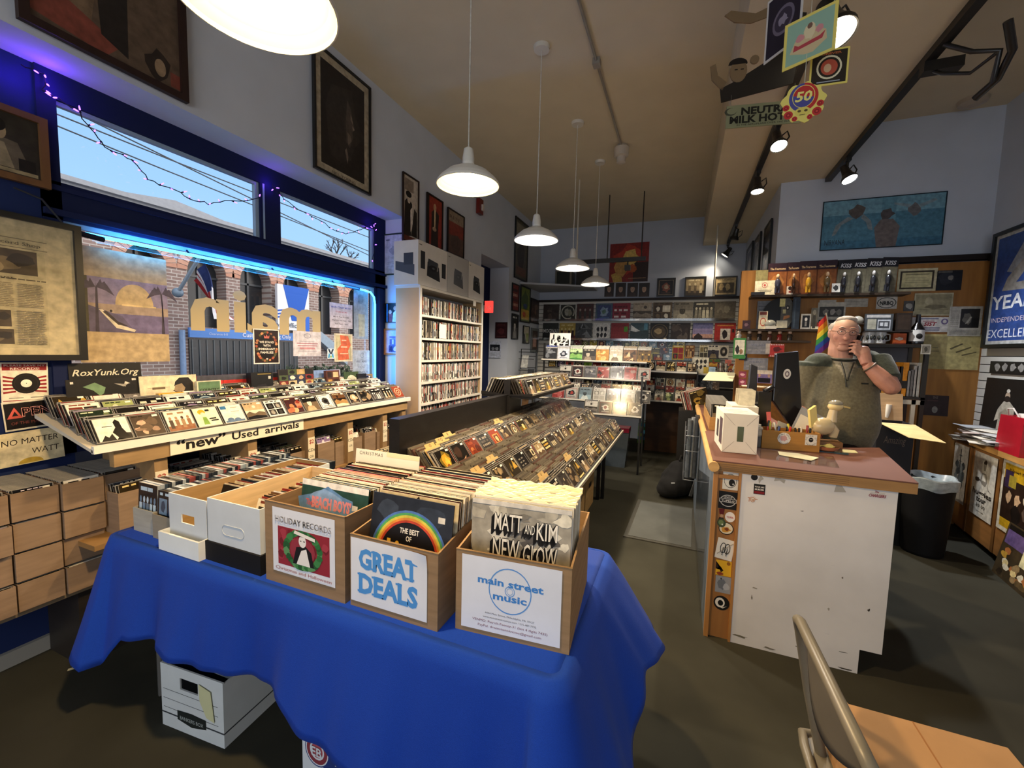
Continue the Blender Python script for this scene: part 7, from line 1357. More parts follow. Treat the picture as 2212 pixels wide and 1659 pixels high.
# wooden duck
dk=thing('duck_figurine','pale wooden duck figurine with a hat-like head on the counter','figurine',tuple(at(1783,935,y=3.16)),0.4)
dk.location.z=Z1+0.06
m=MB('c9b78f');m.ball((-0.02,0,0.09),(0.075,0.045,0.055));m.tube([(0.02,0,0.10),(0.055,0,0.06),(0.05,0,0.02)],[0.03,0.028,0.022],n=10);m.tube([(0.03,0,0.12),(0.035,0,0.17),(0.04,0,0.2)],[0.03,0.024,0.022],n=10);m.build('body',CERAM,dk)
m=MB('d9c48c');m.ball((0.05,0,0.215),(0.045,0.035,0.03));m.prism([(0.08,-0.02,0.215),(0.135,-0.012,0.205),(0.135,0.012,0.205),(0.08,0.02,0.215)],(0,0,0.01),'dcbf70');m.build('head',CERAM,dk)
m=MB('8f8a78');m.ball((0.05,0,0.235),(0.04,0.034,0.022));m.build('cap',CERAM,dk)
m=MB('d8c478');m.prism([(-0.1,-0.01,0.08),(-0.06,-0.01,0.1),(-0.08,-0.01,0.22),(-0.12,-0.01,0.19)],(0,0.02,0));m.build('tail',CERAM,dk)
tag(MB('7a5530').box((dk.location.x-0.08,dk.location.y-0.05,Z1),(dk.location.x+0.08,dk.location.y+0.05,Z1+0.06)).build('wooden_block',WOODX),'small wooden block under the duck figurine','block')
# screens of the till
mo=thing('till_screen','black till screen seen from behind, bearing a round white sticker','monitor',(0.70,3.42,Z1),0.35)
m=MB('1a191b');m.prism([(-0.10,0,0.27),(0.06,-0.02,0.05),(0.11,-0.02,0.09),(0.05,0,0.62),(-0.10,0,0.60)],(0,0.03,0));m.build('housing',GLOSS,mo,bevel=0.006)
m=MB('1a191b');m.box((-0.2,0.0,0.0),(-0.11,0.05,0.33));m.tube([(-0.15,0.02,0.33),(-0.1,0.02,0.36),(-0.03,0.02,0.34)],0.022);m.box((-0.22,-0.05,0),(-0.05,0.12,0.02));m.build('stand',GLOSS,mo)
m=MB('dedad2');m.M=Matrix.Translation((-0.02,-0.004,0.46)) @ Matrix.Rotation(PI/2,4,'X');m.lathe([(0,0.0),(0.035,0.0)],n=22,capb=False,capt=False,sx=0.75);m.lathe([(0.012,0.001),(0.02,0.001)],n=18,capb=False,capt=False,col='6a5a60',sx=0.75);m.build('round_sticker',FLAT,mo)
t=thing('card_reader','tall dark grey slab of a second screen seen edge-on at the counter','monitor',(0.47,3.50,Z1),0.25);m=MB('3a393b');m.prism([(0,0,0.18),(0.055,0,0.17),(0.065,0,0.0),(0.03,0,0.02)],(0,0.03,0));m.prism([(-0.01,0,0.18),(0.06,0,0.17),(0.05,0,0.5),(0,0,0.52)],(0,0.03,0));m.build('housing',GLOSS,t,bevel=0.004);MB('1c1b1c').box((-0.02,-0.03,0),(0.09,0.1,0.015)).build('foot',GLOSS,t)
zb_g=thing('zip_bag','clear zip bag with a white label leaning on the till screen','bag',(0.70,3.30,Z1+0.08),rot=(-0.45,0.45,0));m=MB('8a8a8e');m.grid(lambda u,v: (0.14*u,-0.012*math.sin(u*PI)*math.sin(v*PI),0.2*v),8,8,'8f9094');m.build('pouch',GLOSS,zb_g);MB('dcd7cb').poly([(0.01,-0.016,0.02),(0.10,-0.016,0.02),(0.10,-0.016,0.14),(0.01,-0.016,0.14)]).build('label',PAPER,zb_g)
t=thing('red_bowl','dark red glass bowl behind the pens','bowl',(0.80,3.32,Z1+0.0));MB('7a1a1a').lathe([(0.04,0),(0.08,0.03),(0.1,0.09),(0.095,0.09),(0.07,0.03)],n=22).build('dish',CASE,t)
for i,(x,y,r_) in enumerate(((0.56,3.28,0.3),(0.63,3.36,-0.4))): tag(MB('d8d2bd').prism([(x,y,Z1),(x+0.12,y+0.02,Z1),(x+0.1,y+0.06,Z1+0.1),(x+0.02,y+0.05,Z1+0.13)],(0,0.004,0)).build('paper_sheet',PAPER),('cream paper propped behind the pen box','white paper propped under the clear zip bag')[i],'paper')
# ---------------------------------------------------------------- the aisle side of the counter
wb=thing('poster_basket','wire basket of plastic-wrapped poster rolls hung on the counter\u2019s aisle side','basket',(0.13,4.25,0))
m=MB('b9bcc0')
for z in (0.72,0.86): m.tube([(-0.06,-0.14,z),(0.06,-0.14,z),(0.06,0.14,z),(-0.06,0.14,z)],0.004,closed=True)
for x,y in ((-0.06,-0.14),(0.06,-0.14),(0.06,0.14),(-0.06,0.14)): m.tube([(x,y,0.45),(x,y,0.95)],0.004)
m.tube([(-0.06,-0.14,0.45),(0.06,-0.14,0.45),(0.06,0.14,0.45),(-0.06,0.14,0.45)],0.004,closed=True);m.build('wire_frame',STEEL,wb)
for i in range(6): tag(MB(('5a6066','8a9096','3c4046')[i % 3]).tube([(0.10+0.03*(i % 3),4.17+0.05*(i//3)+0.03*(i % 2),0.46),(0.105+0.03*(i % 3),4.17+0.05*(i//3)+0.03*(i % 2),1.0+0.02*(i % 3))],0.02,n=10).build('poster_roll',CASE),nth(i+1).capitalize()+' wrapped poster roll in the wire basket','poster roll','poster rolls in the wire basket')
tag(MB().prism([(0.185,2.62,0.05),(0.185,3.9,0.05),(0.185,3.9,0.62),(0.185,2.62,0.9)],(-0.004,0,0)).build('plastic_sheet',CLEAR),'clear plastic sheet hanging on the counter\u2019s aisle side','sheet')
mt_=thing('door_mat','grey rectangular mat with a dark border on the carpet beside the counter','mat',(-0.39,3.66,0.0),-0.03)
m=MB('3d3c36');m.box((0,0,0),(0.58,1.02,0.008));m.build('border',RUBBER,mt_);m=MB('565856');m.box((0.035,0.035,0.008),(0.545,0.985,0.011));m.build('pile',CARPET,mt_)
# backpack: a lumpy soft body
bpk=thing('backpack','black backpack slumped on the floor against the counter','backpack',(0.02,5.02,0),0.5)
def lump(name,parts,parent,colfn,voxel,material,smooth=3):
    m=MB('ffffff')
    for p in parts: p(m)
    o=m.build('tmp',material);md=o.modifiers.new('r','REMESH');md.mode='VOXEL';md.voxel_size=voxel;md.use_smooth_shade=True
    ms=o.modifiers.new('s','SMOOTH');ms.iterations=smooth;ms.factor=0.5
    bpy.context.view_layer.update();dg=bpy.context.evaluated_depsgraph_get();me=bpy.data.meshes.new_from_object(o.evaluated_get(dg))
    bpy.data.objects.remove(o);me.name=name
    for a in list(me.color_attributes): me.color_attributes.remove(a)
    at_=me.attributes.new('Col','FLOAT_COLOR','POINT');buf=[]
    for v in me.vertices: buf+=list(lin(colfn(v.co)))
    at_.data.foreach_set('color',buf);me.materials.clear();me.materials.append(material)
    o=bpy.data.objects.new(name,me);COL.objects.link(o);o.parent=parent;return o
lump('bag_body',[lambda m: m.ball((0,0,0.17),(0.17,0.2,0.17)),lambda m: m.ball((0.05,0.02,0.27),(0.14,0.16,0.13)),lambda m: m.ball((-0.1,-0.06,0.13),(0.13,0.15,0.12)),lambda m: m.ball((-0.15,-0.05,0.09),(0.1,0.12,0.08))],bpk,lambda p: '131314',0.014,CLOTH)
m=MB('0c0c0d');m.tube([(0.1,0.1,0.38),(0.17,0.0,0.3),(0.18,-0.1,0.14),(0.12,-0.16,0.03)],0.016);m.tube([(0.02,0.0,0.40),(0.06,0.04,0.45),(0.1,0.06,0.4)],0.01);m.build('strap',CLOTH,bpk);MB('c9cdd2').box((-0.16,-0.185,0.2),(-0.12,-0.18,0.212)).build('reflective_tab',GLOSS,bpk);MB('4a4c4e').prism([(0.05,-0.19,0.06),(0.09,-0.18,0.05),(0.15,-0.16,0.25),(0.12,-0.17,0.25)],(0,0.01,0)).build('grey_panel',CLOTH,bpk)
# ================================================================ the wall behind the counter
YW=5.40
tag(MB('9a6a33').box((0.57,YW-0.03,0.0),(2.64,YW+0.045,2.545)).build('plywood_panel',WOOD),'tall plywood panel covering the wall behind the counter','panel')
struct(MB('1c1512').box((1.0,YW-0.05,2.56),(2.65,YW+0.045,2.61)).build('trim_1',WOODX))
YS=5.18
def zpx(px,py,y=YS): return at(px,py,y=y).z
def xpx(px,y=YS,py=650): return at(px,py,y=y).x
for nm,px0,px1,py,lab,d in (('wall_shelf',1622,1966,634,'upper plywood shelf of carded figures behind the counter',0.2),('wall_shelf',1600,1866,711,'middle dark shelf of photos and trinkets behind the counter',0.2),('wall_shelf',1850,2012,743,'dark shelf of mugs and a bottle at the head of the black bookcase',0.2),('wall_shelf',1590,1760,735,'lower dark shelf of small figures behind the counter',0.18)):
    z=zpx((px0+px1)/2,py);tag(MB('3a2d20').box((xpx(px0),YS,z-0.022),(xpx(px1),YW-0.03,z)).build(nm,WOODX),lab,'shelf')
ZA,ZB_,ZCs,ZD=zpx(1794,634),zpx(1733,711),zpx(1930,743),zpx(1675,735)
def card_on(name,label,cat,px,z0,shapes,texts=(),y=YS+0.02,depth=0.004,tilt=-0.05,rotz=0.0,group=None,top=None):
    l,t_,r_,b=px;x0,x1=at(l,(t_+b)/2,y=y).x,at(r_,(t_+b)/2,y=y).x;z1=at((l+r_)/2,t_,y=y).z;zb=z0 if z0 is not None else at((l+r_)/2,b,y=y).z;w,h=x1-x0,z1-zb
    t=thing(name,label,cat,(x0,y,zb),rot=(tilt,rotz,0),group=group);m=MB(layer=0.0004);m.box((0,0,0),(w,depth,h),shapes[0][0]);m.art(shapes,w,h)
    for s_,u,v,sz,c,kw in texts:
        kw=dict(kw)
        if 'wf' in kw: kw['width']=kw.pop('wf')*w
        m.text(s_,u*w,v*h,sz*h,c,y=-0.00006*(len(shapes)*0.5+3),**kw)
    m.build('card',PRINT,t);t['wh']=(w,h);return t
for i,(l,r_,t_) in enumerate(((1659,1701,568),(1700,1728,566),(1727,1766,563),(1765,1808,561))):
    t=card_on('carded_figure',nth(i+1).capitalize()+' orange-carded toy figure from the plywood edge on the upper shelf','toy figure',(l,t_,r_,632),ZA,[('6a3a1e',rc(0,0,1,1)),('2a1622',rc(0,0.74,1,1)),('8a5228',rc(0.05,0.05,0.95,0.72)),('a8703a',blob(random.Random(i),0.5,0.4,0.3,0.25))],[('The Foursome',0.5,0.79,0.1,'d6b88a',dict(wf=0.8,bold=0.02))],group='orange-carded figures on the upper shelf')
    w,h=t['wh'];m=MB(('3a3a4a','3a2418','c99a30','5a4a30')[i]);m.ball((w*0.5,-0.03,h*0.34),(w*0.16,0.022,h*0.17));m.ball((w*0.5,-0.03,h*0.56),(w*0.1,0.02,h*0.08),'c9a884');m.tube([(w*0.42,-0.025,h*0.22),(w*0.42,-0.025,h*0.04)],0.012);m.tube([(w*0.58,-0.025,h*0.22),(w*0.58,-0.025,h*0.04)],0.012);m.build('figurine',GLOSS,t)
for i,(l,r_,t_) in enumerate(((1806,1840,561),(1836,1872,559),(1868,1905,556),(1901,1936,554))):
    t=card_on('carded_figure',nth(i+1).capitalize()+' black and khaki carded toy figure, counted from the orange cards','toy figure',(l,t_,r_,632),ZA,[('5a5444',rc(0,0,1,1)),('14131a',rc(0,0.74,1,1)),('6a6450',rc(0.05,0.05,0.95,0.72)),('4a4638',blob(random.Random(i+9),0.5,0.4,0.25,0.25))],[('KISS',0.5,0.79,0.16,'b9b9bc',dict(wf=0.7,shear=0.2,bold=0.03))],rotz=0.06,group='khaki-carded figures on the upper shelf')
    w,h=t['wh'];m=MB('26262a');m.ball((w*0.4,-0.03,h*0.34),(w*0.16,0.022,h*0.17));m.ball((w*0.4,-0.03,h*0.56),(w*0.1,0.02,h*0.07),'d0ccc4');m.tube([(w*0.33,-0.025,h*0.22),(w*0.33,-0.025,h*0.04)],0.012);m.tube([(w*0.48,-0.025,h*0.22),(w*0.48,-0.025,h*0.04)],0.012);m.build('figurine',GLOSS,t)
card_on('carded_figure','small khaki blister card behind the white card on the upper shelf','toy figure',(1632,583,1661,632),ZA,[('8a8258',rc(0,0,1,1)),('4a4658',blob(random.Random(5),0.4,0.35,0.2,0.16))],y=YS+0.1)
card_on('name_card','white card with a red round emblem on the upper shelf','card',(1631,606,1675,635),ZA,[('dcd4b8',rc(0,0,1,1)),('b0504a',ell(0.48,0.68,0.14,0.2,18)),('dcd4b8',ell(0.48,0.68,0.11,0.16,18)),('b0504a',ell(0.48,0.68,0.06,0.09,12)),('6a6452',rc(0.15,0.3,0.85,0.335)),('4a4436',rc(0.25,0.2,0.8,0.235))],y=YS-0.005,depth=0.02)
card_on('small_photo','tiny white-framed photo clipped to the upper shelf edge','photograph',(1797,612,1815,631),None,[('d8d4c8',rc(0,0,1,1)),('3a3a38',blob(random.Random(3),0.5,0.5,0.3,0.3))],y=YS-0.01)
card_on('small_figure','tiny white-speckled figure on the upper shelf','figurine',(1700,618,1713,634),ZA,[('d8cfc0',rc(0.1,0,0.9,0.6)),('2a1814',ell(0.5,0.75,0.3,0.25)),('8a2a22',rc(0.3,0.2,0.6,0.4))],y=YS-0.002,depth=0.02)
tc_=tag(MB('1a1614').box((xpx(1621),YS-0.02,ZA),(xpx(1650),YS+0.02,ZA+0.03)).build('toy_car',GLOSS),'small black toy car at the end of the upper shelf','toy car')
# things on the middle shelf
vr=thing('display_record','black record behind a notched grey sleeve covered in notes on the middle shelf','record',(xpx(1665),YS+0.06,ZB_),rot=(-0.06,0,0));w,h=xpx(1712)-xpx(1665),zpx(1690,641)-ZB_
m=MB('141313');m.M=Matrix.Translation((w*0.6,0.004,h*0.5)) @ Matrix.Rotation(PI/2,4,'X');m.lathe([(0,0),(h*0.5,0),(h*0.5,0.003)],n=36,capb=False);m.build('vinyl_disc',GLOSS,vr)
m=MB(layer=0.0004);m.art([('5a5850',[(0.55,0.05),(0.92,0.05),(1.1,0.25),(1.1,0.85),(0.95,0.98),(0.6,0.98)]),('d8cf8a',rc(0.5,0.72,0.75,0.97)),('26241f',ell(0.88,0.68,0.09,0.08)),('d8d2c4',ell(0.88,0.68,0.04,0.035)),('d0c894',rc(0.66,0.5,0.8,0.63)),('b57a4a',[(0.7,0.3),(1.0,0.38),(0.98,0.45),(0.72,0.42)]),('cfc8b0',rc(0.4,0.05,0.9,0.28))],w,h);m.build('sleeve',PRINT,vr)
for i,(px,sh,lab) in enumerate((((1635,650,1664,712),[('77787c',rc(0,0,1,1)),('4a4c52',rc(0.1,0.8,0.9,0.82)),('4a4c52',rc(0.1,0.7,0.9,0.72)),('4a4c52',rc(0.1,0.6,0.8,0.62))],'grey printed sheet standing behind the trinkets on the middle shelf'),
    ((1712,642,1728,710),[('26303c',rc(0,0,1,1)),('3c4a58',rc(0.2,0.05,0.4,0.95))],'dark blue upright case beside the display record'),((1730,678,1752,711),[('b0aca2',rc(0,0,1,1)),('17171a',rc(0.14,0.12,0.86,0.9)),('c9c5bc',ell(0.5,0.65,0.14,0.12)),('8a8680',rc(0.4,0.2,0.6,0.5))],'silver-framed small photograph on the middle shelf'),
    ((1752,665,1766,708),[('5a5446',rc(0,0,1,1)),('8a8270',ell(0.5,0.8,0.25,0.12)),('3a362c',rc(0.25,0.05,0.75,0.65))],'khaki standee figure card on the middle shelf'),((1752,696,1768,712),[('8a2a22',rc(0,0,1,1)),('d8cfae',rc(0,0,1,0.4))],'red and cream small box on the middle shelf'),
    ((1639,672,1658,710),[('d8cdb0',rc(0,0,1,1)),('b5503a',ell(0.5,0.4,0.34,0.24)),('d8cdb0',ell(0.5,0.4,0.26,0.18)),('8a3a2a',rc(0.1,0.8,0.9,0.95))],'cream card with red rings on the middle shelf'),((1604,692,1621,710),[('3a2024',rc(0,0,1,1)),('7a5a60',blob(random.Random(2),0.5,0.5,0.25,0.2))],'small maroon photo card at the end of the middle shelf'))):
    card_on('shelf_card',lab,'card',px,ZB_,sh,y=YS+(0.13 if i in (0,) else 0.03),depth=0.01,tilt=-0.03)
t=thing('snow_globe','grey half-round snow globe on a white base on the middle shelf','ornament',(xpx(1669),YS+0.03,ZB_));MB('8f9088').ball((0,0,0.05),(0.055,0.05,0.05),n=16).build('dome',CASE,t);MB('d8d2be').box((-0.05,-0.05,0),(0.05,0.03,0.03)).build('base',CERAM,t)
for i,(px,py,sh,lab) in enumerate((((1770,648,1806,668),0,[('b5b0a4',rc(0,0,1,1)),('8a867c',rc(0.1,0.7,0.6,0.75)),('8a867c',rc(0.1,0.4,0.8,0.45))],'white printed strip pinned on the plywood under the upper shelf'),((1824,645,1875,663),0,[('aaa598',rc(0,0,1,1)),('86827a',rc(0.1,0.6,0.9,0.65)),('86827a',rc(0.1,0.3,0.7,0.35))],'grey paper strip pinned on the plywood near the oval sticker'),
    ((1766,653,1826,700),1,[('bdb8a8',rc(0,0,1,1)),('3a3834',rc(0.06,0.34,0.94,0.8)),('8a867c',blob(random.Random(1),0.3,0.56,0.1,0.14)),('9a968c',blob(random.Random(2),0.55,0.56,0.1,0.14)),('78746a',blob(random.Random(3),0.78,0.54,0.1,0.14)),('1c1a18',rc(0.06,0.05,0.94,0.2))],'white sheet with a dark group photo above the man\u2019s shoulder'),
    ((1893,641,1938,667),0,[('bfb9ac',rc(0,0,1,1)),('17150f',ell(0.5,0.5,0.46,0.44,28)),('c5bfb2',ell(0.5,0.5,0.42,0.39,28))],'oval black-rimmed letter sticker on the plywood'),
    ((1939,580,2024,629),0,[('c9c09a',rc(0,0,1,1)),('3a3020',rc(0.06,0.1,0.92,0.9)),('c9c090',rc(0.11,0.17,0.87,0.83)),('8a8260',rc(0.2,0.72,0.8,0.76)),('9a9270',rc(0.25,0.6,0.75,0.62)),('9a9270',rc(0.2,0.46,0.8,0.48)),('9a9270',rc(0.2,0.38,0.8,0.4)),('9a9270',rc(0.5,0.25,0.8,0.27))],'certificate in a cream and black border high on the plywood'),
    ((2023,584,2078,627),0,[('15161a',rc(0,0,1,1)),('26282e',blob(random.Random(4),0.4,0.6,0.35,0.3)),('7a766e',blob(random.Random(5),0.55,0.62,0.1,0.12)),('5a5852',rc(0.05,0.88,0.6,0.98))],'dark photograph beside the certificate'),
    ((1974,633,2058,682),0,[('b0a888',rc(0,0,1,1)),('8f8768',rc(0.04,0.06,0.96,0.94)),('a89f7e',blob(random.Random(6),0.38,0.66,0.1,0.16)),('6a6248',blob(random.Random(7),0.55,0.4,0.3,0.1)),('7a7254',rc(0.15,0.25,0.9,0.28))],'yellowed drawing in a cream border under the certificate'),
    ((1952,650,1976,672),0,[('4a4844',rc(0,0,1,1)),('a8a498',blob(random.Random(8),0.5,0.5,0.35,0.3))],'small grey photo beside the oval sticker'),
    ((1968,685,2052,717),0,[('c9c4bc',rc(0,0,1,1)),('6a5a80',ell(0.86,0.7,0.09,0.2)),('c9c4bc',ell(0.86,0.7,0.05,0.12)),('4a4a70',rc(0.2,0.86,0.7,0.92)),('7a3038',rc(0.3,0.7,0.6,0.75)),('4a4a70',rc(0.3,0.24,0.75,0.3)),('4a4a70',rc(0.3,0.1,0.75,0.16))],'white printed notice with red lettering behind the dark bottle'),
    ((2049,662,2121,726),0,[('b9b4a6',rc(0,0,1,1)),('26231f',rc(0.35,0.28,0.92,0.92)),('6a665c',blob(random.Random(9),0.55,0.6,0.14,0.2)),('a8a496',[(0.5,0.4),(0.6,0.45),(0.7,0.65),(0.64,0.66)]),('14120f',rc(0.7,0.3,0.9,0.6))]+newsart(3,0.05,0.3,0.3,0.9,9,'8f8a7e')+newsart(4,0.05,0.9,0.05,0.22,4,'8f8a7e'),'newspaper page with a dark photo pinned by the white slats'),
    ((1988,722,2116,798),0,[('b3a56e',rc(0,0,1,1)),('9a8c5c',rc(0,0,0.45,0.94)),('5a5236',[(0.5,0.6),(0.7,0.75),(0.72,0.72),(0.52,0.56)]),('5a5236',[(0.6,0.5),(0.85,0.66),(0.86,0.62),(0.62,0.47)]),('5a5236',[(0.7,0.42),(0.95,0.52),(0.95,0.49),(0.72,0.39)]),('6a6244',rc(0.2,0.6,0.3,0.62)),('6a6244',rc(0.18,0.5,0.32,0.52))],'big yellow-brown paper with handwriting low on the plywood'))):
    t=card_on('pinned_paper',lab,'paper',px,None,sh,[('NRBQ',0.5,0.33,0.42,'17150f',dict(wf=0.66,bold=0.04))] if i==3 else [('SIST',0.5,0.42,0.34,'8a2430',dict(wf=0.34,shear=0.2,bold=0.04))] if i==8 else (),y=YW-0.036-(0.004 if i in (2,9) else 0),depth=0.0015,tilt=0)
# small figures on the lower shelf and boards below
for i in range(6):
    x=xpx(1597+i*22,py=735);t=thing('small_figure',nth(i+1).capitalize()+' little painted figure from the plywood edge on the lower dark shelf','figurine',(x,YS+0.04,ZD),group='little figures on the lower shelf');c=('d8cfc4','4a4038','2a2624','5a3a30','8a2a26','3a362e')[i]
    MB(c).lathe([(0.025,0),(0.02,0.03),(0.028,0.05),(0.012,0.07)],n=12).build('body',GLOSS,t);MB('c9b09a').ball((0,0,0.085),0.02,n=10,m=6).build('head',GLOSS,t)
card_on('green_card','green-bordered picture card hanging at the plywood edge','card',(1584,730,1611,775),None,[('3a7a3a',rc(0,0,1,1)),('d8d2bc',rc(0.12,0.2,0.9,0.9)),('26221e',blob(random.Random(3),0.35,0.45,0.16,0.2)),('8a6a4a',blob(random.Random(4),0.65,0.35,0.16,0.12))],y=5.12)
card_on('black_card','small black card with pale marks under the green card','card',(1596,764,1614,778),None,[('16161a',rc(0,0,1,1)),('8a9094',blob(random.Random(5),0.5,0.5,0.3,0.2))],y=5.13)
for i,(px,t1,t2) in enumerate((((1612,736,1664,765),'WE ARE','RECORD SHOP'),((1607,773,1659,800),'WE BUY','USED RECORDS'))):
    card_on('grey_notice',('upper','lower')[i]+' grey notice with blue-grey print below the lower dark shelf','notice',px,None,[('77787e',rc(0,0,1,1))],[(t1,0.5,0.6,0.2,'555a70',dict(wf=0.6)),(t2,0.5,0.25,0.17,'a8a6a0',dict(wf=0.8))],y=5.14)
card_on('arrow_card','grey arrow-shaped card pointing at the notice','card',(1654,742,1666,764),None,[('b0aca2',[(0,0.5),(1,1),(1,0)])],y=5.13,depth=0.0005)
card_on('red_spotted_box','red box with white spotted edges beside the grey notices','box',(1664,743,1694,771),None,[('a8322e',rc(0,0,1,1))]+[('d8cfc6',rc(0.03+0.12*k,0.02,0.09+0.12*k,0.1)) for k in range(8)]+[('d8cfc6',rc(0.03+0.12*k,0.9,0.09+0.12*k,0.98)) for k in range(8)]+[('5a1c1c',blob(random.Random(2),0.5,0.6,0.3,0.2))],y=5.1,depth=0.08)
card_on('poster','violet group photo poster low behind the screens','poster',(1634,800,1668,828),None,[('7a6a98',rc(0,0,1,1)),('c9bfae',rc(0,0.7,1,1)),('16131a',rc(0.1,0.05,0.9,0.4)),('b08a74',blob(random.Random(2),0.2,0.6,0.08,0.14)),('b08a74',blob(random.Random(3),0.8,0.6,0.08,0.14))],y=5.0)
for i,z in enumerate((802,818)): card_on('pink_card',('upper','lower')[i]+' dusky pink picture card at the plywood edge','card',(1596,z,1612,z+14),None,[('8a3a50',rc(0,0,1,1)),('d8a8b0',blob(random.Random(i),0.5,0.5,0.3,0.2))],y=5.13)
card_on('side_table','low cluttered plywood-fronted cabinet behind the screens','cabinet',(1596,838,1720,960),0.0,[('7a5228',rc(0,0,1,1))],y=4.95,depth=0.25,tilt=0)
for i in range(8): tag(MB(('d8d2c0','cfc4a4','b9b0a0','e0dccf')[i % 4]).prism([(0.62+0.1*i,4.97,1.262+0.012*i % 0.03),(0.75+0.1*i,4.97,1.262),(0.74+0.1*i,5.12,1.275),(0.61+0.1*i,5.1,1.28)],(0,0,0.01)).build('paper_pile',PAPER),nth(i+1).capitalize()+' loose sheaf of paper on the cabinet behind the screens','paper','sheaves on the cabinet')
# black bookcase with mugs, books and a carton
YK=4.85
kx0,kx1=at(1858,850,y=YK).x,at(1999,850,y=YK).x
bkc=thing('black_bookcase','black metal bookcase behind the man, holding books and a carton','bookcase',(kx0,YK,0));kw_=kx1-kx0
ztop=at(1930,745,y=YK).z;zbk=at(1930,855,y=YK).z
for x in (0,kw_-0.03): MB('14120f').box((x,0,0),(x+0.03,0.03,ztop)).build('post',METAL,bkc);MB('14120f').box((x,0.3,0),(x+0.03,0.33,ztop)).build('post',METAL,bkc)
for z in (ztop-0.02,zbk-0.025,0.55): MB('1a1714').box((0,0,z),(kw_,0.33,z+0.022)).build('shelf',METAL,bkc)
MB('5a5a60').box((0.03,0.31,zbk),(kw_-0.03,0.318,ztop-0.02)).build('back_sheet',PAPER,bkc)
m=MB('c9c4b4');m.box((kw_-0.09,0.0,0.6),(kw_-0.06,0.02,zbk-0.03));m.box((0.0,0.0,zbk-0.07),(kw_,0.015,zbk-0.03));m.build('white_edging',PAINT,bkc)
for i,(px,c,hh) in enumerate(((1932,'c08a3a',0.30),(1939,'8a4a2a',0.29),(1944,'26201c',0.29),(1952,'d98f1e',0.33),(1962,'8f8f90',0.25),(1969,'6a6a6c',0.26),(1976,'b0b0ae',0.3),(1982,'c9c7c0',0.33))):
    x=at(px-4,830,y=YK+0.03).x;t=thing('tall_book',('mustard','rust','dark brown','bright orange','grey','dark grey','silver','white')[i]+' book standing in the black bookcase beside the man','book',(x,YK+0.03,zbk),group='books in the black bookcase');w=0.028 if i != 3 else 0.04
    m=MB(c);m.box((0,0,0),(w,0.22,hh*0.93));
    if i==3: m.box((-0.0005,-0.0005,0.07),(w+0.0005,0,0.14),'1c1a1a')
    m.build('cover',PRINT,t)
ob=open_box('open_carton','dark printed carton with its pale flap folded down in front of the black bookcase','carton',(at(1893,950,y=4.55).x,4.55,0.62),-0.05,at(1972,950,y=4.55).x-at(1893,950,y=4.55).x,0.25,at(1930,915,y=4.55).z-0.62,'26262a',mat_=PAPER)
w_o=at(1972,950,y=4.55).x-at(1893,950,y=4.55).x;h_o=at(1930,915,y=4.55).z-0.62
MB('d6bd86').prism([(0.0,0,h_o),(w_o,0,h_o),(w_o+0.12,-0.22,h_o-0.1),(0.14,-0.22,h_o-0.08)],(0,0,0.004)).build('front_flap',CARD,ob);MB('b0906a').prism([(0,0.25,h_o),(w_o,0.25,h_o),(w_o,0.3,h_o+0.24),(0,0.3,h_o+0.24)],(0,0.004,0)).build('rear_flap',CARD,ob)
m=MB('5a4a3a');m.text('Amazing',w_o*0.5,h_o*0.6,0.09,'5a5048',y=-0.001,shear=0.2,width=w_o*0.6);m.build('lettering',FLAT,ob);m=MB('e6e0d2');m.tube([(w_o*0.55,0.27,h_o+0.02),(w_o*0.6,0.27,h_o+0.14)],0.02);m.build('wrapped_roll',PAPER,ob)
tag(MB('16130f').box((at(1880,990,y=4.5).x,4.5,0),(at(1990,990,y=4.5).x,4.8,0.615)).build('low_stand',BLACKP),'black low stand under the dark open carton','stand')
# mugs, bottle and frames above the bookcase
for i,px in enumerate((1881,1906)):
    t=thing('mug',('white patterned mug nearest the man on the shelf','grey patterned mug beside the orange box')[i],'mug',(at(px,730,y=YS).x,YS+0.06,ZCs),group='mugs behind the counter');m=MB('c9c6be');m.lathe([(0.045,0),(0.05,0.01),(0.05,0.12),(0.044,0.12),(0.044,0.02)],n=22,capt=False);m.build('cup',CERAM,t);m=MB('3a3a34');[m.ball((0.05*math.cos(a),0.05*math.sin(a),0.06),(0.014,0.014,0.025),n=8,m=5) for a in (-2.0,-1.4,-0.8)];m.build('painted_motif',CERAM,t);m=MB('b9b6ae');m.tube([(0.048,0,0.1),(0.08,0,0.09),(0.08,0,0.04),(0.048,0,0.03)],0.008);m.build('handle',CERAM,t)
card_on('orange_box','small orange box with white print on the mug shelf','box',(1929,720,1958,743),ZCs,[('b5521e',rc(0,0,1,1)),('7a2a14',rc(0,0,1,0.12)),('d8c4b0',blob(random.Random(3),0.5,0.5,0.3,0.14))],depth=0.06,tilt=0)
t=thing('beer_bottle','dark bottle with a white label on the mug shelf','bottle',(at(1986,735,y=YS).x,YS+0.06,ZCs));z2=at(1986,678,y=YS).z-ZCs;m=MB('14110f');m.lathe([(0.05,0),(0.055,0.01),(0.055,z2*0.5),(0.02,z2*0.72),(0.017,z2)],n=22);m.build('glass',GLOSS,t);m=MB('d8d4ca');m.lathe([(0.056,0.03),(0.056,z2*0.48)],n=22,capb=False,capt=False);m.build('label',PAPER,t);m=MB('26231f');m.ball((0,-0.052,z2*0.27),(0.025,0.008,0.03),n=8,m=6);m.build('label_emblem',PAPER,t)
t=thing('beer_bottle','short dark bottle beside the white-labelled one','bottle',(at(1962,735,y=YS).x,YS+0.1,ZCs));MB('1a1613').lathe([(0.03,0),(0.035,0.01),(0.035,0.1),(0.014,0.17),(0.012,0.24)],n=18).build('glass',GLOSS,t)
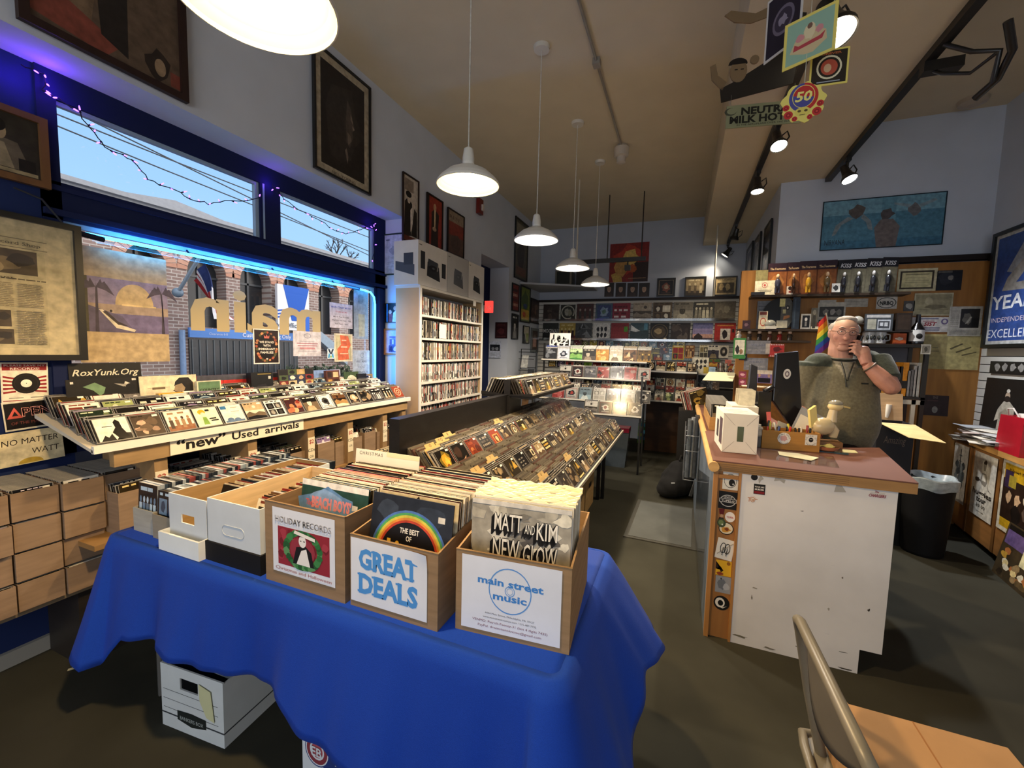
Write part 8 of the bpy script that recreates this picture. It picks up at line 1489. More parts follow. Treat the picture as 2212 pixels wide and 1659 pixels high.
card_on('framed_photo','grey-framed double photograph above the mugs','framed photograph',(1869,678,1929,716),ZCs+0.125,[('4a4e50',rc(0,0,1,1)),('c9c6c0',rc(0.04,0.78,0.9,0.95)),('b0ac98',rc(0.08,0.1,0.4,0.7)),('c9ccd0',rc(0.45,0.08,0.92,0.66)),('4a4c50',rc(0.49,0.16,0.88,0.58)),('d0d2d4',rc(0.54,0.3,0.66,0.5)),('d0d2d4',rc(0.7,0.28,0.82,0.5))],depth=0.03,tilt=0)
tag(MB('2a241e').box((at(1866,716,y=YS).x,YS-0.0,ZCs+0.115),(at(1972,716,y=YS).x,YS+0.15,ZCs+0.125)).build('small_shelf',WOODX),'thin dark shelf carrying the framed double photograph','shelf')
card_on('dark_box','dark brown box between the double photograph and the bottle','box',(1936,676,1970,716),ZCs+0.125,[('2a2018',rc(0,0,1,1)),('3a2c20',rc(0.1,0.1,0.9,0.9))],depth=0.06,tilt=0)
card_on('small_photo','little white-bordered photo clipped to the bookcase post','photograph',(1990,744,2011,765),None,[('c9c4b4',rc(0,0,1,1)),('8a8474',rc(0.1,0.1,0.9,0.9)),('4a463c',blob(random.Random(4),0.5,0.5,0.2,0.25))],y=YK-0.004)
t=thing('seashell','grey shell-like ornament above the man\u2019s ear','ornament',(at(1858,680,y=YS).x,YS+0.05,ZCs+0.2));MB('a8a292').ball((0,0,0.03),(0.05,0.04,0.045),n=12).build('shell',CERAM,t)
tag(MB('3a2d20').box((at(1846,690,y=YS).x,YS,ZCs+0.19),(at(1868,690,y=YS).x,YS+0.2,ZCs+0.2)).build('small_shelf',WOODX),'stub of shelf under the shell ornament','shelf')
fgp=thing('rainbow_flag','little rainbow flag standing beside the man\u2019s head','flag',tuple(at(1797,745,y=4.0)));fgp.location.z -= 0.12
m=MB('c9bfa8');m.tube([(0.02,0,0),(-0.055,0,0.37)],0.005);m.build('stick',WOOD,fgp)
m=MB();cl6=['5a2a78','2a4a9a','3a8a4a','d8c23a','d8842a','c0342e']
for k in range(6):
    a,b=k/6,(k+1)/6;f_=lambda u,v: (-0.05+0.05*(1-u)-0.11*v*(0.4+0.6*(1-u)),-0.012*math.sin(v*4),0.36-0.23*(1-u)-0.10*v*(0.6+0.6*(1-u)))
    m.poly([f_(a,0),f_(b,0),f_(b,0.5),f_(b,1),f_(a,1),f_(a,0.5)],cl6[k])
m.build('cloth',CLOTH,fgp)
tag(MB('2a2420').box((fgp.location.x-0.03,3.96,Z1-0.3),(fgp.location.x+0.07,4.04,fgp.location.z)).build('flag_stand',GLOSS),'dark stand holding the rainbow flag behind the man','stand')
# posters above
np_=[('4a7a90',rc(0,0,1,1)),('6f9cae',rc(0,0.7,1,1)),('3c6c86',rc(0,0.0,1,0.16)),('5f8fa2',rc(0.5,0,0.62,1)),('5a5450',blob(random.Random(1),0.3,0.76,0.07,0.13)),('77848a',[(0.22,0.66),(0.12,0.5),(0.09,0.28),(0.12,0.3),(0.17,0.5),(0.27,0.62)]),('77848a',[(0.35,0.7),(0.42,0.55),(0.44,0.35),(0.4,0.38),(0.38,0.52),(0.33,0.62)]),('4f4a4a',blob(random.Random(2),0.55,0.66,0.055,0.11)),('6a6260',[(0.48,0.0),(0.64,0.0),(0.66,0.4),(0.6,0.56),(0.5,0.56),(0.45,0.4)]),('6a6a6c',blob(random.Random(3),0.77,0.72,0.05,0.12)),('7f949c',[(0.72,0.76),(0.6,0.84),(0.6,0.88),(0.74,0.82)]),('7f949c',[(0.81,0.74),(0.94,0.86),(0.92,0.9),(0.79,0.8)])]
framed('band_poster','wide blue underwater band poster high on the wall behind the counter','poster',(1775,425,2040,535),('y',YN-0.005),np_,'14222c',0.008,0.008,texts=[('NIRVANA',0.12,0.09,0.16,'1c2a34',dict(wf=0.18))])
for i,(y0,y1,z0,z1,c) in enumerate(((5.75,6.2,2.55,3.2,('3a2c22','8a7a62','c9b99a','1c1612')),(6.5,7.0,2.6,3.25,('1c1a18','4a463e','8a867c','c9c5bb')),(7.2,7.8,2.6,3.3,('2a2622','5a5248','9a9080','cfc6b4')))):
    framed('framed_poster',nth(i+1).capitalize()+' framed poster along the return wall under the lowered ceiling','poster',('w',y0,z1,y1,z0),('x',0.893),cover(51+i,c,(0,7,8)[i]),'101010',0.03,glass=True)
# ================================================================ the right-hand wall
sl=thing('slatwall','white slatted display panel along the wall beside the plywood','display wall',(2.645,5.38,0),RW);m=MB('c4c1b8');z=0.90
while z<2.5: m.box((0,-0.014,z),(5.2,0.0,z+0.068));z+=0.0758
m.box((0,-0.003,0.86),(5.2,0.003,2.53),'26231f');m.build('slats',PAINT,sl)
MB('1c1512').box((0.0,-0.04,2.54),(5.2,0.003,2.6)).build('top_rail',WOODX,sl)
framed('framed_poster','big blue framed anniversary poster on the slatted wall','poster',('w',4.25,2.76,5.27,1.73),('x',2.60),[('2f4a8a',rc(0,0,1,1)),('8f949c',[(0.16,0.66),(0.34,0.9),(0.5,0.94),(0.5,0.8),(0.38,0.74),(0.24,0.64)]),('8a8680',[(0.12,0.48),(0.18,0.6),(0.4,0.78),(0.5,0.74),(0.3,0.54),(0.5,0.54),(0.5,0.46)])],'101010',0.03,0.03,matw=0.03,matc='b9b9b4',texts=[('YEARS',0.34,0.32,0.17,'e6e8ea',dict(wf=0.62,bold=0.02)),('INDEPENDENT',0.3,0.2,0.06,'d0c0c8',dict(wf=0.5)),('EXCELLENCE',0.35,0.06,0.11,'dfe3ea',dict(wf=0.68))])
def rcard(name,label,cat,y0,y1,z0,z1,shapes,x=2.622,texts=(),tilt=0,depth=0.004):
    t=thing(name,label,cat,(x,y1,z0),rot=(tilt,0,RW));w,h=y1-y0,z1-z0;m=MB(layer=0.0004);m.box((0,-depth,0),(w,0,h),shapes[0][0]);m.art(shapes,w,h,org=(0,-depth,0))
    for s_,u,v,sz,c,kw in texts:
        kw=dict(kw)
        if 'wf' in kw: kw['width']=kw.pop('wf')*w
        m.text(s_,u*w,v*h,sz*h,c,y=-depth-0.00006*(len(shapes)*0.5+3),**kw)
    m.build('sheet',PRINT,t);return t
rcard('photo_strip','dark strip photograph of four faces under the big blue poster','photograph',4.72,5.2,1.5,1.61,[('1c1b1a',rc(0,0,1,1))]+[('8f8c86',blob(random.Random(k),0.2+0.2*k,0.55,0.07,0.3)) for k in range(4)])
rcard('standee_poster','dark poster of a figure in pale robes leaning on the slatted wall','poster',4.62,5.22,0.92,1.46,[('1a1816',rc(0,0,1,1)),('26221f',rc(0,0,1,0.2)),('a8a294',[(0.36,0.0),(0.6,0.0),(0.62,0.35),(0.7,0.3),(0.66,0.56),(0.56,0.64),(0.44,0.64),(0.34,0.5),(0.3,0.3),(0.38,0.34)]),('8a8272',blob(random.Random(3),0.5,0.4,0.1,0.12)),('b09a84',ell(0.5,0.72,0.05,0.07)),('2a2320',ell(0.5,0.68,0.06,0.05)),('cfc9bc',ell(0.5,0.81,0.035,0.03))],x=2.60,tilt=-0.04)
rcard('wall_card','cream card on the slatted wall above the red bag','card',4.1,4.55,1.36,1.62,[('c9bd8f',rc(0,0,1,1)),('8f8660',ell(0.4,0.5,0.2,0.3)),('c9bd8f',ell(0.4,0.5,0.17,0.26))])
rcard('wall_card','black and white picture card on the slatted wall by the red bag','card',4.2,4.5,1.14,1.32,[('14140f',rc(0,0,1,1)),('d8d4ca',rc(0.0,0.5,1,1)),('14140f',[(0.2,0.4),(0.5,0.9),(0.8,0.5)])],x=2.615)
rcard('wall_card','white sheet with blue print on the slatted wall behind the red bag','card',4.25,4.6,0.95,1.12,[('c9cac6',rc(0,0,1,1)),('5a88a8',rc(0.15,0.62,0.6,0.72)),('8a9094',rc(0.15,0.42,0.65,0.46)),('8a9094',rc(0.15,0.3,0.65,0.34))],x=2.612)
card_on('dark_record','dark maroon record sleeve standing against the plywood on the cabinet','record',(1992,846,2050,898),None,[('2c1c1e',rc(0,0,1,1)),('8a8680',ell(0.5,0.25,0.11,0.14)),('4a2c2e',rc(0.2,0.6,0.6,0.64))],[('TNT',0.5,0.7,0.14,'8a7a74',dict(wf=0.2))],y=5.36)
# the cabinet: slightly turned, front along (2.52,5.21)->(2.36,3.9)
cab=thing('side_cabinet','long low wooden cabinet along the slatted wall, papered with posters','cabinet',(2.515,5.355,0),-PI/2-0.115)
LC=3.2;m=MB('9a6a38');m.box((0,0.0,0.06),(LC,0.02,0.86));m.build('front_panel',WOODX,cab)
MB('15110d').box((0,0.05,0),(LC,0.07,0.06)).build('plinth',WOODX,cab)
for x in (0.35,0.83,1.5): MB('7a5228').box((x-0.02,-0.006,0.06),(x+0.02,0,0.86)).build('stile',WOOD,cab)
m=MB('b98a4c');m.box((0.4,-0.05,0.86),(LC,0.11,0.905));m.build('cabinet_top',WOODX,cab);MB('4a3220').box((0.0,-0.03,0.84),(0.4,0.11,0.885)).build('dark_top',WOODX,cab);MB('6a4a28').box((0,0.02,0.06),(0.02,0.11,0.86)).build('end_panel',WOOD,cab)
def on_cab(name,label,cat,x0,x1,z0,z1,shapes,texts=(),y=-0.008):
    q=Matrix.Rotation(cab.rotation_euler.z,3,'Z');t=thing(name,label,cat,cab.location+q @ Vector((x0,y,z0)),cab.rotation_euler.z);w,h=x1-x0,z1-z0;m=MB(layer=0.0004);m.box((0,-0.001,0),(w,0,h),shapes[0][0]);m.art(shapes,w,h,org=(0,-0.001,0))
    for s_,u,v,sz,c,kw in texts:
        kw=dict(kw)
        if 'wf' in kw: kw['width']=kw.pop('wf')*w
        m.text(s_,u*w,v*h,sz*h,c,y=-0.002-0.00006*(len(shapes)*0.5+3),**kw)
    m.build('sheet',PRINT,t);return t
bd=[('c9c6ba',rc(0,0,1,1))];rnd=random.Random(5)
for k in range(16): bd.append((rnd.choice(['6a7a82','4a5a62','8a989c','3a464c']),blob(rnd,rnd.uniform(0.25,0.75),rnd.uniform(0.3,0.65),0.13,0.07)))
bd+=[('26292c',rc(0.47,0.55,0.53,0.92)),('3a464c',rc(0.4,0.8,0.6,0.82)),('3a464c',rc(0.42,0.7,0.58,0.72))]
on_cab('poster','pale poster with a smoky blue-grey emblem at the far end of the cabinet front','poster',0.02,0.30,0.28,0.82,clip(bd))
hp=[('d8d4c6',rc(0,0,1,1)),('26231f',blob(random.Random(1),0.52,0.86,0.07,0.05)),('8f8a7e',[(0.44,0.84),(0.58,0.84),(0.55,0.74),(0.47,0.74)]),('8a857a',[(0.36,0.56),(0.4,0.7),(0.6,0.7),(0.68,0.58),(0.6,0.5),(0.45,0.52)]),('d8d4c6',[(0.42,0.58),(0.46,0.68),(0.56,0.68),(0.6,0.58)]),('2a2723',blob(random.Random(2),0.24,0.57,0.12,0.035)),('6a665c',[(0.66,0.6),(0.76,0.48),(0.9,0.44),(0.74,0.46)])]
on_cab('poster','white poster with a seated figure sketch in the middle of the cabinet front','poster',0.42,0.79,0.27,0.82,hp,[('huggies',0.5,0.34,0.12,'1c1a17',dict(wf=0.84,bold=0.03)),('tour',0.5,0.24,0.12,'1c1a17',dict(wf=0.44,bold=0.03)),('89-90',0.5,0.15,0.08,'3a3832',dict(wf=0.4)),('ticket info',0.5,0.08,0.03,'5a564c',dict(wf=0.34))])
on_cab('poster','yellow and black band poster at the near end of the cabinet front','poster',0.87,1.4,0.29,0.85,[('d8d2be',rc(0,0,1,1)),('c9a020',rc(0.07,0.06,0.95,0.95)),('2a1c14',rc(0.06,0.18,0.95,0.74)),('3a2a4a',rc(0.09,0.62,0.3,0.86)),('b5a03a',rc(0.2,0.64,0.38,0.8)),('c9a884',blob(random.Random(1),0.24,0.5,0.07,0.08)),('c9a884',blob(random.Random(2),0.45,0.5,0.07,0.08)),('d8c8ae',blob(random.Random(3),0.7,0.54,0.1,0.1)),('14100e',blob(random.Random(4),0.45,0.3,0.14,0.12)),('5a4a40',blob(random.Random(5),0.7,0.36,0.1,0.1))],[('New! MERCH',0.55,0.85,0.06,'2a2010',dict(wf=0.7))])
# newspapers on it
q=Matrix.Rotation(cab.rotation_euler.z,3,'Z');rnd=random.Random(31)
for i in range(14):
    x,y=rnd.uniform(0.1,0.68),rnd.uniform(-0.1,-0.06)
    p=cab.location+q @ Vector((x,y,0.89+0.012+i*0.009));c=('cfccc4','b9b9b8','d8d2c4','a8aaac','c9b8b0')[i % 5]
    w,d=rnd.uniform(0.25,0.34),rnd.uniform(0.17,0.2);m=MB(c);ph=rnd.uniform(0,6)
    m.grid(lambda u,v: (w*u,d*v,0.006*math.sin(u*4+ph)*math.sin(v*3)+0.004*u),8,6,c);o=m.build('newspaper',PAPER);o.location=p;o.rotation_euler=(0,0,cab.rotation_euler.z+rnd.uniform(-0.25,0.25));md=o.modifiers.new('t','SOLIDIFY');md.thickness=0.007;md.offset=-1
    tag(o,nth(i+1).capitalize()+' newspaper from the bottom of the untidy pile on the cabinet','newspaper','newspapers on the cabinet')
rb_=thing('gift_bag','red paper shopping bag standing on the cabinet','bag',cab.location+q @ Vector((0.82,-0.05,0.906)),cab.rotation_euler.z);m=MB('a8182a')
m.prism([(0,0,0),(0.34,0,0),(0.33,0.01,0.29),(0.01,0.01,0.285)],(0,0.16,0));m.build('body',GLOSS,rb_);m=MB('7a1220');m.poly([(-0.001,0.005,0),(-0.001,0.08,0),(-0.001,0.08,0.28)]);m.build('side_fold',GLOSS,rb_);m=MB('d8cfc8');m.tube([(0.1,0.02,0.28),(0.13,0.0,0.34),(0.2,0.0,0.35),(0.24,0.02,0.285)],0.005);m.build('handle',CLOTH,rb_);MB('e0dcd4').prism([(0.16,0.03,0.27),(0.33,0.03,0.27),(0.34,0.04,0.31),(0.2,0.03,0.315)],(0,0.05,0)).build('tissue',PAPER,rb_)
fr_=thing('framed_collage','collage picture frame leaning on the floor against the cabinet','framed picture',(2.30,4.28,0.0),rot=(-0.16,0,cab.rotation_euler.z));fw_,fh_=0.62,0.41;m=MB('171310');m.box((0,0,0),(fw_,0.03,fh_));m.build('frame',GLOSS,fr_)
cs_=[('3a3020',rc(0,0,1,1)),('5a4a78',rc(0.03,0.62,0.97,0.88)),('14120f',rc(0.03,0.88,0.97,0.97))];rnd=random.Random(8)
for k in range(34): cs_.append((rnd.choice(['b8903a','8a7450','d8c48a','5a4a30','2a2218','a86a3a','d8d0b8']),blob(rnd,rnd.uniform(0.08,0.92),rnd.uniform(0.08,0.56),0.06,0.06)))
cs_.append(('d8d2a8',rc(0.42,0.4,0.58,0.68)));m=MB(layer=0.0003);m.art(clip(cs_),fw_,fh_);m.build('collage_print',PRINT,fr_)
# bin with its liner
tb_=thing('waste_bin','black waste bin with a clear liner beside the counter','waste bin',(1.95,4.45,0));MB('0e0d0d').lathe([(0.13,0),(0.135,0.02),(0.165,0.61),(0.17,0.63),(0.155,0.62),(0.125,0.04)],n=28,capt=False).build('bin_body',RUBBER,tb_)
m=MB('a9b5b8');m.lathe([(0.17,0.56),(0.176,0.6),(0.178,0.645),(0.165,0.652),(0.14,0.6),(0.12,0.5)],n=36,capb=False,capt=False)
m.v=[(x*(1+0.05*math.sin(math.atan2(y,x)*7)),y*(1+0.05*math.sin(math.atan2(y,x)*7+1)),z+0.008*math.sin(math.atan2(y,x)*5)) for x,y,z in m.v];m.build('liner',CASE,tb_)
# ================================================================ hanging things
def hang_card(name,label,c,w,h,ang,shapes,texts,string_to,outline=None):
    t=thing(name,label,'hanging card',c,ang,'cardboard mobile cards');m=MB(shapes[0][0],layer=0.0003)
    if outline: m.prism([(u*w-w/2,0,v*h-h/2) for u,v in outline],(0,0.003,0),shapes[0][0])
    else: m.box((-w/2,0,-h/2),(w/2,0.003,h/2),shapes[0][0])
    m.art(shapes[1:] if outline else shapes,w,h,org=(-w/2,0,-h/2))
    for s_,u,v,sz,cc,kw in texts:
        kw=dict(kw)
        if 'wf' in kw: kw['width']=kw.pop('wf')*w
        m.text(s_,u*w-w/2,v*h-h/2,sz*h,cc,y=-0.00006*(len(shapes)*0.5+3),**kw)
    m.build('card',FLAT,t);MB('cfc8b0').tube([(0,0.001,h/2-0.008),(0,0.001,string_to)],0.0012,n=4).build('string',CLOTH,t);return t
rnd=random.Random(2);YE='e0cf6a'
pA=at(1748,80,y=1.9);pB=at(1791,145,y=2.0);pC=at(1735,221,y=1.86);pD=at(1692,42,y=2.0)
hang_card('mobile_card','square yellow-edged green picture card, middle of the hanging mobile',tuple(pA),0.165,0.165,-0.5,[(YE,rc(0,0,1,1)),('8fb09a',rc(0.06,0.06,0.94,0.94)),('c9b48a',blob(random.Random(4),0.5,0.42,0.36,0.24,14,0.2)),('b0444a',[(0.2,0.32),(0.75,0.36),(0.8,0.5),(0.7,0.44),(0.3,0.4),(0.22,0.46)]),('d8c8a0',blob(random.Random(5),0.5,0.62,0.1,0.16)),('7a5a4a',ell(0.5,0.74,0.05,0.06)),('c98a8a',blob(random.Random(6),0.32,0.56,0.08,0.08)),('c98a8a',blob(random.Random(7),0.68,0.6,0.08,0.08))],[],ZS-pA.z)
hang_card('mobile_card','square dark card with a round emblem, set back in the hanging mobile',tuple(pB),0.125,0.13,0.08,[(YE,rc(0,0,1,1)),('2a2218',rc(0.05,0.05,0.95,0.95)),('d8d0b0',ell(0.5,0.5,0.33,0.33,26)),('2a2218',ell(0.5,0.5,0.28,0.28,26)),('b0503a',ell(0.5,0.5,0.22,0.22,22)),('c9a884',ell(0.46,0.48,0.1,0.12,14)),('9aa0a8',rc(0.2,0.09,0.8,0.12))],[('FOREVER',0.5,0.85,0.08,'b0643a',dict(wf=0.6,bold=0.03))],ZS-pB.z)
oc=[(0.5+0.5*math.cos(a)*(0.92+0.08*math.sin(a*9)),0.5+0.5*math.sin(a)*(0.92+0.08*math.cos(a*9))) for a in [2*PI*k/44 for k in range(44)]]
fc=[(YE,rc(0,0,1,1)),('4a4a8a',ell(0.5,0.62,0.31,0.34,28)),('b8322c',ell(0.5,0.62,0.31,0.34,20,-PI/2,PI/2)),(YE,ell(0.5,0.64,0.24,0.27,26)),('b8322c',ell(0.5,0.64,0.225,0.255,26)),('4a4a8a',ell(0.5,0.64,0.225,0.255,18,PI*0.95,PI*1.95)),('d8c65e',ell(0.5,0.28,0.17,0.11,20)),('5a4a2a',ell(0.43,0.3,0.04,0.03,10)),('5a4a2a',ell(0.57,0.3,0.04,0.03,10)),('5a4a2a',rc(0.44,0.2,0.56,0.215))]
for x,y,r_ in ((0.2,0.24,0.1),(0.8,0.24,0.1),(0.14,0.42,0.075),(0.86,0.42,0.075),(0.34,0.13,0.06),(0.66,0.13,0.06)): fc+=[('b8302c',ell(x,y,r_,r_,14)),('8a1f22',ell(x,y,r_*0.55,r_*0.55,10)),('c9483c',ell(x,y,r_*0.25,r_*0.25,8))]
hang_card('mobile_card','lowest mobile card, a round rose-wreathed emblem with the number fifty',tuple(pC),0.145,0.145,0.0,fc,[('50',0.5,0.53,0.32,'e6d878',dict(wf=0.36,bold=0.03,shear=0.15))],pA.z-0.08-pC.z,oc)
hang_card('mobile_card','dark patterned card with a white edge behind the mobile',tuple(pD),0.16,0.24,-0.9,[('c9c6c0',rc(0,0,1,1)),('26202c',rc(0.05,0.04,0.95,0.96)),('6a6270',ell(0.5,0.5,0.3,0.22,24)),('3a3240',ell(0.5,0.5,0.24,0.17,24)),('8a8290',blob(random.Random(3),0.5,0.5,0.12,0.08,14,0.4))],[],ZS-pD.z)
# hanging cut-out figure sign
hs=thing('hanging_sign','grey banner with black fairground lettering hung under a cut-out of figures','hanging sign',tuple(at(1567,278,y=2.6)),0.16)
w,h=0.36,0.115;m=MB('8a8a68',layer=0.0006);m.box((0,0,0),(w,0.006,h));
m.text('NEUTRAL',w*0.56,h*0.56,0.05,'26241c',y=-0.001,bold=0.04,width=w*0.72);m.text('MILK HOTEL',w*0.5,h*0.2,0.05,'26241c',y=-0.001,bold=0.04,width=w*0.9);m.text('IN THE AEROPLANE OVER THE SEA',w*0.5,h*0.07,0.012,'26241c',y=-0.001,width=w*0.7)
m.poly([(0.02+0.03*math.cos(a),-0.001,h*0.72+0.02*math.sin(a)) for a in [2*PI*k/14 for k in range(14)]],'4a4a3a');m.poly([(0.026+0.024*math.cos(a),-0.0014,h*0.74+0.016*math.sin(a)) for a in [2*PI*k/14 for k in range(14)]],'8a8a68');m.build('banner',PAPER,hs);m=MB('6a665a');m.tube([(0.02,0.003,h),(0.02,0.003,0.17)],0.0012,n=4);m.tube([(w-0.04,0.003,h),(w-0.04,0.003,0.2)],0.0012,n=4);m.build('string',CLOTH,hs)
f_=thing('cutout_figures','cut-out of dark-clothed figures with raised arms hanging from the lowered ceiling','cut-out',tuple(at(1567,220,y=2.62)),0.16)
m=MB('2c261f');m.prism([(-0.02,0,0.0),(0.32,0,0.06),(0.36,0,0.4),(0.2,0,0.44),(0.18,0,0.18),(0.04,0,0.1),(-0.03,0,0.07)],(0,0.008,0));m.build('bodies',PAPER,f_)
m=MB('7a6448');m.prism([(-0.02,0,0.06),(-0.075,0,0.12),(-0.085,0,0.19),(-0.06,0,0.2),(-0.045,0,0.14),(0.0,0,0.1)],(0,0.008,0));m.build('arm',PAPER,f_);m=MB('7a6448');m.prism([(0.02,0,0.4),(-0.03,0,0.44),(0.0,0,0.46),(0.12,0,0.43),(0.2,0,0.46),(0.2,0,0.41),(0.1,0,0.385)],(0,0.008,0));m.build('arm',PAPER,f_)
m=MB('80694c');m.prism([(0.055+0.042*math.cos(a),-0.002,0.15+0.058*math.sin(a)) for a in [2*PI*k/18 for k in range(18)]],(0,0.008,0));m.prism([(0.13+0.022*math.cos(a),-0.002,0.2+0.022*math.sin(a)) for a in [2*PI*k/12 for k in range(12)]],(0,0.008,0));m.build('head',PAPER,f_)
m=MB('241d17');m.prism([(0.05+0.046*math.cos(a),-0.004,0.185+0.03*math.sin(a)) for a in [PI*k/10 for k in range(11)]],(0,0.008,0));m.prism([(0.035,-0.003,0.155),(0.05,-0.003,0.155),(0.05,-0.003,0.16),(0.035,-0.003,0.16)],(0,0.002,0));m.prism([(0.065,-0.003,0.155),(0.08,-0.003,0.155),(0.08,-0.003,0.16),(0.065,-0.003,0.16)],(0,0.002,0));m.build('hair',PAPER,f_)
m=MB('6a665a');m.tube([(0.28,0.004,0.4),(0.28,0.004,ZS-f_.location.z)],0.0015,n=4);m.build('string',CLOTH,f_)
# ================================================================ chair and carton at the camera's right
ch=thing('folding_chair','grey metal folding chair in the near corner, a carton on its seat','chair',(0.62,1.18,0))
m=MB('6a6558');L_=lambda p: (p[0]-0.62,p[1]-1.18,p[2])
m.tube([L_(p) for p in ((0.44,1.40,0.44),(0.40,1.41,0.62),(0.365,1.405,0.80),(0.352,1.385,0.845),(0.35,1.35,0.858),(0.353,1.15,0.86),(0.358,0.95,0.858),(0.365,0.92,0.845),(0.375,0.9,0.80),(0.40,0.9,0.62),(0.44,0.9,0.44))],0.0145,n=12);m.build('back_frame',METAL,ch)
m=MB('55514a');m.grid(lambda u,v: L_((0.366+0.012*v-0.022*math.sin(u*PI)*v,1.37-0.42*u,0.855-0.15*v*math.sin(PI*(0.12+0.76*u)))),16,6);o=m.build('backrest',METAL,ch);md=o.modifiers.new('t','SOLIDIFY');md.thickness=0.004
for y in (1.40,0.90):
    MB('6a6558').tube([L_(p) for p in ((0.44,y,0.44),(0.70,y,0.22),(0.92,y,0.0))],0.012,n=10).build('leg',METAL,ch);MB('6a6558').tube([L_(p) for p in ((0.82,y-0.02,0.42),(0.55,y-0.02,0.28),(0.30,y-0.02,0.0))],0.012,n=10).build('leg',METAL,ch)
MB('6a6558').tube([L_(p) for p in ((0.44,1.47,0.445),(0.405,1.455,0.452),(0.398,1.40,0.455),(0.398,0.9,0.455))],0.013,n=10).build('seat_rail',METAL,ch);m=MB('6a665c');m.box(L_((0.405,0.92,0.425)),L_((0.84,1.455,0.45)));m.build('seat',METAL,ch,bevel=0.012)
bxx=thing('shipping_carton','taped brown carton lying on the seat of the folding chair','carton',(0.455,0.82,0.452),0.0);m=MB('a07c56');m.box((0,0,0),(0.385,0.61,0.15));m.build('carton',CARD,bxx,bevel=0.004)
m=MB('c9a070');m.box((-0.001,-0.001,0.149),(0.045,0.612,0.1515));m.build('packing_tape',GLOSS,bxx);m=MB('8a5c30');m.box((0.19,0.0,0.1502),(0.1935,0.61,0.1508));m.build('lid_seam',FLAT,bxx)
m=MB('4a3018');[m.box((0.09+0.016*k,0.2,0.1505),(0.10+0.016*k,0.34,0.151)) for k in range(2)];m.build('printed_marks',FLAT,bxx)
# ================================================================ the man behind the counter
PX,PY=1.07,3.70
man=thing('person','grey-haired man in glasses and an olive zip-neck fleece, holding a phone to his ear','person',(PX,PY,0))
def W(px,py,dy=0.0): return at(px,py,y=PY+dy)-Vector((PX,PY,0))
hc=W(1823,722);hc=Vector((hc.x,0.0,hc.z))
def HP(x,y,z):
    """head frame: x to his left (our right), y to the back, z up, tilted a little toward the phone and turned"""
    q=Euler((0.06,0.10,-0.12)).to_matrix();return tuple(hc+q @ Vector((x,y,z))*0.9)
hs=lambda*r: tuple(0.9*v for v in r)
HR=1.08
def head(m):
    def f(u,v):
        a=2*PI*u;t_=PI*v;z=-math.cos(t_);r_=math.sin(t_)
        x,y=r_*math.sin(a),-r_*math.cos(a)
        X,Y,Z=x*0.083,y*0.105,z*0.128
        if z<0.1: k=1-0.20*min(1,(0.1-z)/1.0)**1.2;X *= k;Y=Y*(1-0.12*min(1,(0.1-z)))-0.012*min(1,(0.1-z))
        if Z>0.07: Z=0.07+(Z-0.07)*0.92
        return HP(X*HR,Y*HR,Z*HR)
    m.grid(f,36,26)
parts=[head]
parts.append(lambda m: m.prism([HP(-0.008,-0.100,0.022),HP(0.008,-0.100,0.022),HP(0.021,-0.108,-0.034),HP(0,-0.112,-0.044),HP(-0.021,-0.108,-0.034)],(0,-0.024,0)))
parts.append(lambda m: m.ball(HP(0,-0.130,-0.034),hs(0.017,0.016,0.014)))
for s_ in (-1,1):
    parts.append(lambda m,s_=s_: m.ball(HP(0.043*s_,-0.068,-0.026),hs(0.032,0.024,0.032)))
    parts.append(lambda m,s_=s_: m.ball(HP(0.034*s_,-0.098,0.045),hs(0.026,0.014,0.010)))
    parts.append(lambda m,s_=s_: m.ball(HP(0.092*s_,0.008,-0.004),hs(0.012,0.022,0.036)))
parts.append(lambda m: m.ball(HP(0,-0.086,-0.108),hs(0.042,0.030,0.026)))
parts.append(lambda m: m.ball(HP(0,-0.096,-0.074),hs(0.036,0.018,0.012)))
sh_c=Vector((0.0,0.02,hc.z-0.235))
parts.append(lambda m: m.tube([HP(0,0.015,-0.05),HP(-0.002,0.012,-0.12),tuple(sh_c+Vector((0,0.01,0.05))),tuple(sh_c+Vector((0,0.01,-0.05)))],[0.072,0.07,0.076,0.10],n=18))
# arms: his left (our right) bent up to the ear
elb=W(1925,836,-0.14);wri=W(1872,787,-0.12);hnd=W(1862,752,-0.075)
shl=W(1893,778,0.0);shr=W(1753,782,0.0)
parts.append(lambda m: m.tube([tuple(shl),tuple(shl.lerp(elb,0.5)),tuple(elb),],[0.06,0.058,0.052],n=16))
parts.append(lambda m: m.ball(tuple(elb),0.053))
parts.append(lambda m: m.tube([tuple(elb),tuple(elb.lerp(wri,0.35)),tuple(elb.lerp(wri,0.75)),tuple(wri)],[0.053,0.056,0.044,0.032],n=16))
parts.append(lambda m: m.tube([tuple(wri),tuple(wri.lerp(hnd,0.45)),tuple(hnd)],[0.031,0.038,0.036],n=14))
parts.append(lambda m: m.ball(tuple(wri.lerp(hnd,0.75)),(0.042,0.032,0.045)))
# torso core and the other arm, so the body is whole under the clothes
parts.append(lambda m: m.tube([tuple(sh_c+Vector((0,0.02,0))),(0,0.02,hc.z-0.45),(0.01,0,hc.z-0.62),(0.01,0,0.97)],[0.10,0.15,0.16,0.16],n=20))
elr=W(1735,880,0.02);hdr=W(1742,930,-0.3)
parts.append(lambda m: m.tube([tuple(shr),tuple(elr),tuple(hdr)],[0.06,0.048,0.034],n=14))
parts.append(lambda m: m.ball(tuple(hdr),(0.045,0.05,0.025)))
for s_ in (-1,1): parts.append(lambda m,s_=s_: m.tube([(0.09*s_,0,1.02),(0.11*s_,-0.01,0.54),(0.11*s_,0.01,0.08)],[0.09,0.06,0.045],n=14))
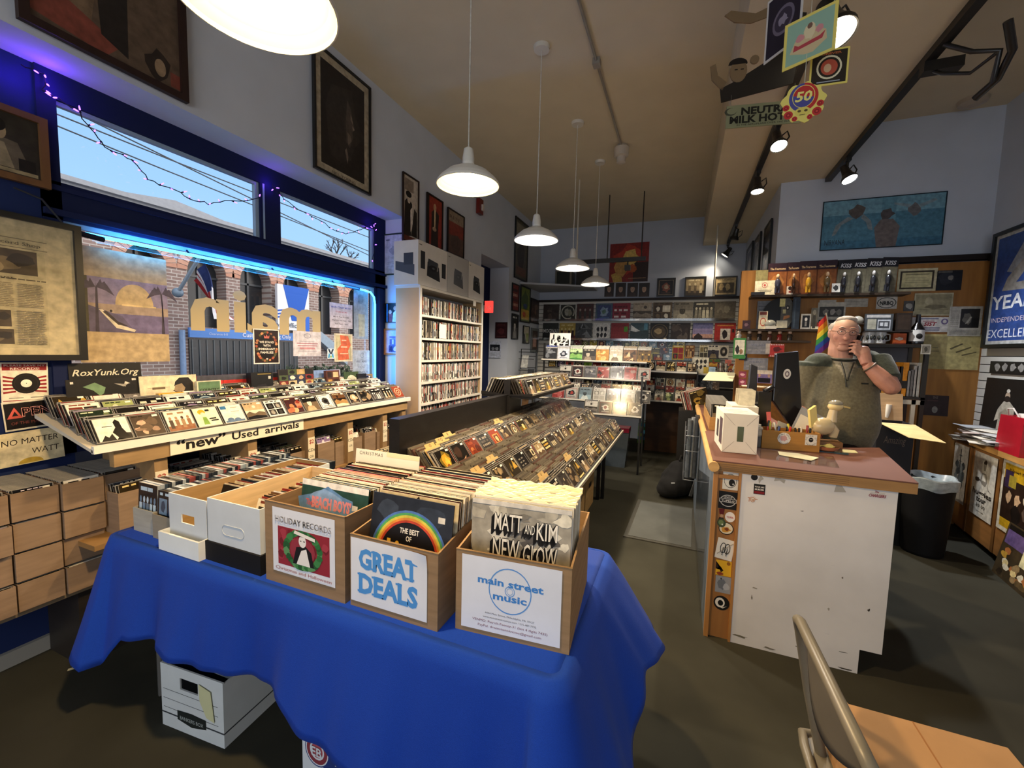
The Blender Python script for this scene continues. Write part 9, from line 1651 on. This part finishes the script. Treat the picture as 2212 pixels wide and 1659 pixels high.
# fingers curled round the phone
fx=(hnd-wri).normalized();side=Vector((-1,0.15,0.1)).normalized()
for i in range(4):
    b=hnd+Vector((-0.018,-0.028+0.0*i,-0.036+0.0245*i));L_=(0.9,1.0,0.95,0.8)[i]
    p1=b+Vector((-0.030*L_,-0.010,0.010));p2=p1+Vector((-0.022*L_,0.016,0.002));p3=p2+Vector((-0.008*L_,0.016,-0.004))
    parts.append(lambda m,b=b,p1=p1,p2=p2,p3=p3: m.tube([tuple(b),tuple(p1),tuple(p2),tuple(p3)],[0.0105,0.0096,0.0086,0.007],n=10))
th0=wri.lerp(hnd,0.5)+Vector((-0.028,-0.01,0.0));parts.append(lambda m: m.tube([tuple(th0),tuple(th0+Vector((-0.028,-0.008,0.02))),tuple(th0+Vector((-0.040,0.002,0.048)))],[0.014,0.0115,0.009],n=10))
mouth_z=HP(0,-0.11,-0.074)
def skincol(p):
    d=(Vector(p)-hc);
    if d.length<0.2:
        if d.y<-0.03 and-0.06<d.z<0.0: return 'bd8672'
        if d.z>0.055: return 'cda28a'
        return 'c2907a'
    return 'bb8570'
lump('body',parts,man,skincol,0.0042,SKIN,2)
# facial features
m=MB('8a4f46');m.prism([HP(-0.028,-0.1165,-0.0755),HP(0,-0.121,-0.073),HP(0.028,-0.1165,-0.0755),HP(0.0,-0.120,-0.0795)],(0,-0.003,0));m.build('mouth',SKIN,man)
for s_ in (-1,1):
    m=MB('ded6cc');m.ball(HP(0.033*s_,-0.098,0.02),hs(0.0125,0.0075,0.005),n=12,m=8);m.ball(HP(0.033*s_,-0.1035,0.0195),hs(0.005,0.0028,0.0046),'2c2a2c',n=10,m=6);m.build('eye',GLOSS,man)
    m=MB('8f7d6e');m.tube([HP(0.015*s_,-0.113,0.046),HP(0.034*s_,-0.112,0.052),HP(0.056*s_,-0.100,0.046)],[0.003,0.004,0.002],n=6);m.build('eyebrow',HAIR,man)
def hair(m):
    for s_ in (-1,1): m.ball(HP(0.074*s_,0.03,0.035),hs(0.028,0.065,0.05));
    m.ball(HP(0,0.055,0.04),hs(0.078,0.068,0.075));m.ball(HP(0,0.015,0.112),hs(0.070,0.078,0.034));m.ball(HP(0,0.07,0.07),hs(0.08,0.06,0.06))
lump('hair',[hair],man,lambda p: 'a39a90',0.006,HAIR,2)
gl=MB('4a423a')
for s_ in (-1,1):
    gl.tube([HP(0.035*s_+0.025*math.cos(a),-0.124+0.010*abs(math.cos(a))*(1 if s_*math.cos(a)>0 else 0.2),0.014+0.019*math.sin(a)) for a in [2*PI*k/20 for k in range(20)]],0.0013,n=5,closed=True);gl.tube([HP(0.060*s_,-0.114,0.02),HP(0.094*s_,-0.05,0.018),HP(0.096*s_,0.01,0.014)],0.0014,n=5)
gl.tube([HP(-0.011,-0.125,0.018),HP(0,-0.128,0.021),HP(0.011,-0.125,0.018)],0.0014,n=5);g_=gl.build('glasses',STEEL,man)
# fleece
bl=W(1757,900);br=W(1889,900);hb_l=W(1776,962)
def fleece(m):
    cz=hc.z
    prof=[(-0.205,0.115,0.02),(-0.235,0.165,0.02),(-0.29,0.205,0.02),(-0.38,0.215,0.0),(-0.50,0.222,-0.02),(-0.62,0.232,-0.035),(-0.70,0.222,-0.03),(-0.76,0.205,-0.02),(-0.79,0.198,-0.015)]
    vs=[];n=40
    for dz,rx,cy in prof:
        ry=rx*0.72+(0.02 if dz<-0.45 else 0)
        vs+=[((0.012+rx*math.cos(2*PI*i/n)),cy+ry*math.sin(2*PI*i/n),cz+dz) for i in range(n)]
    k=len(prof);m._add(vs,[(j*n+i,(j+1)*n+i,(j+1)*n+(i+1) % n,j*n+(i+1) % n) for j in range(k-1) for i in range(n)]+[tuple(range(n)),tuple(range((k-1)*n,k*n))[::-1]],None,True)
    m.ball(tuple(shl+Vector((-0.05,0.01,-0.01))),(0.095,0.09,0.08));m.ball(tuple(shr+Vector((0.05,0.01,-0.01))),(0.095,0.09,0.08))
    m.tube([tuple(shl),tuple(shl.lerp(elb,0.4)),tuple(shl.lerp(elb,0.78))],[0.085,0.083,0.075],n=18)
    m.tube([tuple(shr),tuple(shr.lerp(elr,0.5)),tuple(shr.lerp(elr,0.95))],[0.085,0.08,0.07],n=18)
    m.tube([(0.0,0.02,cz-0.24),(0.0,0.012,cz-0.165)],[0.105,0.083],n=20)
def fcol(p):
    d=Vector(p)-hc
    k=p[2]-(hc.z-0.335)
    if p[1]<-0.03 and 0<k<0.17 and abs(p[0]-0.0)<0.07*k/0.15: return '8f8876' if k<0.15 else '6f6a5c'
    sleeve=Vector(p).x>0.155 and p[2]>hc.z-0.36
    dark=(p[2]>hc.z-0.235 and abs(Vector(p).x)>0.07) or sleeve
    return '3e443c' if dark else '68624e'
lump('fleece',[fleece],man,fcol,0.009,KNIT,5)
zx=W(1803,795,-0.2);m=MB('24261f');yz=-0.155
m.tube([(-0.03,-0.098,hc.z-0.20),(-0.024,-0.137,hc.z-0.25),(-0.014,-0.153,hc.z-0.31),(-0.008,-0.163,hc.z-0.37)],0.005,n=6);m.tube([(0.045,-0.09,hc.z-0.20),(0.015,-0.137,hc.z-0.26),(-0.004,-0.156,hc.z-0.325)],0.005,n=6);m.build('zip',METAL,man)
m=MB('24261f');m.tube([(0.0+0.088*math.cos(a),0.012+0.085*math.sin(a),hc.z-0.168+0.02*math.sin(a)) for a in [2*PI*k/24 for k in range(24)]],0.009,n=8,closed=True);m.build('collar',KNIT,man)
MB('15150f').box((0.075,-0.168,hc.z-0.345),(0.112,-0.158,hc.z-0.335)).build('chest_tag',FLAT,man)
lump('trousers',[lambda m: m.tube([(0.012,-0.01,1.10),(0.012,-0.005,0.97)],[0.185,0.18],n=24)]+[(lambda m,s_=s_: m.tube([(0.09*s_,0,1.02),(0.11*s_,-0.01,0.54),(0.115*s_,0.005,0.07)],[0.115,0.085,0.075],n=16)) for s_ in (-1,1)],man,lambda p: '241c1a',0.014,CLOTH,3)
for s_ in (-1,1): m=MB('1a1715');m.ball((0.115*s_,-0.05,0.04),(0.05,0.13,0.042));m.build('shoe',RUBBER,man)
m=MB('6a5a48');ax=(wri-elb).normalized();o1=ax.orthogonal().normalized();o2=ax.cross(o1);wc=elb.lerp(wri,0.88)
m.tube([tuple(wc+(o1*math.cos(2*PI*k/18)+o2*math.sin(2*PI*k/18))*0.041) for k in range(18)],0.006,n=6,closed=True);m.build('bracelet',METAL,man)
ph=thing('mobile_phone','black phone held against the man\u2019s ear','phone',tuple(Vector((PX,PY,0))+hnd+Vector((-0.036,0.012,0.006))),rot=(0.1,0.25,0.25));MB('121214').box((-0.008,-0.035,-0.06),(0.004,0.035,0.085)).build('case',GLOSS,ph,bevel=0.003)
